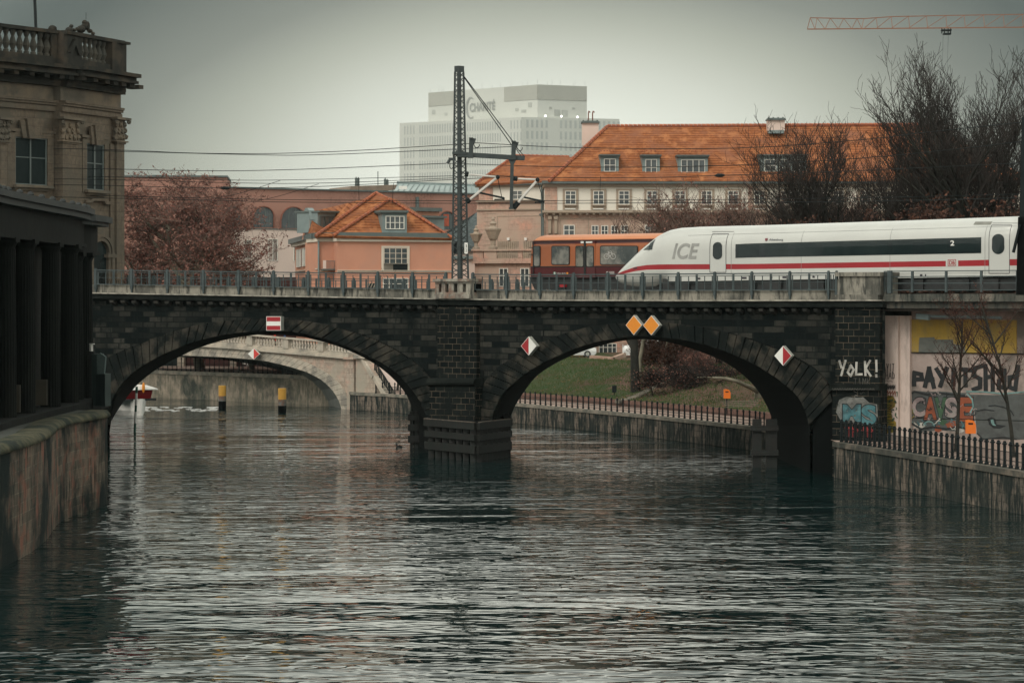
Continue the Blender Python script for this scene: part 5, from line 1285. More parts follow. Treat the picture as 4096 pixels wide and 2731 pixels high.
def muswin(pl, x0, y0, x1, y1, sw):
    mb = MB(); mb.rect(pl, x0-sw, y0-30, x0, y1+14, 0, .2); mb.rect(pl, x1, y0-30, x1+sw*.8, y1+14, 0, .2); mb.rect(pl, x0-sw-6, y0-46, x1+sw, y0-30, 0, .26); mb.rect(pl, x0, y0-30, x1, y0, 0, .2)
    for y in range(int(y0), int(y1), 62): mb.rect(pl, x0-sw, y, x0, y+2, .2, .215); mb.rect(pl, x1, y, x1+sw*.8, y+2, .2, .215)
    mb.build('window_surround', m_mus, mus)
    mb = MB(); cx = (x0+x1)/2; w = (x1-x0)
    mb.poly(pl, [(cx-w*.24, y0-108), (cx+w*.30, y0-108), (cx+w*.20, y0+6), (cx-w*.16, y0+6)], .2, .5); mb.poly(pl, [(cx-w*.42, y0-100), (cx-w*.27, y0-100), (cx-w*.19, y0+2), (cx-w*.32, y0+2)], .2, .38); mb.build('keystone', m_mus, mus)
    mb = MB(); mb.rect(pl, x0-14, y1, x1+16, y1+16, 0, .5); mb.rect(pl, x0-4, y1+16, x1+6, y1+32, 0, .2); mb.build('sill', m_musm, mus)
    w = window(pl, x0, y0, x1, y1, mus, 2, (.42,), 7, off=.05, frame=m_zincd, glass=m_glassd)
muswin(M1, 76, 786, 260, 1056, 44); muswin(M2, 482, 822, 584, 1086, 24); muswin(M1, -170, 775, 0-15, 1045, 40)
mb = MB(); mb.poly(M2, [(470, 1140), (500, 1140), (515, 1132), (580, 1134), (590, 1150), (625, 1152), (625, 1168), (585, 1166), (575, 1148), (518, 1146), (505, 1156), (470, 1156)], 0, .3); mb.build('apron_moulding', m_mus, mus)
# round arch low down
mb = MB(); cx, cy = 560, 1440
for rr, o in ((72, .35), (56, .25)):
    pts = [(cx+rr*math.cos(R(a))*.9, cy-rr*1.35*math.sin(R(a))) for a in range(0, 181, 15)]
    for a, b in zip(pts, pts[1:]): mb.bar(M2.pt(*a, o*.5), M2.pt(*b, o*.5), .3, .25)
    mb.rect(M2, cx-rr*.9-8, cy, cx-rr*.9+8, 1640, 0, o); mb.rect(M2, cx+rr*.9-8, cy, cx+rr*.9+8, 1640, 0, o)
mb.rect(M2, 470, 1450, 480, 1470, 0, .4); mb.rect(M2, 590, 1450, 640, 1470, 0, .4); mb.build('round_arch', m_mus, mus)
mb = MB(); pts = [(cx+44*math.cos(R(a)), cy-60*math.sin(R(a))) for a in range(0, 181, 15)]+[(cx-44, 1640), (cx+44, 1640)]; mb.poly(M2, pts, 0, .04); mb.build('arch_window', m_glassd, mus)

# =================================================================== dark colonnade in front, left edge
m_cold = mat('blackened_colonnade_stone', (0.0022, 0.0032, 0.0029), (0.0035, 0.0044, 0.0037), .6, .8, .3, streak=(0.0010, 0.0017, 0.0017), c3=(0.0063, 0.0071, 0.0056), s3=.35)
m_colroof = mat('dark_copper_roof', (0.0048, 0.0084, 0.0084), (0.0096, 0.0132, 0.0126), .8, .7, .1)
col_ = thing('dark_colonnade', 'soot-dark curved colonnade with fluted columns on the left quay', 'colonnade', (-21, 118, 4.5))
zg = 4.5
# curved entablature: plan arc, picture columns 0..337 (4096 px)
KC = 1.085
arcp = [(a, b*KC) for a, b in [(-140, 99), (-40, 104), (0, 106.5), (90, 111.5), (180, 117), (260, 122), (310, 126), (337, 129.5)]]
zt = lambda px, y, Y: EYE+(HZ-y)/F*Y
zr = zt(0, 764, 106.5*KC); ze = zt(0, 905, 106.5*KC)
def arcw(off, z, arc=None):
    out = []
    pts = [PZ(px, Y, 0) for px, Y in (arc or arcp)]
    for i, p in enumerate(pts):
        d = (pts[min(i+1, len(pts)-1)]-pts[max(i-1, 0)]).normalized(); n = Vector((d.y, -d.x, 0)); 
        out.append(Vector((p.x+n.x*off, p.y+n.y*off, z)))
    return out
def arcband(mb, o, z0, z1, depth=3.0, arc=None):
    a, b, c, d = arcw(o, z1, arc), arcw(o, z0, arc), arcw(-depth, z0, arc), arcw(-depth, z1, arc); mb.loft([list(q) for q in zip(a, b, c, d)], closed=True, cap=True)
mb = MB(); arcband(mb, .55, zr-.28, zr); arcband(mb, .38, zr-.55, zr-.28); mb.build('roof_edge', m_colroof, col_)
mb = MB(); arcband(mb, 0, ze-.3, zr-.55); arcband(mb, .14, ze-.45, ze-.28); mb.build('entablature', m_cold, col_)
for p in arcw(.35, zr)[1:-1] + [a.lerp(b, .5) for a, b in zip(arcw(.35, zr)[1:-1], arcw(.35, zr)[2:])]: mb = MB(); mb.blob(p+Vector((0, 0, .05)), (.16, .16, .14), n=6); mb.build('antefix', m_colroof, col_)
mb = MB(); arcband(mb, .5, zg-.5, zg+.28); mb.build('plinth', m_cold, col_)
def fluted(p, r, z0, z1, cap=True):
    mb = MB(); n = 40; rings = []
    for f_, rr in ((0, 1.0), (.35, .99), (.7, .93), (1, .86)):
        rings.append([Vector((p.x+math.cos(2*math.pi*k/n)*r*rr*(1 if k % 2 else .93), p.y+math.sin(2*math.pi*k/n)*r*rr*(1 if k % 2 else .93), z0+(z1-z0)*f_)) for k in range(n)])
    mb.loft(rings, closed=True); 
    if cap:
        mb.lathe((p.x, p.y, z1), [(r*.86, 0), (r*.9, .1), (r*1.1, .28), (r*1.12, .3)], 16)
        q = r*1.15; mb.box(p.x-q, p.y-q, z1+.3, p.x+q, p.y+q, z1+.5)
    return mb
for px, Y in ((-60, 105), (22, 109.6), (100, 113.6), (202, 120), (278, 125)):
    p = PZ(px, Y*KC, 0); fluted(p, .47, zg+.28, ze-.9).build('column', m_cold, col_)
mb = MB(); cw_ = [(a, b*KC) for a, b in [(-140, 104), (0, 111), (120, 118.5), (230, 125.5), (300, 131)]]
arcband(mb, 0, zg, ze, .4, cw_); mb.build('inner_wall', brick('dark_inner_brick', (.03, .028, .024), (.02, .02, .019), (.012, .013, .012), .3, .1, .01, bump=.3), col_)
for px, Y in ((40, 111.5), (150, 119)):
    mb = MB(); p = PZ(px, Y*KC, 0); mb.box(p.x-.45, p.y-.1, zg+.4, p.x+.45, p.y+.1, zg+1.6); mb.build('niche_panel', mat('pale_niche', (.05, .045, .035)), col_)
mb = MB(); p = PZ(16, 109.8*KC, 0); mb.box(p.x-.02, p.y-.2, 9.2, p.x+.12, p.y, 11.2); mb.build('window_strip', m_glassp, col_)
# second bay stepping out to the right
arc2 = [(a, b*KC) for a, b in [(250, 127.5), (330, 129.5), (372, 132), (398, 134.5)]]
zr2 = zt(340, 868, 130*KC); ze2 = zt(340, 962, 130*KC)
mb = MB(); arcband(mb, .7, zr2-.22, zr2+.1, 3, arc2); arcband(mb, .5, zr2-.4, zr2-.22, 3, arc2); q = arcw(.7, zr2+.1, arc2)+arcw(-3, zr2+.1, arc2)[::-1]; top = [v+Vector((0, 0, .45)) for v in q]
mb.build('roof_edge', m_colroof, col_)
mb = MB(); arcband(mb, -.1, ze2-.55, zr2-.4, 3, arc2); arcband(mb, .05, ze2-.7, ze2-.5, 3, arc2); mb.build('entablature', m_cold, col_)
for px, Y in ((300, 128.3), (338, 130.3)):
    fluted(PZ(px, Y*KC, 0), .44, zg+.28, zt(330, 1050, 129.5*KC)).build('column', m_cold, col_)
mb = MB(); p = PZ(345, 131*KC, 0); mb.box(p.x-.55, p.y-.5, zg+.1, p.x+.02, p.y+.5, zg+.9); mb.build('pedestal', mat('brownish_pedestal', (.10, .075, .055), (.05, .045, .035)), col_)
mb = MB(); arcband(mb, .45, zg-.4, zg+.28, 3, arc2); mb.build('plinth', m_cold, col_)
# =================================================================== pale stone bridge behind the left arch
MPl = Pl(640, 268, 1440, 243); s4 = MPl.w('S4'); s8 = MPl.w('S8')
m_ash = brick('warm_ashlar', (.50, .41, .33), (.43, .34, .27), (.24, .19, .155), 1.1, .40, .016, dirt=(.36, .32, .26), dscale=.3, third=(.50, .33, .26), bump=.25)
m_ashp = mat('pale_moulding_stone', (.50, .43, .35), (.36, .33, .275), .8, .85, .2, c3=(.24, .22, .19), s3=.6)
mbg = thing('stone_bridge', 'pale pink stone arch bridge with balustrade seen through the left arch', 'bridge', (-20, 252, 0))
INN = [(500, 1415), (640, 1417), (723, 1421), (910, 1429), (1036, 1440), (1076, 1446), (1153, 1464), (1230, 1488), (1287, 1518), (1325, 1552), (1352, 1590), (1369, 1636), (1371, 1665)]
OUTR = [(500, 1384), (640, 1386), (730, 1389), (910, 1396), (1036, 1407), (1080, 1413), (1157, 1424), (1235, 1451), (1306, 1489), (1363, 1535), (1390, 1579), (1397, 1636), (1398, 1665)]
BCK = [(500, 1420), (640, 1422), (723, 1428), (900, 1440), (980, 1452), (1040, 1462), (1120, 1482), (1161, 1500), (1191, 1530), (1226, 1572), (1249, 1624), (1252, 1650), (1253, 1660)]
I_, O_ = resample(INN, 44), resample(OUTR, 44)
mb = MB(); mid_ = [((a[0]+b[0])/2, (a[1]+b[1])/2) for a, b in zip(I_, O_)]
for i in range(44):
    for S, T, o in ((I_, mid_, .05), (mid_, O_, .09)):
        g = .03; l = lambda Q, t: (Q[i][0]+(Q[i+1][0]-Q[i][0])*t, Q[i][1]+(Q[i+1][1]-Q[i][1])*t)
        mb.poly(MPl, [l(T, g), l(T, 1-g), l(S, 1-g), l(S, g)], -.4, o)
mb.build('arch_ring', m_ashp, mbg)
mb = MB(); mb.loft([[MPl.pt(*a, .02), MPl.pt(*b, .02)] for a, b in zip(I_, O_)]); mb.build('ring_joint', m_quay, mbg)
mb = MB(); fr = [MPl.pt(*p) for p in INN]; bk = [P(*p, MPl.Y(p[0])+13) for p in BCK]; mb.loft([fr, [a.lerp(b, .5) for a, b in zip(fr, bk)], bk]); mb.build('vault', mat('grey_vault_render', (.16, .165, .15), (.12, .125, .115), .5, .9, .1), mbg)
mb = MB(); P1 = [(x, y) for x, y in O_ if x < 1397]
top = lambda x: interp([(500, 1376), (900, 1388), (1000, 1399), (1398, 1433)], x)
mb.loft([[MPl.pt(x, top(x)), MPl.pt(x, y+2)] for x, y in P1]); mb.build('spandrel', m_ash, mbg)
mb = MB()
def slopeband(mb, x0, x1, d0, d1, o0, o1):
    n = 8; mb.loft([[MPl.pt(x, top(x)+d0, o0), MPl.pt(x, top(x)+d0, o1), MPl.pt(x, top(x)+d1, o1), MPl.pt(x, top(x)+d1, o0)] for x in [x0+(x1-x0)*i/n for i in range(n+1)]], closed=True, cap=True)
slopeband(mb, 500, 1400, -5, 2, -.3, .35); slopeband(mb, 500, 1400, -14, -5, -.3, .2); slopeband(mb, 500, 1400, -20, -14, -13, .12); slopeband(mb, 500, 1400, -62, -56, -.3, .3); mb.build('cornice', m_ashp, mbg)
mb = MB()
for x in (850, 993, 1137, 1277): slopeband(mb, x, x+22, -57, -19, -.25, .2)
mb.build('balustrade_pier', m_ashp, mbg)
for x0, x1 in ((700, 850), (876, 993), (1018, 1137), (1162, 1277), (1302, 1390)):
    n = int((x1-x0)/11.5)
    for i in range(n):
        x = x0+(x1-x0)*(i+.5)/n; p = MPl.pt(x, top(x)-20, -.05); H = (36.5)/F*MPl.Y(x); mb = MB()
        mb.lathe(p, [(.10, 0), (.10, .08*H), (.06, .15*H), (.13, .4*H), (.06, .78*H), (.10, .9*H), (.10, H)], 6); mb.build('baluster', m_ashp, mbg)
mb = MB(); mb.poly(MPl, [(1394, 1433), (1424, 1433), (1424, 1665), (1397, 1665)], -12, .25); mb.poly(MPl, [(1390, 1428), (1430, 1430), (1430, 1438), (1390, 1436)], -12, .5); mb.build('pilaster', m_ash, mbg)
RW = Pl(1420, 243, 1556, 238); mb = MB(); mb.poly(RW, [(1424, 1434), (1458, 1434), (1558, 1598), (1558, 1668), (1424, 1668)], -1, 0); mb.build('wing_wall', m_ash, mbg)
mb = MB(); mb.poly(RW, [(1424, 1418), (1456, 1422), (1466, 1434), (1424, 1434)], -1, .3)
for a, b in (((1452, 1434), (1496, 1508)), ((1500, 1508), (1550, 1596)), ((1550, 1590), (1566, 1600))): mb.bar(RW.pt(*a, -.2), RW.pt(*b, -.2), .8, .35)
mb.build('stair_coping', m_ashp, mbg)
mb = MB(); mb.poly(Pl(1470, 246, 1570, 243), [(1456, 1425), (1480, 1425), (1575, 1560), (1575, 1600), (1560, 1600)], -3, 0); mb.build('stair_flank', m_pinkwhite, mbg)
def stair_rail():
    mb = MB(); R2 = RW
    for a, b in (((1488, 1448), (1560, 1560)),):
        for i in range(12):
            t = i/11; x = a[0]+(b[0]-a[0])*t; y = a[1]+(b[1]-a[1])*t; mb.bar(R2.pt(x, y+32, -.3), R2.pt(x, y-2, -.3), .09 if i % 3 else .14)
        mb.bar(R2.pt(*a, -.3), R2.pt(*b, -.3), .09); mb.bar(R2.pt(a[0], a[1]+28, -.3), R2.pt(b[0], b[1]+28, -.3), .05)
    mb.build('stair_railing', m_black, None, 'dark iron handrail going down the steps of the pale bridge', 'railing')
stair_rail()
sign('navigation_sign', 'small diamond sign, white left half and red right half, on the pale bridge', MPl, diamond(1037, 1415, 24, 23), [('red_half', mat('bright_red_sign', (.62, .04, .03), None, 2, .5, 0), half(1037, 1415, 24, 23, False))], .1, off=.6)
# buildings and people beyond, under the pale bridge
bx = thing('quayside_building', 'dark red building with stone columns behind the far quay fence', 'building', (-32, 290, 3))
FP_ = Pl(480, 292, 1300, 286, 'S8'); mb = MB(); mb.rz(FP_, 0, 2500, 2.6, 12, -6, 0); mb.build('wall', mat('dark_red_render', (.10, .045, .04), (.07, .04, .038), .4, .9, .1), bx)
mb = MB(); mb.rect(FP_, 925, 330, 1010, 580, 0, .5); mb.build('column', m_ashp, bx); mb = MB(); mb.rect(FP_, 1540, 380, 1610, 580, 0, .3); mb.build('column', m_ashp, bx)
mb = MB(); mb.rect(FP_, 200, 330, 925, 580, 0, .1); mb.rect(FP_, 1020, 480, 1240, 590, 0, .2); mb.build('dark_opening', mat('dark_recess', (.02, .03, .03)), bx)
mb = MB(); mb.rect(FP_, 1672, 412, 1716, 462, 0, .12); mb.rect(FP_, 1732, 420, 1798, 480, 0, .12); mb.build('pale_panel', m_white, bx)
mb = MB(); mb.rect(FP_, 1180, 360, 1192, 560, .1, .25); mb.build('pipe', m_zincd, bx)

# =================================================================== people
def person(name, label, base, h, face, coat, legs, skin=(.35, .2, .14), arms=(.1, .1), hair=(.03, .02, .015)):
    """standing figure grown from a joint skeleton"""
    k = h/1.75; c = math.cos(face); s_ = math.sin(face)
    def W(x, y, z): return (base[0]+(x*c-y*s_)*k, base[1]+(x*s_+y*c)*k, base[2]+z*k)
    J = [(0, 0, .95), (0, 0, 1.15), (0, .01, 1.38), (0, .01, 1.5), (0, .02, 1.62), (0, .02, 1.72),
         (.10, 0, .90), (.11, .03, .50), (.11, .0, .09), (.11, .13, .04), (-.10, 0, .90), (-.12, -.04, .50), (-.12, -.1, .09), (-.12, .03, .04),
         (.19, 0, 1.42), (.24, .02, 1.14), (.25, .12, .90), (.25, .16, .82), (-.19, 0, 1.42), (-.25, -.02, 1.14), (-.24, .08, .90), (-.24, .12, .82)]
    Rd = [.15, .14, .17, .06, .09, .085, .10, .07, .05, .04, .10, .07, .05, .04, .07, .05, .04, .035, .07, .05, .04, .035]
    E = [(0, 1), (1, 2), (2, 3), (3, 4), (4, 5), (0, 6), (6, 7), (7, 8), (8, 9), (0, 10), (10, 11), (11, 12), (12, 13), (2, 14), (14, 15), (15, 16), (16, 17), (2, 18), (18, 19), (19, 20), (20, 21)]
    me = bpy.data.meshes.new(name); me.from_pydata([W(*p) for p in J], E, []); o = bpy.data.objects.new(name, me); sc.collection.objects.link(o)
    sm = o.modifiers.new('skin', 'SKIN'); 
    for i, r in enumerate(Rd): me.skin_vertices[0].data[i].radius = (r*k, r*k*.8)
    me.skin_vertices[0].data[0].use_root = True
    su = o.modifiers.new('sub', 'SUBSURF'); su.levels = 1; su.render_levels = 1
    bpy.context.view_layer.update(); dg = bpy.context.evaluated_depsgraph_get(); ev = bpy.data.meshes.new_from_object(o.evaluated_get(dg))
    bpy.data.objects.remove(o)
    mm = [coat, legs, mat(name+'_skin', skin, None, 3, .6, 0), mat(name+'_hair', hair, None, 3, .7, 0)]
    ob = bpy.data.objects.new(name, ev); sc.collection.objects.link(ob)
    ev.materials.clear()
    for m in mm: ev.materials.append(m)
    for p in ev.polygons:
        z = (p.center.z-base[2])/k; q = p.center.xy-Vector(base[:2])
        p.material_index = 0 if .78 < z < 1.47 else (1 if z <= .78 else 2)
        if z > 1.47 and (z > 1.70 or (-q.x*s_+q.y*c) < -.01): p.material_index = 3
        if z < .88 and abs(q.x*c+q.y*s_) > .2*k: p.material_index = 2
        p.use_smooth = True
    tag(ob, label, 'person'); return ob
m_coat = mat('dark_coat', (.012, .014, .018)); m_trs = mat('dark_trousers', (.015, .016, .02)); m_redc = mat('red_jacket', (.5, .04, .02)); m_bluec = mat('blue_jacket', (.06, .10, .2)); m_shirt = mat('pale_shirt', (.4, .4, .4))
pp = P(963, 1499, 271); person('person', 'person in a dark coat standing behind the far quay fence', (pp.x, pp.y, 2.66), 1.78, R(185), m_coat, m_trs)
for px, m, l in ((1043, m_redc, 'person in a red jacket walking behind the balustrade of the pale bridge'), (1082, m_bluec, 'person in a blue jacket walking behind the balustrade of the pale bridge')):
    q = MPl.pt(px, top(px)-18, -1.6); person('person', l, (q.x, q.y, q.z-.25), 1.7, R(95), m, m_trs)
# =================================================================== mooring piles, pole, boat
m_yel = mat('yellow_pile_paint', (.50, .27, .04), (.44, .23, .035), 1.5, .5, .05); m_pgrey = mat('grey_pile_band', (.14, .16, .155), (.07, .07, .06), 2, .7, .2, c3=(.16, .07, .04), s3=1.2)
for i, (x0, x1, yt, ym, yg, yb0, lab) in enumerate(((874, 904, 1543, 1583, 1604, 1637, 'left one of the two yellow-topped steel mooring piles in the river'), (1112, 1145, 1554, 1597, 1622, 1652, 'right one of the two yellow-topped steel mooring piles in the river'))):
    Y = EYE*F/(yb0-HZ); cx = (x0+x1)/2; r = (x1-x0)/2/F*Y; p = PZ(cx, Y, 0); z = lambda y: EYE+(HZ-y)/F*Y
    ob = thing('mooring_pile', lab, 'mooring pile', tuple(p), 'yellow topped piles')
    for nm, a, b, m in (('top_band', ym, yt, m_yel), ('grey_band', yg, ym, m_pgrey), ('shaft', yb0+40, yg, m_soffit)):
        mb = MB(); mb.lathe((p.x, p.y, 0), [(r, z(a)), (r, z(b))]+([(r*.98, z(b)+.03)] if nm == 'top_band' else []), 20); mb.build(nm, m, ob)
ob = thing('marker_pole', 'green and white striped pole standing in the water under the left arch', 'pole', tuple(P(545, 1725, 203)))
m_grn = mat('green_pole_paint', (.02, .12, .08), None, 1, .5, 0)
for i, (a, b, m) in enumerate(((1546, 1572, m_grn), (1572, 1621, m_white), (1621, 1646, m_grn), (1646, 1693, m_white), (1693, 1731, m_grn), (1731, 1790, m_under))):
    mb = MB(); t = lambda y: 547-(y-1546)*.045; mb.tube([P(t(a), a, 203), P(t(b), b, 203)], .09 if i < 5 else .06, 8); mb.build('band', m, ob)
boat = thing('tour_boat', 'white and red river boat half hidden behind the left arch', 'boat', (-33, 232, 0))
BO = Pl(430, 236, 560, 231); mb = MB(); z0 = 0
sec = []
for px, w, zt_ in ((455, 1.6, 2.3), (500, 1.6, 2.3), (530, 1.3, 2.4), (552, .8, 2.55), (566, .1, 2.7)):
    zt_ = zt_*.52; sec.append([BO.pz(px, -.3, w*.5), BO.pz(px, .4, w*.8), BO.pz(px, zt_, w), BO.pz(px, zt_, -w), BO.pz(px, .4, -w*.8), BO.pz(px, -.3, -w*.5)])
mb.loft(sec, closed=True, cap=True); mb.build('hull', m_white, boat)
mb = MB(); mb.rz(BO, 455, 557, 1.22, 1.4, -1.6, 1.45); mb.build('black_band', m_under, boat)
mb = MB(); mb.prism([BO.pz(455, 1.4, 1.2), BO.pz(552, 1.4, 1.2), BO.pz(560, 2.15, 1.2), BO.pz(455, 2.15, 1.2)], [BO.pz(455, 1.4, -1.2), BO.pz(552, 1.4, -1.2), BO.pz(560, 2.15, -1.2), BO.pz(455, 2.15, -1.2)]); cab = mb.build('cabin', m_redp, boat)
mb = MB(); mb.rz(BO, 512, 526, 1.52, 2.0, 1.2, 1.24); mb.rz(BO, 534, 546, 1.52, 2.0, 1.2, 1.24); mb.build('window', m_white, cab)
mb = MB(); rr = []
for px in (455, 500, 540, 570):
    rr.append([BO.pz(px, 2.15, 1.5), BO.pz(px, 2.25, 1.4), BO.pz(px-4, 2.55, .5), BO.pz(px-4, 2.55, -.5), BO.pz(px, 2.25, -1.4), BO.pz(px, 2.15, -1.5)])
mb.loft(rr, closed=True, cap=True, mi=lambda i, k: 1 if k in (0, 4) else 0); mb.build('roof', [m_white, m_redp], boat)
lf = MB(); lf.blob(BO.pz(574, 2.35, 0), (.13, .13, .45)); lf.build('orange_fender', m_orangep, boat)
wk = MB(); rng = random.Random(5)
for i in range(46):
    px = 572+rng.random()**1.6*300; Y = 240+rng.random()*9; wk.blob(PZ(px, Y, .0), (.2+rng.random()*.3, .1, .02), seed=i, n=6)
wk.build('wake_foam', mat('foam', (.6, .6, .57), None, 3, .6), kind='stuff')
# =================================================================== park: cars, bins
def lerp2(a, b, t): return a+(b-a)*t
def car(name, label, base, rz, L_, W_, H_, body, prof, glassz, cat):
    th = thing(name, label, cat, base, local=True); ROOT.pop(th.name, None)
    mb = MB(); rings = []
    for x, z0, z1, wk_ in prof:
        w = W_/2*wk_; rings.append([Vector((x*L_, -w, z0*H_)), Vector((x*L_, -w*1.0, lerp2(z0, z1, .45)*H_)), Vector((x*L_, -w*.86, lerp2(z0, z1, .9)*H_)), Vector((x*L_, -w*.7, z1*H_)), Vector((x*L_, w*.7, z1*H_)), Vector((x*L_, w*.86, lerp2(z0, z1, .9)*H_)), Vector((x*L_, w, lerp2(z0, z1, .45)*H_)), Vector((x*L_, w, z0*H_))])
    mb.loft(rings, closed=True, cap=True); bo = mb.build('body', body, th, smooth=False)
    mb = MB()
    for s_ in (-1, 1):
        for (xa, xb, xc, xd) in glassz: y = s_*(W_/2*.93); mb.prism([Vector((xa*L_, y, .58*H_)), Vector((xb*L_, y, .58*H_)), Vector((xc*L_, y*.9, .88*H_)), Vector((xd*L_, y*.9, .88*H_))], [Vector((xa*L_, y*.8, .58*H_)), Vector((xb*L_, y*.8, .58*H_)), Vector((xc*L_, y*.8, .88*H_)), Vector((xd*L_, y*.8, .88*H_))])
    mb.build('side_window', m_tglass, th)
    for wx in (.19, .80):
        for s_ in (-1, 1):
            mb = MB(); c = Vector((wx*L_, s_*W_*.46, .32)); ring = lambda o, r=.32: [c+Vector((r*math.cos(k*math.pi/8), o, r*math.sin(k*math.pi/8))) for k in range(16)]
            mb.prism(ring(.1), ring(-.1)); w = mb.build('wheel', m_under, th); mb = MB(); mb.prism(ring(.11, .18), ring(-.11, .18)); mb.build('rim', m_signgrey, w)
    for s_ in (-1, 1):
        mb = MB(); mb.box(.0*L_-.01, s_*W_*.36-.15, .42*H_, .06, s_*W_*.36+.15, .5*H_); mb.build('headlight', m_pale, th)
    th.location = base; th.rotation_euler = (0, 0, rz); return th
m_carw = mat('white_car_paint', (.74, .75, .73), None, 1, .25, 0)
gz = 4.2
p = P(2425, 1448, 262); carprof = [(0, .22, .5, .8), (.04, .15, .56, .95), (.27, .15, .64, 1), (.42, .15, .97, .98), (.6, .15, 1.0, .98), (.82, .15, .93, .96), (.95, .15, .68, .95), (1, .25, .6, .85)]
car('parked_car', 'white hatchback parked above the grass slope behind the low wall', (p.x-5.3, 262, gz), R(4), 4.3, 1.8, 1.45, m_carw, carprof, ((.33, .58, .56, .43), (.6, .86, .8, .62)), 'car')
p = P(2520, 1448, 260); vanprof = [(0, .12, .42, .85), (.03, .1, .45, .95), (.13, .1, .52, 1), (.25, .1, .96, .98), (.32, .1, 1.0, .98), (.97, .1, 1.0, .98), (1, .12, .96, .97)]
car('delivery_van', 'white high-roof delivery van parked behind the tree trunk', (p.x-.7, 260, gz), R(-3), 5.6, 2.0, 2.5, m_carw, vanprof, ((.2, .33, .33, .26),), 'van')
ob = MB(); ob.rz(Pl(2520, 259, 2700, 259), 2590, 2645, gz+1.35, gz+1.95, .35, .42); ob.build('van_window', m_tglass, bpy.data.objects['delivery_van'].children[0] if False else None, 'dark window on the side of the white van seen through branches', 'window')
bpy.data.objects.remove(bpy.data.objects['van_window'])
lwp = MB(); chainwall(lwp, [tuple(P(2358, 1440, 254).xy), tuple(P(2450, 1452, 251).xy), tuple(P(2462, 1452, 252).xy), tuple(P(2505, 1452, 258).xy)], 2.5, [z for z in (4.55, 4.45, 4.45, 4.7)], .35)
lwp.build('low_wall', m_pinkstone, None, 'low reddish stone wall in front of the parked white car', 'wall')
def grass_z(px, py, Y): return EYE+(HZ-py)/F*Y
ob = thing('litter_bin', 'small dark green litter bin on the grass slope', 'litter bin', tuple(P(2457, 1573, 219)))
mb = MB(); p = P(2457, 1575, 219); mb.box(p.x-.17, p.y-.15, p.z+.12, p.x+.17, p.y+.15, p.z+.62); mb.build('bin', m_black, ob)
mb = MB(); mb.box(p.x-.03, p.y+.1, p.z-.4, p.x+.03, p.y+.2, p.z+.3); mb.box(p.x-.19, p.y-.17, p.z+.62, p.x+.19, p.y+.17, p.z+.66); mb.build('post', m_black, ob)
m_binor = mat('orange_bin_plastic', (.75, .17, .01), (.68, .15, .01), 1, .45, 0)
def obin(label, px, y0, y1, Y, w, ground):
    p = P(px, y1, Y); h = (y1-y0)/F*Y; ob = thing('litter_bin', label, 'litter bin', (p.x, p.y, p.z))
    mb = MB(); c = [(-w/2, 0), (w/2, 0), (w/2, h*.62), (w*.32, h*.92), (-w*.1, h), (-w/2, h*.97)]
    mb.prism([Vector((p.x+a, p.y-w*.35, p.z+b)) for a, b in c], [Vector((p.x+a, p.y+w*.35, p.z+b)) for a, b in c]); mb.build('bin', m_binor, ob)
    mb = MB(); mb.box(p.x-w*.28, p.y-w*.37, p.z+h*.66, p.x+w*.2, p.y-w*.34, p.z+h*.78); mb.build('slot', m_black, ob)
    mb = MB(); mb.box(p.x-.04, p.y+w*.36, ground, p.x+.04, p.y+w*.36+.08, p.z+h*.8); mb.build('post', m_black, ob)
obin('orange litter bin under the trees beyond the right arch', 2908, 1556, 1593, 196, .47, 1.6)
obin('orange litter bin in front of the graffiti wall', 3882, 1678, 1733, 147, .52, 1.8)
# pale park path at the right with thin pale stripes across it
kp = MB()
for i in range(4): kp.bar(P(2885+i*6, 1606+i*7, 189-i*1.5), P(3035, 1601+i*7, 189-i*1.5), .12, .03)
kp.build('path_stripes', m_copgrey, kind='structure')
kp = MB(); q = [P(2905, 1535, 235), P(3060, 1545, 235), P(3060, 1572, 214), P(2935, 1558, 214)]; kp.add([(v.x, v.y, v.z+.1) for v in q], [(0, 1, 2, 3)]); kp.build('park_path', m_path, kind='structure')
st_ = MB(); rng = random.Random(3)
for i in range(60):
    t = i/59; px = 2470+ (2660-2470)*t; py = 1582-(1582-1540)*t
    for j in (0, 1):
        X, Yp = PZ(px, 212+t*11+j*1.2, 0).xy; b_ = min(range(61), key=lambda q: abs((Yp-bank[q][1])*DV.x-(X-bank[q][0])*DV.y)); dd_ = (Vector((X, Yp))-Vector(bank[b_])).length; zz_ = hill(max(dd_, 5.8), bank[b_][1])
        st_.box(X-.17, Yp-.2, zz_-.1, X+.09, Yp+.2, zz_+.13)
st_.build('paver_strip', m_copgrey, kind='structure')

# =================================================================== graffiti wall
GW = Pl(3537, 155.0, 4200, 149.5, 'S7')
gw = thing('graffiti_wall', 'pale wall under the railway covered with graffiti below a yellow panel', 'wall', tuple(GW.pt(1100, 1300)))
zg2 = 1.9; m_gpil = mat('pale_pink_pillar', (.60, .50, .45), (.54, .45, .40), .6, .9, .1, streak=(.42, .35, .31))
m_gwall = mat('painted_over_wall', (0.3750, 0.3075, 0.2775), (0.2850, 0.2325, 0.2100), .7, .9, .1, c3=(0.1500, 0.1350, 0.1200), s3=.45)
mb = MB(); mb.rz(GW, 775, 2300, zg2-.3, GW.zof(1100, 250), -.5, 0); mb.build('wall', m_gwall, gw)
mb = MB(); mb.rz(GW, 562, 705, zg2-.3, GW.zof(640, 318), -.5, .55); mb.rz(GW, 705, 780, zg2-.3, GW.zof(640, 318), -.5, .3); mb.build('pillar', m_gpil, gw)
mb = MB(); mb.rz(GW, 600, 760, GW.zof(640, 318), GW.zof(640, 255), -.5, .2); mb.build('pillar_cap', m_cornice, gw)
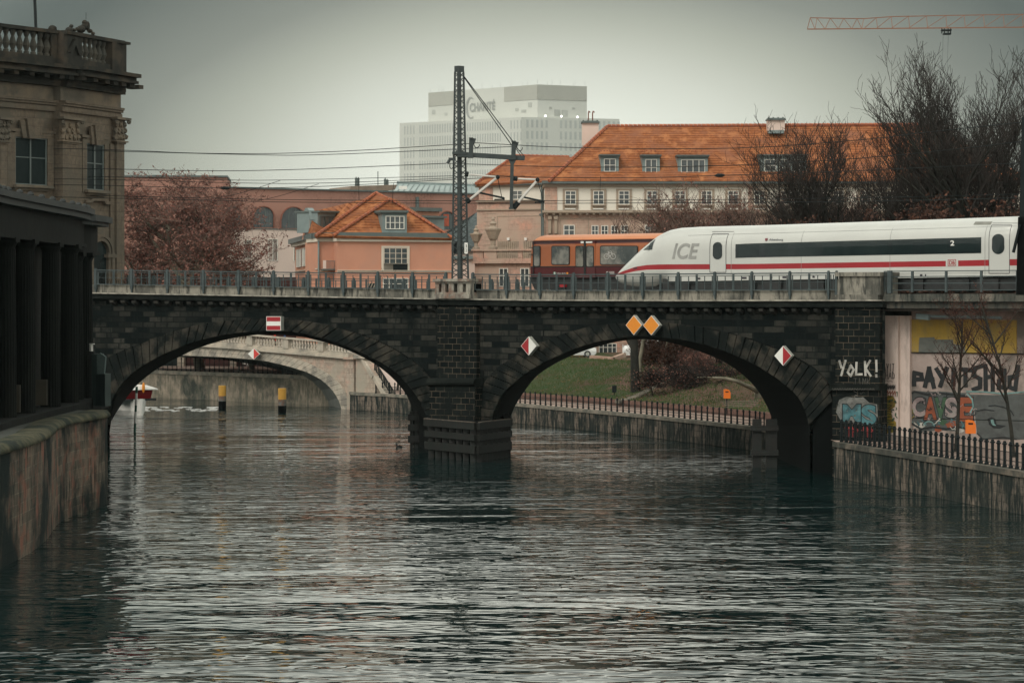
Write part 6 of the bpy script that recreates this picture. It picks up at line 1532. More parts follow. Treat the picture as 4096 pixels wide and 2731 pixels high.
m_gy = mat('faded_yellow_panel', (.40, .27, .06), (.33, .225, .055), 1.4, .8, .05, c3=(.24, .19, .09), s3=.8, streak=(.30, .215, .07))
mb = MB(); mb.rect(GW, 780, 350, 1602, 612, 0, .06); yp = mb.build('yellow_panel', m_gy, gw)
m_gg = mat('grey_overpaint', (.16, .165, .15), (.11, .12, .11), 1, .9, .05)
mb = MB(); flat(mb, GW, [(842, 490), (960, 486), (965, 505), (1105, 505), (1110, 540), (1160, 545), (1200, 560), (1198, 606), (835, 606)], .07); mb.build('grey_patch', m_gg, yp)
mb = MB(); mb.rect(GW, 775, 612, 2300, 619, 0, .09); mb.rect(GW, 775, 1136, 2300, 1141, 0, .03); mb.build('ledge_line', m_cornice, gw)
paint = lambda nm, c, c2=None: mat(nm, c, c2 or tuple(x*.6 for x in c), 2.2, .7, .25, c3=tuple(x*.45+(.015 if sum(c) > .1 else 0) for x in c), s3=1.3)
pb, pw, pg = paint('black_spray', (.008, .012, .014)), paint('white_spray', (.50, .48, .43), (.38, .37, .34)), paint('grey_spray', (.07, .08, .078), (.05, .06, .06))
pteal, porg, pgreen, ppink, pcy, pye, pred = paint('teal_spray', (.02, .10, .12), (.08, .20, .22)), paint('rust_spray', (.26, .06, .02), (.2, .05, .02)), paint('green_spray', (.04, .10, .05)), paint('pale_pink_spray', (.32, .24, .24), (.22, .22, .2)), paint('pale_teal_spray', (.16, .30, .29)), paint('mustard_spray', (.32, .20, .02), (.16, .16, .03)), paint('red_spray', (.35, .03, .03))
mb = MB(); strokes(mb, GW, 'PAYiTSHad', 790, 728, 1610, 872, 34, .02, jit=6, seed=4, gap=.22, hs=[(770, 862), (735, 872), (735, 865), (735, 862), (738, 866), (705, 900), (712, 900), (735, 885), (735, 890)])
mb.build('black_lettering', pb, gw)
mb = MB(); strokes(mb, GW, 'PAYIT', 572, 694, 676, 752, 5, .57, jit=2, seed=8); strokes(mb, GW, 'SHAD', 582, 758, 680, 812, 5, .57, jit=2, seed=9)
ribbon(mb, GW, [(585, 824), (600, 832), (615, 824), (630, 832), (645, 826), (662, 834)], 3, .57)
for i in range(9): x = 568+i*13; ribbon(mb, GW, [(x, 895), (x+4, 862), (x+10, 890), (x+12, 858)], 4, .57)
mb.build('small_tags', paint('thin_black_spray', (.03, .03, .03)), gw)
# big letters
mb = MB(); flat(mb, GW, [(700, 990), (730, 935), (800, 905), (900, 915), (1000, 912), (1230, 925), (1265, 990), (1270, 1150), (1150, 1225), (1000, 1215), (850, 1225), (770, 1160), (715, 1150)], .012); mb.build('mural_ground', pg, gw)
def blocktext(s, boxes, mats_, pl, off, name, parent, outl=5):
    for ch, (x0, y0, x1, y1), m in zip(s, boxes, mats_):
        mb = MB(); text(mb, pl, ch, x0-outl, y0-outl, x1+outl, y1+outl, off, bold=.075); mb.build(name+'_outline', pb, parent)
        mb = MB(); text(mb, pl, ch, x0+2, y0+3, x1-2, y1-3, off+.006, bold=.05); mb.build(name, m, parent)
blocktext('CAVSE', [(780, 955, 888, 1112), (872, 950, 978, 1135), (955, 955, 1055, 1135), (1040, 955, 1140, 1120), (1140, 955, 1262, 1150)], [ppink, porg, pgreen, ppink, porg], GW, .02, 'mural_letter', gw)
mb = MB(); ribbon(mb, GW, [(775, 1160), (850, 1205), (950, 1190), (1050, 1205), (1140, 1190), (1200, 1200)], 14, .03); ribbon(mb, GW, [(735, 960), (800, 912), (900, 935), (1000, 925), (1200, 945)], 12, .03)
ring = [(915+52*math.cos(R(a)), 1180-45*math.sin(R(a))) for a in range(0, 181, 20)]; ribbon(mb, GW, ring, 7, .03); mb.build('mural_lines', pb, gw)
mb = MB(); ring = [(915+40*math.cos(R(a)), 1180-33*math.sin(R(a))) for a in range(0, 181, 20)]; ribbon(mb, GW, ring, 9, .031); ribbon(mb, GW, [(1215, 930), (1255, 975), (1262, 1030), (1240, 1075)], 12, .035); ribbon(mb, GW, [(1210, 912), (1350, 915), (1500, 930), (1700, 912), (1900, 905)], 11, .034); mb.build('pale_teal_lines', pcy, gw)
mb = MB(); flat(mb, GW, [(1235, 935), (1500, 940), (1900, 915), (1900, 1270), (1600, 1290), (1340, 1282), (1290, 1240), (1272, 1080), (1262, 1000)], .016); mb.build('grey_mural', paint('dark_grey_mural', (.075, .085, .083), (.055, .062, .06)), gw)
mb = MB(); ribbon(mb, GW, [(1385, 1025), (1430, 1020), (1500, 1035), (1555, 1060), (1580, 1100)], 8, .03); ribbon(mb, GW, [(1290, 1065), (1350, 1052), (1425, 1062)], 7, .03)
flat(mb, GW, [(1375, 1125), (1405, 1112), (1435, 1125), (1445, 1170), (1520, 1180), (1470, 1202), (1420, 1198), (1385, 1170)], .03); ribbon(mb, GW, [(1292, 1240), (1340, 1285), (1500, 1270), (1600, 1285)], 8, .03); mb.build('mural_curves', pb, gw)
mb = MB(); flat(mb, GW, [(1398, 1132), (1420, 1130), (1428, 1165), (1442, 1180), (1418, 1178), (1402, 1158)], .036); mb.build('mural_highlight', pcy, gw)
# loose figure-less colour field on the pillar
mb = MB(); flat(mb, GW, [(570, 1060), (600, 1000), (625, 940), (665, 945), (690, 985), (680, 1030), (650, 1050), (660, 1120), (690, 1150), (690, 1225), (600, 1240), (575, 1180)], .565); mb.build('mustard_field', pye, gw)
mb = MB(); rng = random.Random(12)
for i in range(15):
    y = 955+i*19; ribbon(mb, GW, [(585+rng.random()*25, y), (620+rng.random()*20, y+rng.uniform(-8, 8)), (655+rng.random()*22, y+rng.uniform(-10, 10))], 4, .575)
mb.build('mustard_lines', pb, gw)
mb = MB()
for i in range(6): x = 575+i*19; ribbon(mb, GW, [(x, 930+rng.uniform(-10, 10)), (x+12, 905), (x+16, 945)], 6, .57)
mb.build('orange_scribble', porg, gw)
rng = random.Random(44)
for nm, mm, n_, y0, y1, x0, x1 in (('teal_scribble', pteal, 9, 1130, 1215, 700, 1180), ('black_scribble', pb, 16, 900, 1230, 690, 1300), ('pale_scribble', ppink, 12, 925, 1225, 700, 1260), ('mustard_scribble', pye, 6, 1000, 1130, 700, 770), ('white_scribble', pw, 10, 1140, 1230, 700, 1230)):
    mb = MB()
    for i in range(n_):
        x, y = rng.uniform(x0, x1), rng.uniform(y0, y1); pts = [(x, y)]
        for k in range(rng.randrange(3, 7)): x += rng.uniform(-16, 22); y += rng.uniform(-22, 22); pts.append((x, min(y, 1235)))
        ribbon(mb, GW, pts, rng.uniform(2.5, 7), .037)
    mb.build(nm, mm, gw)
mb = MB()
for i in range(14):
    x, y = rng.uniform(570, 690), rng.uniform(900, 1230); pts = [(x, y)]
    for k in range(4): x += rng.uniform(-14, 16); y += rng.uniform(-16, 18); pts.append((min(max(x, 566), 700), y))
    ribbon(mb, GW, pts, rng.uniform(3, 7), .58)
mb.build('pillar_scribble', pgreen, gw)
for nm, mm, cols in (('teal_throwup', pcy, ((720, 1150, 60), (1210, 1120, 38))), ('rust_throwup', porg, ((985, 1205, 34), (1090, 1170, 42))), ('green_throwup', pgreen, ((730, 1060, 40), (1020, 1150, 34))), ('white_throwup', pw, ((860, 1175, 30), (1160, 1215, 30), (695, 1180, 34)))):
    mb = MB()
    for cx, cy, r in cols:
        n_ = 18; flat(mb, GW, [(cx+r*rng.uniform(.6, 1.15)*math.cos(2*math.pi*k/n_), min(1240, cy+r*.8*rng.uniform(.6, 1.15)*math.sin(2*math.pi*k/n_))) for k in range(n_)], .018+rng.random()*.001)
    mb.build(nm, mm, gw)
# graffiti on the stone abutment
AB = B.w('S7')
class OffPl:
    def __init__(s, pl, o): s.pl = pl; s.o = o; s.c = pl.c
    def pt(s, x, y, off=0): return s.pl.pt(x, y, off+s.o)
mb = MB(); strokes(mb, OffPl(AB, .3), 'YOLK!', 228, 672, 545, 790, 17, .02, jit=5, seed=2, gap=.28, hs=[(668, 785), (705, 790), (688, 782), (675, 782), (672, 792)]); mb.build('white_lettering', pw, viaduct)
mb = MB(); strokes(mb, OffPl(AB, .3), 'TIMK', 345, 808, 475, 856, 3, .02, jit=2, seed=3, gap=.2)
for i in range(26): x = 196+i*13; ribbon(mb, OffPl(AB, .62), [(x, 892+((i*5) % 7)), (x+5, 884), (x+10, 898)], 2.4, .02)
for i in range(22):
    x, y = rng.uniform(205, 535), rng.uniform(905, 1230); pts = [(x, y)]
    for k in range(4): x += rng.uniform(-16, 18); y += rng.uniform(-14, 14); pts.append((min(max(x, 190), 545), y))
    ribbon(mb, OffPl(AB, .46), pts, rng.uniform(2, 4.5), .02)
mb.build('thin_tags', paint('faint_tag', (.12, .115, .10)), viaduct)
ABo = OffPl(AB, .46); mb = MB(); flat(mb, ABo, [(215, 1070), (240, 975), (300, 950), (360, 960), (430, 955), (480, 1000), (540, 1010), (545, 1100), (530, 1160), (420, 1175), (260, 1150)], .012); mb.build('pale_cloud', paint('pale_grey_spray', (.20, .20, .185), (.06, .065, .06)), viaduct)
blocktext('MS', [(268, 1008, 412, 1150), (415, 1012, 535, 1172)], [pteal, pteal], ABo, .02, 'teal_letter', viaduct, 6)
mb = MB(); 
for i in range(8): x = 288+i*29; ribbon(mb, ABo, [(x, 1190), (x+3, 1265)], 9, .02); ribbon(mb, ABo, [(x, 1195), (x+16, 1215), (x+2, 1232)], 6, .024)
mb.build('red_lettering', pred, viaduct)

# =================================================================== overhead line mast
mast = thing('lattice_mast', 'tall tapered lattice steel catenary mast on the middle pier', 'mast', tuple(P(1839, 1110, 172.5)))
YM = 172.6; zb0, zt0 = EYE+(HZ-1112)/F*YM, EYE+(HZ-288)/F*YM
def mc(z):       # centre and half diagonal at height z
    t = (z-zb0)/(zt0-zb0); return Vector((((1841-4*t)-2048)/F*YM, YM, z)), .50-(.50-.27)*t
angs = [R(a) for a in (180, 262, 0, 82)]
def corner(z, i): c, r = mc(z); return c+Vector((math.cos(angs[i])*r, math.sin(angs[i])*r, 0))
for i in range(4):
    mb = MB(); mb.bar(corner(zb0-.3, i), corner(zt0, i), .12 if i != 1 else .19, .12); mb.build('leg', m_mast, mast)
mb = MB(); NZ = 19
for i in range(4):
    j = (i+1) % 4
    for k in range(NZ):
        z0 = zb0+(zt0-zb0)*k/NZ; z1 = zb0+(zt0-zb0)*(k+1)/NZ; zm = (z0+z1)/2
        mb.bar(corner(z0, i), corner(zm, j), .04); mb.bar(corner(zm, j), corner(z1, i), .04)
mb.build('lattice', m_mast, mast)
mb = MB(); c, r = mc(zt0); a = [c+Vector((math.cos(t)*.31, math.sin(t)*.31, 0)) for t in angs]; mb.prism([v+Vector((0, 0, .36)) for v in a], [v-Vector((0, 0, .02)) for v in a]); mb.build('cap', m_mast, mast)
mb = MB(); mp_ = Pl(1800, YM-.7, 2120, YM-.7-.3, 'M'); z = YM-.7
mb.rect(mp_, 158, 936, 302, 962, -1.2, .3); mb.rect(mp_, 205, 962, 318, 990, -.9, .25); mb.build('clamp', m_mast, mast)
mb = MB(); mb.bar(mp_.pt(300, 965, 0), mp_.pt(910, 1002, 0), .16, .3); mb.build('cross_arm', m_mast, mast)
mb = MB(); mb.rect(mp_, 318, 955, 374, 1000, -.25, .2); mb.bar(mp_.pt(350, 955, 0), mp_.pt(354, 795, 0), .26); mb.rect(mp_, 332, 788, 372, 798, -.25, .25); mb.bar(mp_.pt(370, 800, 0), mp_.pt(402, 806, 0), .1); mb.bar(mp_.pt(385, 808, 0), mp_.pt(375, 850, 0), .14); mb.build('short_post', m_mast, mast)
mb = MB(); mb.rect(mp_, 735, 968, 822, 1018, -.25, .22); mb.bar(mp_.pt(793, 975, 0), mp_.pt(800, 830, 0), .26); mb.rect(mp_, 775, 822, 818, 834, -.25, .25); mb.bar(mp_.pt(815, 838, 0), mp_.pt(848, 842, 0), .1); mb.bar(mp_.pt(835, 842, 0), mp_.pt(822, 878, 0), .14); mb.rect(mp_, 820, 985, 912, 1015, -.1, .1)
mb.prism([mp_.pt(745, 1018, .12), mp_.pt(822, 1018, .12), mp_.pt(798, 1062, .12), mp_.pt(762, 1062, .12)], [mp_.pt(745, 1018, -.12), mp_.pt(822, 1018, -.12), mp_.pt(798, 1062, -.12), mp_.pt(762, 1062, -.12)]); mb.build('hanger_post', m_mast, mast)
mb = MB(); mb.bar(mp_.pt(780, 1055, 0), mp_.pt(771, 1530, 0), .34, .2); mb.rect(mp_, 748, 1516, 795, 1534, -.2, .2); mb.build('drop_post', m_mast, mast)
m_alu = mat('pale_tube', (.62, .60, .55), (.5, .48, .44), 1, .5, 0)
MX = lambda x, y: ((x*.44643+1500)-1750)/.38265 if False else (x, y)
m5 = Pl(1800, YM-.7, 2120, YM-1.0, 'R5')
def cantilever(x0, dy, lx):
    mb = MB(); mb.tube([m5.pt(x0+30, 1005+dy), m5.pt(x0+280, 1026+dy)], .06, 6); mb.tube([m5.pt(x0+40, 1225+dy), m5.pt(x0+282, 1030+dy)], .085, 6); mb.build('bracket_tube', m_alu, mast)
    mb = MB(); mb.tube([m5.pt(x0-5, 998+dy), m5.pt(x0+22, 1003+dy)], .16, 6); mb.tube([m5.pt(x0+4, 1250+dy), m5.pt(x0+34, 1226+dy)], .17, 6); mb.blob(m5.pt(x0+284, 1028+dy), (.14, .14, .14)); mb.build('insulator', m_black, mast)
    mb = MB(); mb.tube([m5.pt(x0+115, 1166+dy), m5.pt(x0+340, 1215+dy)], .06, 6); mb.tube([m5.pt(x0+340, 1210+dy), m5.pt(x0+338, 1234+dy)], .06, 5); mb.tube([m5.pt(x0+338, 1226+dy), m5.pt(x0+256, 1228+dy), m5.pt(x0+258, 1236+dy)], .045, 5)
    mb.tube([m5.pt(x0+284, 1032+dy), m5.pt(x0+322, 1212+dy)], .022, 4); mb.build('registration_arm', m_black, mast)
cantilever(815, 0, 0)
def cantilever2():
    mb = MB(); mb.tube([m5.pt(1280, 1043), m5.pt(1450, 1050)], .06, 6); mb.tube([m5.pt(1285, 1252), m5.pt(1455, 1056)], .085, 6); mb.build('bracket_tube', m_alu, mast)
    mb = MB(); mb.tube([m5.pt(1242, 1040), m5.pt(1276, 1043)], .15, 6); mb.tube([m5.pt(1238, 1308), m5.pt(1284, 1254)], .17, 6); mb.blob(m5.pt(1456, 1052), (.14, .14, .14)); mb.build('insulator', m_black, mast)
    mb = MB(); mb.tube([m5.pt(1330, 1207), m5.pt(1512, 1246)], .06, 6); mb.tube([m5.pt(1512, 1240), m5.pt(1508, 1260)], .06, 5); mb.tube([m5.pt(1512, 1250), m5.pt(1436, 1252), m5.pt(1434, 1262)], .045, 5); mb.tube([m5.pt(1458, 1056), m5.pt(1506, 1240)], .022, 4); mb.build('registration_arm', m_black, mast)
cantilever2()
mb = MB(); mb.rect(m5, 660, 855, 722, 880, -.1, .12); mb.tube([m5.pt(668, 876), m5.pt(648, 906)], .09, 6); mb.build('side_bracket', m_mast, mast)
mb = MB()
for loop in ([(884, 728), (890, 752), (908, 768), (930, 760), (938, 735)], [(1268, 752), (1276, 775), (1300, 796), (1316, 785), (1322, 762)], [(672, 905), (668, 935), (680, 955), (700, 945), (704, 915)]):
    pts = smoothpts([(a, b) for a, b in loop], 2); mb.tube([m5.pt(*q_) for q_ in pts], .025, 4)
mb.build('jumper_loop', m_black, mast)
mb = MB(); mb.rect(m5, 940, 728, 942, 746, 0, .1) if False else None
a = m5.pt(795, 122); mb.tube([a, m5.pt(1238, 712)], .028, 4); mb.tube([m5.pt(798, 135), m5.pt(1224, 742)], .028, 4); mb.tube([m5.pt(1250, 745), m5.pt(1344, 848)], .025, 4); mb.tube([m5.pt(1260, 770), m5.pt(1310, 840)], .025, 4); mb.build('guy_wire', m_black, mast)
NP = Pl(1850, YM-.62, 1890, YM-.62, 'R4'); mb = MB(); mb.rect(NP, 1828, 895, 1860, 1000, -.03, 0); npl = mb.build('number_plate', m_white, mast)
mb = MB(); text(mb, NP, '3', 1838, 912, 1851, 943, .006, bold=.02); text(mb, NP, '2', 1838, 952, 1851, 982, .006, bold=.02); mb.build('number', m_black, npl)
mb = MB(); mb.rect(NP, 1724, 895, 1752, 1002, -.9, -.5); mb.build('relay_box', m_black, mast)
# dark mast at the right edge of the picture
dm_ = thing('lattice_mast', 'black mast at the right edge in front of the end of the white train', 'mast', tuple(P(4082, 1170, 146)))
pl = Pl(4060, 145, 4130, 144.2); mb = MB()
mb.poly(pl, [(4072, 868), (4100, 868), (4108, 1180), (4064, 1180)], -.5, 0); mb.build('shaft', m_soffit, dm_)
mb = MB(); mb.bar(pl.pt(4085, 900, .1), pl.pt(4058, 1010, .1), .12); mb.bar(pl.pt(4085, 870, -.2), pl.pt(4094, 470, -.2), .3); mb.build('strut', m_black, dm_)
# hazard board by the track
hz_ = thing('hazard_board', 'small white and dark striped board on the track behind the railing', 'sign', tuple(P(1490, 1150, 180)))
Hp = Pl(1470, 181, 1520, 180.5, 'R4'); mb = MB(); mb.rect(Hp, 893, 1285, 990, 1338, -.05, 0); mb.build('board', m_copgrey, hz_)
mb = MB()
for x in (922, 950, 978): mb.poly(Hp, [(x, 1286), (x+13, 1286), (x-10, 1337), (x-23, 1337)], 0, .02)
mb.build('stripe', m_black, hz_)
# =================================================================== wires
def wire(label, pts, Y, r=.022, extra=None):
    q = [(x, y) for x, y in pts]; q = smoothpts(q, 2)
    mb = MB()
    f = Y if callable(Y) else (lambda x: Y)
    mb.tube([P(x, y, f(x)) for x, y in q], r, 4)
    if extra: extra(mb, f)
    mb.build('overhead_wire', m_black, None, label, 'wire', 'overhead railway wires')
Yn = lambda x: interp(YF, x)+3.5; Yfar = lambda x: interp(YF, x)+9
wire('uppermost wire left of the lattice mast, rising to its short post', [(-60, 588), (487, 600), (806, 616), (1250, 614), (1877, 575)], Yn)
wire('second wire from the top left of the mast, running on to the second post', [(-60, 592), (487, 606), (1000, 620), (1250, 623), (2050, 587)], Yfar)
wire('third wire from the top left of the mast, ending at its small side bracket', [(-60, 668), (487, 677), (760, 684), (1100, 683), (1786, 654)], Yn)
wire('uppermost wire right of the mast, sagging and then rising to the right edge', [(1900, 572), (2305, 594), (2850, 596), (3100, 588), (3500, 556), (3700, 530), (4140, 484)], Yn)
wire('upper wire right of the mast running across the roof tiles', [(1790, 654), (2296, 671), (2850, 666), (3300, 645), (3700, 612), (4140, 560)], Yfar)
ins = lambda mb, f: mb.tube([P(880, 753, f(900)), P(893, 752, f(900)), P(907, 753, f(900)), P(922, 753, f(900))], [.03, .11, .11, .03], 6)
wire('catenary wire just above the brick hall with a black insulator', [(-60, 735), (487, 743), (700, 750), (900, 753), (1250, 750), (1817, 718), (2100, 705)], Yn, .02, ins)
wire('thin feeder wire at roof height left of the mast', [(-60, 700), (487, 708), (900, 721), (1121, 722), (1817, 704)], Yfar, .018)
wire('thin feeder wire next below the one at roof height left of the mast', [(-60, 712), (487, 719), (900, 732), (1270, 736), (1817, 712)], Yn, .018)
wire('upper contact wire passing in front of the salmon house roof', [(-60, 770), (487, 785), (900, 795), (1100, 799), (1913, 805), (2850, 799), (3500, 792), (4140, 775)], Yfar, .02)
wire('lower contact wire passing in front of the salmon house roof', [(-60, 782), (487, 794), (900, 802), (1100, 809), (1913, 815), (2850, 811), (3500, 806), (4140, 790)], Yn, .02)
wire('catenary wire over the trains with a black insulator above the shrubs', [(1920, 700), (2200, 712), (2600, 712), (2877, 702), (3300, 690), (4140, 650)], Yn, .02, lambda mb, f: mb.tube([P(2858, 703, f(2877)), P(2870, 702, f(2877)), P(2888, 702, f(2877)), P(2900, 701, f(2877))], [.03, .11, .11, .03], 6))
wire('thin slanting tie wire above the brick arches, left one of two', [(860, 793), (960, 776), (1121, 722)], Yn, .016)
wire('thin slanting tie wire above the brick arches, right one of two', [(1020, 806), (1120, 785), (1275, 736)], Yfar, .016)
wire('thin vertical dropper wire left of the orange roof', [(1435, 709), (1436, 800)], Yn, .014); wire('thin vertical dropper wire over the ridge of the salmon house', [(1574, 733), (1569, 815)], Yfar, .014)
wire('thin vertical dropper wire in front of the office windows', [(2402, 706), (2399, 800)], Yn, .014)
# =================================================================== crane
cr = thing('tower_crane', 'orange red tower crane jib reaching in from the upper right', 'crane', (95, 430, 3.6)); YC = 420
m_cr = mat('faded_crane_red', (.24, .105, .055), (.20, .09, .05), 1, .5, 0)
c3 = lambda x, y, dy=0: P(*C('R8', x, y), YC+dy)
mb = MB(); lo = [(225, 205), (1735, 192), (3300, 178)]; hi = [(245, 126), (440, 130), (620, 132), (815, 118), (1205, 110), (1600, 104), (1735, 102), (3300, 90)]
yl = lambda x: interp(lo, x); yh = lambda x: interp(hi, x)
for (a, b) in zip(lo, lo[1:]):
    for d in (-.7, .7): mb.bar(c3(*a, d), c3(*b, d), .17)
for (a, b) in zip(hi, hi[1:]): mb.bar(c3(*a), c3(*b), .13)
nodes = [245, 293, 385, 478, 572, 618, 706, 810, 930, 1055, 1190, 1318, 1452, 1590, 1722]+[1850+i*130 for i in range(12)]
for i, (a, b) in enumerate(zip(nodes, nodes[1:])):
    for d in (-.7, .7):
        if i < 5: m_ = (a+b)/2; mb.bar(c3(a, yh(a)), c3(m_+10, yl(m_), d), .07); mb.bar(c3(m_+10, yl(m_), d), c3(b, yh(b)), .07)
        else: mb.bar(c3(a, yl(a), d), c3(b, yh(b)), .085); mb.bar(c3(b, yh(b)), c3(b+8, yl(b), d), .075)
    mb.bar(c3(a, yl(a), -.7), c3(a, yl(a), .7), .07)
mb.bar(c3(245, 126), c3(225, 205), .1); mb.build('jib', m_cr, cr)
mb = MB(); mb.bar(c3(1160, 214), c3(1226, 214), 1.6, .18)
for x in (1162, 1180, 1206, 1224): mb.bar(c3(x, 198), c3(x, 236), .14)
mb.bar(c3(1172, 238), c3(1224, 238), 1.2, .25); mb.build('trolley', m_black, cr)
mb = MB(); mb.tube([c3(1172, 240), c3(1155, 860)], .025, 4); mb.tube([c3(1208, 240), c3(1188, 860)], .025, 4); mb.bar(c3(1150, 860), c3(1192, 866), .4, .5); mb.build('hoist_rope', m_zincd, cr)
mb = MB(); base = c3(2700, 190)
for dx in (-1, 1):
    for dy in (-1, 1): mb.bar((base.x+dx, base.y+dy, 3), (base.x+dx, base.y+dy, base.z+2), .2)
for k in range(24):
    z = 3+k*(base.z-3)/24; z2 = z+(base.z-3)/24
    for dy in (-1, 1): mb.bar((base.x-1, base.y+dy, z), (base.x+1, base.y+dy, z2), .1)
    for dx in (-1, 1): mb.bar((base.x+dx, base.y-1, z), (base.x+dx, base.y+1, z2), .1)
mb.build('tower', m_cr, cr)
# =================================================================== cabinet by the left end of the viaduct
cb = thing('utility_cabinet', 'dark green utility cabinet with fence beside the left end of the viaduct', 'cabinet', tuple(P(395, 1610, 140)))
kp_ = Pl(350, 140, 440, 139.5, 'R2'); m_cab = mat('dark_green_cabinet', (.03, .045, .042), (.02, .032, .03), 2, .5, .05)
mb = MB(); mb.rect(kp_, 360, 700, 388, 905, -.5, 0); mb.rect(kp_, 384, 778, 418, 905, -.4, .15); mb.build('case', m_cab, cb)
mb = MB(); mb.poly(kp_, [(380, 705), (392, 697), (414, 712), (408, 785), (380, 785)], -.1, .02); mb.build('grey_panel', mat('pale_mesh_panel', (.09, .12, .115)), cb)
mb = MB()
for i in range(7): mb.rect(kp_, 386+i*5, 782, 387.4+i*5, 900, .15, .18)
mb.build('bars', m_black, cb)
mb = MB(); mb.rect(kp_, 354, 660, 368, 664, -.1, .1); mb.rect(kp_, 355, 664, 361, 690, -.1, .1); mb.build('lamp', m_pale, None, 'small pale lamp head above the green cabinet', 'lamp')

# =================================================================== trees
def grow(out, p, d, ln, rad, lvl, maxl, rng, nch, up, spread, wig, shrink=.62, minr=.008):
    n = 5; pts = [p.copy()]; rads = [rad]; q = p.copy(); dd = d.normalized()
    for i in range(n):
        dd = (dd+Vector((rng.gauss(0, wig), rng.gauss(0, wig), rng.gauss(0, wig)+up*.12))).normalized()
        q = q+dd*(ln/n); pts.append(q.copy()); rads.append(max(minr, rad*(1-.62*(i+1)/n)))
    out.append((lvl, pts, rads))
    if lvl >= maxl: return
    k = nch[lvl] if lvl < len(nch) else nch[-1]
    for j in range(k):
        t = .28+.72*(j+rng.random()*.8)/k if lvl else .35+.65*(j+rng.random()*.6)/k
        t = min(t, .99); i = int(t*n); f = t*n-i; s0 = pts[i].lerp(pts[min(i+1, n)], f)
        bd = (pts[min(i+1, n)]-pts[i]).normalized()
        a = rng.uniform(0, 2*math.pi); side = Vector((math.cos(a), math.sin(a), rng.uniform(-.2, .4))); nd = (bd*(1-spread)+side*spread*rng.uniform(.7, 1.3)+Vector((0, 0, up*.25))).normalized()
        grow(out, s0, nd, ln*shrink*rng.uniform(.75, 1.2)*(1-.35*t if lvl == 0 else 1), max(minr, rads[i]*.62), lvl+1, maxl, rng, nch, up, spread, wig, shrink, minr)
m_bark = mat('dark_bark', (.035, .032, .026), (.02, .021, .018), 1.5, .9, .3)
m_barkg = mat('pale_plane_bark', (.24, .22, .165), (.12, .115, .085), 1.2, .9, .2)
m_twig = mat('bare_twigs', (.036, .029, .026), (.024, .022, .020), 2, .9, 0)
m_twigr = mat('reddish_twigs', (.16, .10, .08), (.10, .07, .058), 2, .9, 0)
m_leafr = mat('dry_plane_leaves', (.20, .085, .068), (.12, .06, .05), .6, .8, 0, c3=(.26, .13, .10), s3=1.1)
m_leafb = mat('brown_hanging_leaves', (.075, .036, .026), (.042, .025, .020), .8, .8, 0, c3=(.11, .05, .032), s3=1.4)
def tree(name, label, base, h, seed, nch=(7, 6, 5, 4), up=.6, spread=.5, wig=.12, trunk=.35, maxl=4, leaves=0, leafm=None, lsize=.16, bark=None, twig=None, group=None, lean=(0, 0), shrink=.62, trunkfrac=.5, cat='tree', minr=.012, leaflvl=2, droop=0, lw=(1, .6)):
    rng = random.Random(seed); out = []; base = Vector(base)
    grow(out, base, Vector((lean[0], lean[1], 1)), h*trunkfrac, trunk, 0, maxl, rng, nch, up, spread, wig, shrink, minr)
    zmax = max(p.z for l, ps, r in out for p in ps); k = h/(zmax-base.z)
    th = thing(name, label, cat, tuple(base), group)
    S = lambda p: base+(p-base)*k
    mb = MB()
    for l, ps, r in out:
        if l <= 1: mb.tube([S(p) for p in ps], r, 7 if l == 0 else 5, cap=False)
    mb.build('trunk', bark or m_bark, th, smooth=True)
    mb = MB(); tips = []
    for l, ps, r in out:
        if l >= 2: mb.tube([S(p) for p in ps], r, 3, cap=False)
        if l >= leaflvl: tips.append([S(p) for p in ps])
    mb.build('crown', twig or m_twig, th)
    if leaves and tips:
        mb = MB()
        for i in range(leaves):
            ps = rng.choice(tips); j = rng.randrange(1, len(ps)); p = ps[j-1].lerp(ps[j], rng.random())+Vector((rng.gauss(0, .12), rng.gauss(0, .12), rng.gauss(0, .12)-droop))
            a = Vector((rng.gauss(0, 1), rng.gauss(0, 1), rng.gauss(0, 1))).normalized(); b_ = a.cross(Vector((rng.gauss(0, 1), rng.gauss(0, 1), rng.gauss(0, 1)))).normalized(); s_ = lsize*rng.uniform(.6, 1.3)
            a *= s_*lw[0]; b_ *= s_*lw[1]; mb.add([p-a, p-b_, p+a, p+b_], [(0, 1, 2, 3)])
        mb.build('foliage', leafm, th)
    return th
def tb_(px, Y, z): return (((px-2048)/F*Y), Y, z)
# plane tree left
tree('plane_tree', 'broad plane tree with rust-red dry leaves in front of the brick hall', tb_(800, 277, 2.6), 20.6, 11, nch=(14, 9, 6, 5), up=.15, spread=.68, wig=.16, trunk=.55, leaves=19000, leafm=m_leafr, lsize=.125, bark=m_barkg, twig=m_twigr, shrink=.56, trunkfrac=.62, minr=.016)
tree('plane_tree', 'smaller thinner plane tree with few leaves right of the broad one', tb_(1010, 275, 2.6), 16.6, 5, nch=(8, 6, 5, 4), up=.2, spread=.6, wig=.15, trunk=.3, leaves=4500, leafm=m_leafr, lsize=.14, bark=m_barkg, twig=m_twigr, shrink=.6, trunkfrac=.55)
tree('plane_tree', 'leafy plane tree partly hidden behind the right edge of the museum', tb_(520, 282, 2.6), 15.9, 8, nch=(10, 7, 6, 4), up=.15, spread=.62, wig=.15, trunk=.35, leaves=8000, leafm=m_leafr, lsize=.14, bark=m_barkg, twig=m_twigr, shrink=.58, trunkfrac=.55)
# small bare tree by the salmon house
tree('bare_tree', 'small bare tree in front of the salmon house window', tb_(1590, 243, 1.7), 10.8, 21, nch=(6, 5, 4), up=.3, spread=.6, trunk=.12, maxl=3, minr=.012, twig=m_twig)
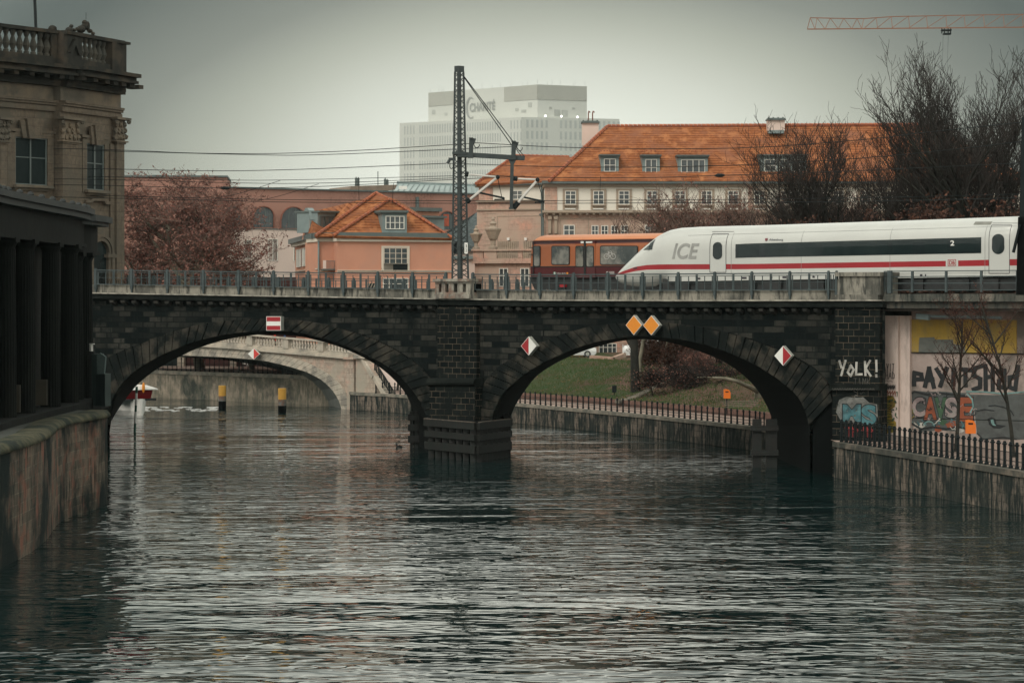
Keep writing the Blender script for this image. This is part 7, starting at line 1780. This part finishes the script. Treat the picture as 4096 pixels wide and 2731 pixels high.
# tall upright bare trees at the right
tall = [(3651, 216, 22.6, 31), (3754, 214, 24.2, 32), (3869, 212, 25.1, 33), (3955, 208, 24.9, 34), (4015, 211, 26.0, 38), (4085, 206, 26.5, 35), (4170, 212, 27.0, 36)]
labs = ['lowest and leftmost of the tall upright bare trees at the right', 'second from left of the tall upright bare trees at the right', 'third from left of the tall upright bare trees at the right', 'fourth from left of the tall upright bare trees at the right', 'tall upright bare tree just left of the tallest one', 'tallest upright bare tree, close to the right edge', 'tall bare tree cut off by the right edge']
for (px, Y, h, sd), lb in zip(tall, labs):
    tree('bare_tree', lb, tb_(px, Y, 3), h, sd, nch=(11, 8, 5, 4), up=.62, spread=.46, wig=.12, trunk=.3, group='tall bare trees by the river', shrink=.50, trunkfrac=.6, minr=.014)
for (px, Y, h, sd, ln, lb) in ((3280, 218, 21.4, 41, (-.30, 0), 'leaning bare tree crossing the orange roof, leftmost of the leaning ones'), (3400, 216, 22.3, 42, (-.35, 0), 'leaning bare tree crossing the orange roof, middle of the leaning ones'), (3490, 222, 23.0, 43, (-.2, 0), 'thin bare tree crossing the orange roof left of the tall upright ones'), (3570, 219, 23.4, 44, (.1, 0), 'thin bare tree just left of the tall upright ones')):
    tree('bare_tree', lb, tb_(px+50, Y, 3), h, sd, nch=(10, 7, 6, 5), up=.6, spread=.5, wig=.15, trunk=.28, group='bare trees crossing the orange roof', lean=ln, shrink=.55, trunkfrac=.6, minr=.013)
# bushy multi-stem trees behind the white train
bush = [(2560, 228, 13.6, 51), (2650, 233, 15.4, 57), (2740, 232, 16.2, 52), (2830, 226, 17.0, 53), (2925, 230, 18.0, 54), (3020, 228, 17.2, 58), (3120, 225, 17.6, 55), (3215, 229, 17.2, 56), (3310, 226, 16.5, 59)]
bl = ['leftmost twiggy bare tree rising behind the suburban train', 'twiggy bare tree over the nose of the white train', 'twiggy bare tree below the four-pane dormer', 'twiggy bare tree right of the four-pane dormer', 'highest of the twiggy bare trees behind the white train', 'twiggy bare tree below the left end of the triple dormer', 'twiggy bare tree below the triple dormer', 'twiggy bare tree below the right end of the triple dormer', 'twiggy bare tree joining the brown leafy trees']
for (px, Y, h, sd), lb in zip(bush, bl):
    tree('bare_tree', lb, tb_(px, Y, 3), h, sd, nch=(13, 9, 6, 4), up=.42, spread=.55, wig=.14, trunk=.2, group='twiggy trees behind the trains', shrink=.58, trunkfrac=.55, minr=.014, twig=m_twigr, bark=m_barkg if sd % 2 else m_bark, leaves=1500, leafm=m_leafr, lsize=.11)
brn = [(3390, 204, 13.2, 61), (3520, 200, 14.0, 62), (3650, 203, 15.0, 63), (3790, 199, 14.6, 64), (3920, 202, 14.8, 65), (4050, 200, 14.2, 66)]
bl = ['brown leafy tree above the middle of the white train, first of the row', 'brown leafy tree above the white train, second of the row', 'brown leafy tree above the white train, third of the row', 'brown leafy tree above the white train, fourth of the row', 'brown leafy tree above the white train, fifth of the row', 'brown leafy tree above the rear end of the white train']
for (px, Y, h, sd), lb in zip(brn, bl):
    tree('beech_tree', lb, tb_(px, Y, 3), h, sd, nch=(12, 8, 5, 4), up=.1, spread=.62, wig=.15, trunk=.22, leaves=13000, leafm=m_leafb, lsize=.15, group='brown leafy trees above the white train', shrink=.6, trunkfrac=.6, minr=.013)
# trees in the right arch
tree('bare_tree', 'slightly bent tree trunk growing on the grass slope inside the right arch', tb_(2543, 221, 2.0), 15.5, 71, nch=(8, 7, 5, 4), up=.5, spread=.5, wig=.05, trunk=.42, shrink=.5, trunkfrac=.75, minr=.012, twig=m_twigr)
sh = [(2660, 236, 4.6, 81), (2760, 232, 5.0, 82), (2850, 236, 5.6, 83), (2950, 230, 6.0, 84), (2585, 244, 3.4, 85), (3010, 214, 6.4, 86), (2740, 248, 5.0, 87), (2880, 250, 5.6, 88), (2700, 228, 3.4, 89), (2800, 224, 3.0, 90)]
sl_ = ['reddish shrub just right of the bent trunk', 'tangled shrub below the crown of the right arch', 'tangled dark shrub left of the orange litter bin', 'dense shrub behind the orange litter bin', 'small red-leaved shrub hiding the van', 'dark bush at the right end of the arch opening', 'twiggy shrub further back behind the first ones', 'twiggy shrub further back towards the right', 'low shrub on the slope right of the bent trunk', 'low twiggy shrub hanging over the slope above the paver strip']
for (px, Y, h, sd), lb in zip(sh, sl_):
    tree('shrub', lb, tb_(px, Y, 2.9), h, sd, nch=(14, 9, 6), up=.2, spread=.66, wig=.18, trunk=.07, maxl=3, leaves=4200, leafm=m_leafb if sd % 2 else m_leafr, lsize=.085, cat='shrub', group='shrubs seen through the right arch', shrink=.72, trunkfrac=.5, minr=.012, twig=m_twigr, leaflvl=1)
for i, (px, Y, h, sd) in enumerate(((2610, 216, 2.6, 101), (2690, 220, 3.0, 102), (2770, 217, 2.7, 103), (2850, 221, 3.4, 104), (2940, 219, 2.6, 105))):
    tree('shrub', ['first low twiggy shrub right of the bent trunk', 'second low twiggy shrub right of the bent trunk', 'middle low twiggy shrub on the soil slope', 'tallest low twiggy shrub, left of the orange litter bin', 'low twiggy shrub behind the orange litter bin'][i], tb_(px, Y, 2.2), h, sd, nch=(16, 8, 5), up=.1, spread=.8, wig=.2, trunk=.05, maxl=3, leaves=700, leafm=m_leafr, lsize=.07, cat='shrub', group='low shrubs on the park slope', shrink=.9, trunkfrac=.35, minr=.012, leaflvl=1)
for px, Y, h, sd, lb in ((3215, 217, 21.3, 111, 'sparse thin bare tree furthest left over the orange roof'), (3350, 219, 22.6, 112, 'sparse thin bare tree over the roof right of the chimney')):
    tree('bare_tree', lb, tb_(px, Y, 3), h, sd, nch=(9, 6, 5, 3), up=.7, spread=.42, wig=.16, trunk=.24, group='bare trees crossing the orange roof', shrink=.52, trunkfrac=.68, minr=.013, lean=(.1, 0))
# low bough reaching in from the right, and trunks
bo = thing('old_tree', 'old tree with a long low bough reaching left above the orange litter bin', 'tree', tb_(3045, 205, 2)); mb = MB()
mb.tube([P(3040, 1640, 205), P(3036, 1570, 205), P(3050, 1400, 205), P(3060, 1200, 205)], [.42, .36, .33, .3], 9)
mb.tube([P(3040, 1568, 205), P(3000, 1548, 204), P(2950, 1525, 203), P(2905, 1513, 203), P(2850, 1510, 204), P(2790, 1508, 205)], [.2, .17, .14, .12, .09, .05], 7); mb.build('trunk', m_barkg, bo, smooth=True)
out = []; rng = random.Random(9)
for x, y in ((2800, 1508), (2850, 1510), (2905, 1513), (2950, 1525), (2780, 1508), (2830, 1509)):
    for k in range(3): grow(out, P(x, y, 204), Vector((rng.uniform(-1, -.2), rng.uniform(-.4, .4), rng.uniform(-.3, .9))), 1.9, .035, 1, 3, rng, (5, 5, 4), .1, .55, .2, .6, .008)
mb = MB()
for l, ps, r in out: mb.tube(ps, r, 3, cap=False)
mb.build('crown', m_twig, bo)
for px, Y, r, lb in ((2880, 232, .36, 'dark tree trunk left of the pale park path'), (2973, 226, .3, 'tree trunk standing on the pale park path')):
    tree('park_tree', lb, tb_(px, Y, 2.2), 15, px, nch=(6, 5, 4, 3), up=.6, spread=.45, wig=.04, trunk=r, shrink=.5, trunkfrac=.8, minr=.014)
# young trees in front of the graffiti
for px, Y, h, sd, lb in ((3823, 143, 8.6, 93, 'slim young bare tree in front of the mural letters'), (4055, 138, 8.9, 92, 'slim young bare tree in front of the grey mural at the right edge')):
    tree('young_tree', lb, tb_(px, Y, 1.9), h, sd, nch=(15, 7, 5), up=.45, spread=.55, wig=.07, trunk=.11, maxl=3, shrink=.36, trunkfrac=.9, minr=.008, twig=mat('dark_red_twigs', (.05, .022, .017), (.03, .018, .015)), leaves=900, leafm=mat('red_buds', (.10, .035, .025)), lsize=.035)
# climber twigs against the museum corner
tree('bare_tree', 'thin bare sapling against the lower corner of the museum', tb_(450, 196, 4), 8.6, 95, nch=(7, 5, 4), up=.4, spread=.5, trunk=.08, maxl=3, minr=.012)
# fallen leaves on the slope
lv = MB(); rng = random.Random(77)
for i in range(900):
    j = rng.randrange(20, 59); d = rng.uniform(6.5, 24); q = bank_pt(j, d).lerp(bank_pt(j+1, d), rng.random()); z = hill(d, bank[j][1])+.16; a = rng.uniform(0, 3.1); s_ = rng.uniform(.05, .13); c_, s2 = math.cos(a)*s_, math.sin(a)*s_
    lv.add([(q.x-c_, q.y-s2, z), (q.x+s2, q.y-c_, z+.04), (q.x+c_, q.y+s2, z), (q.x-s2, q.y+c_, z+.03)], [(0, 1, 2, 3)])
lv.build('fallen_leaves', mat('fallen_leaf', (.35, .18, .08), (.2, .09, .04), 3), kind='stuff')
# grass blades on the slope
gb_ = MB()
for i in range(16000):
    j = rng.randrange(18, 59); d = rng.uniform(5.8, 22); q = bank_pt(j, d).lerp(bank_pt(j+1, d), rng.random()); z = hill(d, bank[j][1])+.0; h_ = rng.uniform(.1, .26); a = rng.uniform(-1, 1)*.12
    gb_.add([(q.x-.04, q.y, z), (q.x+.04, q.y, z), (q.x+a, q.y, z+h_)], [(0, 1, 2)])
gb_.build('grass_blades', mat('grass_tufts', (.055, .10, .035), (.09, .10, .045), .5, .9, 0), kind='stuff')
# duck on the water
dk = MB(); p = PZ(1597, 10*F/(1790-HZ), .05); dk.blob(p, (.22, .12, .1), seed=1); dk.blob(p+Vector((-.17, 0, .17)), (.07, .06, .07), seed=2); dk.bar(p+Vector((-.23, 0, .16)), p+Vector((-.31, 0, .14)), .04)
dk.tube([p+Vector((-.14, 0, .04)), p+Vector((-.18, 0, .16))], .05, 6); dk.build('duck', m_under, None, 'small dark duck swimming left of the middle pier', 'duck', smooth=True)
# =================================================================== haze
hm = bpy.data.materials.new('river_haze'); hm.use_nodes = True; n = hm.node_tree.nodes; n.remove(n['Principled BSDF'])
pv = n.new('ShaderNodeVolumePrincipled'); pv.inputs['Color'].default_value = (.80, .97, .94, 1); pv.inputs['Density'].default_value = HAZE = .00005; pv.inputs['Anisotropy'].default_value = .45
hm.node_tree.links.new(pv.outputs[0], n['Material Output'].inputs['Volume'])
hb_ = MB(); hb_.box(-1500, -60, -4, 1500, 2200, 170); hz = hb_.build('haze', hm, kind='stuff')
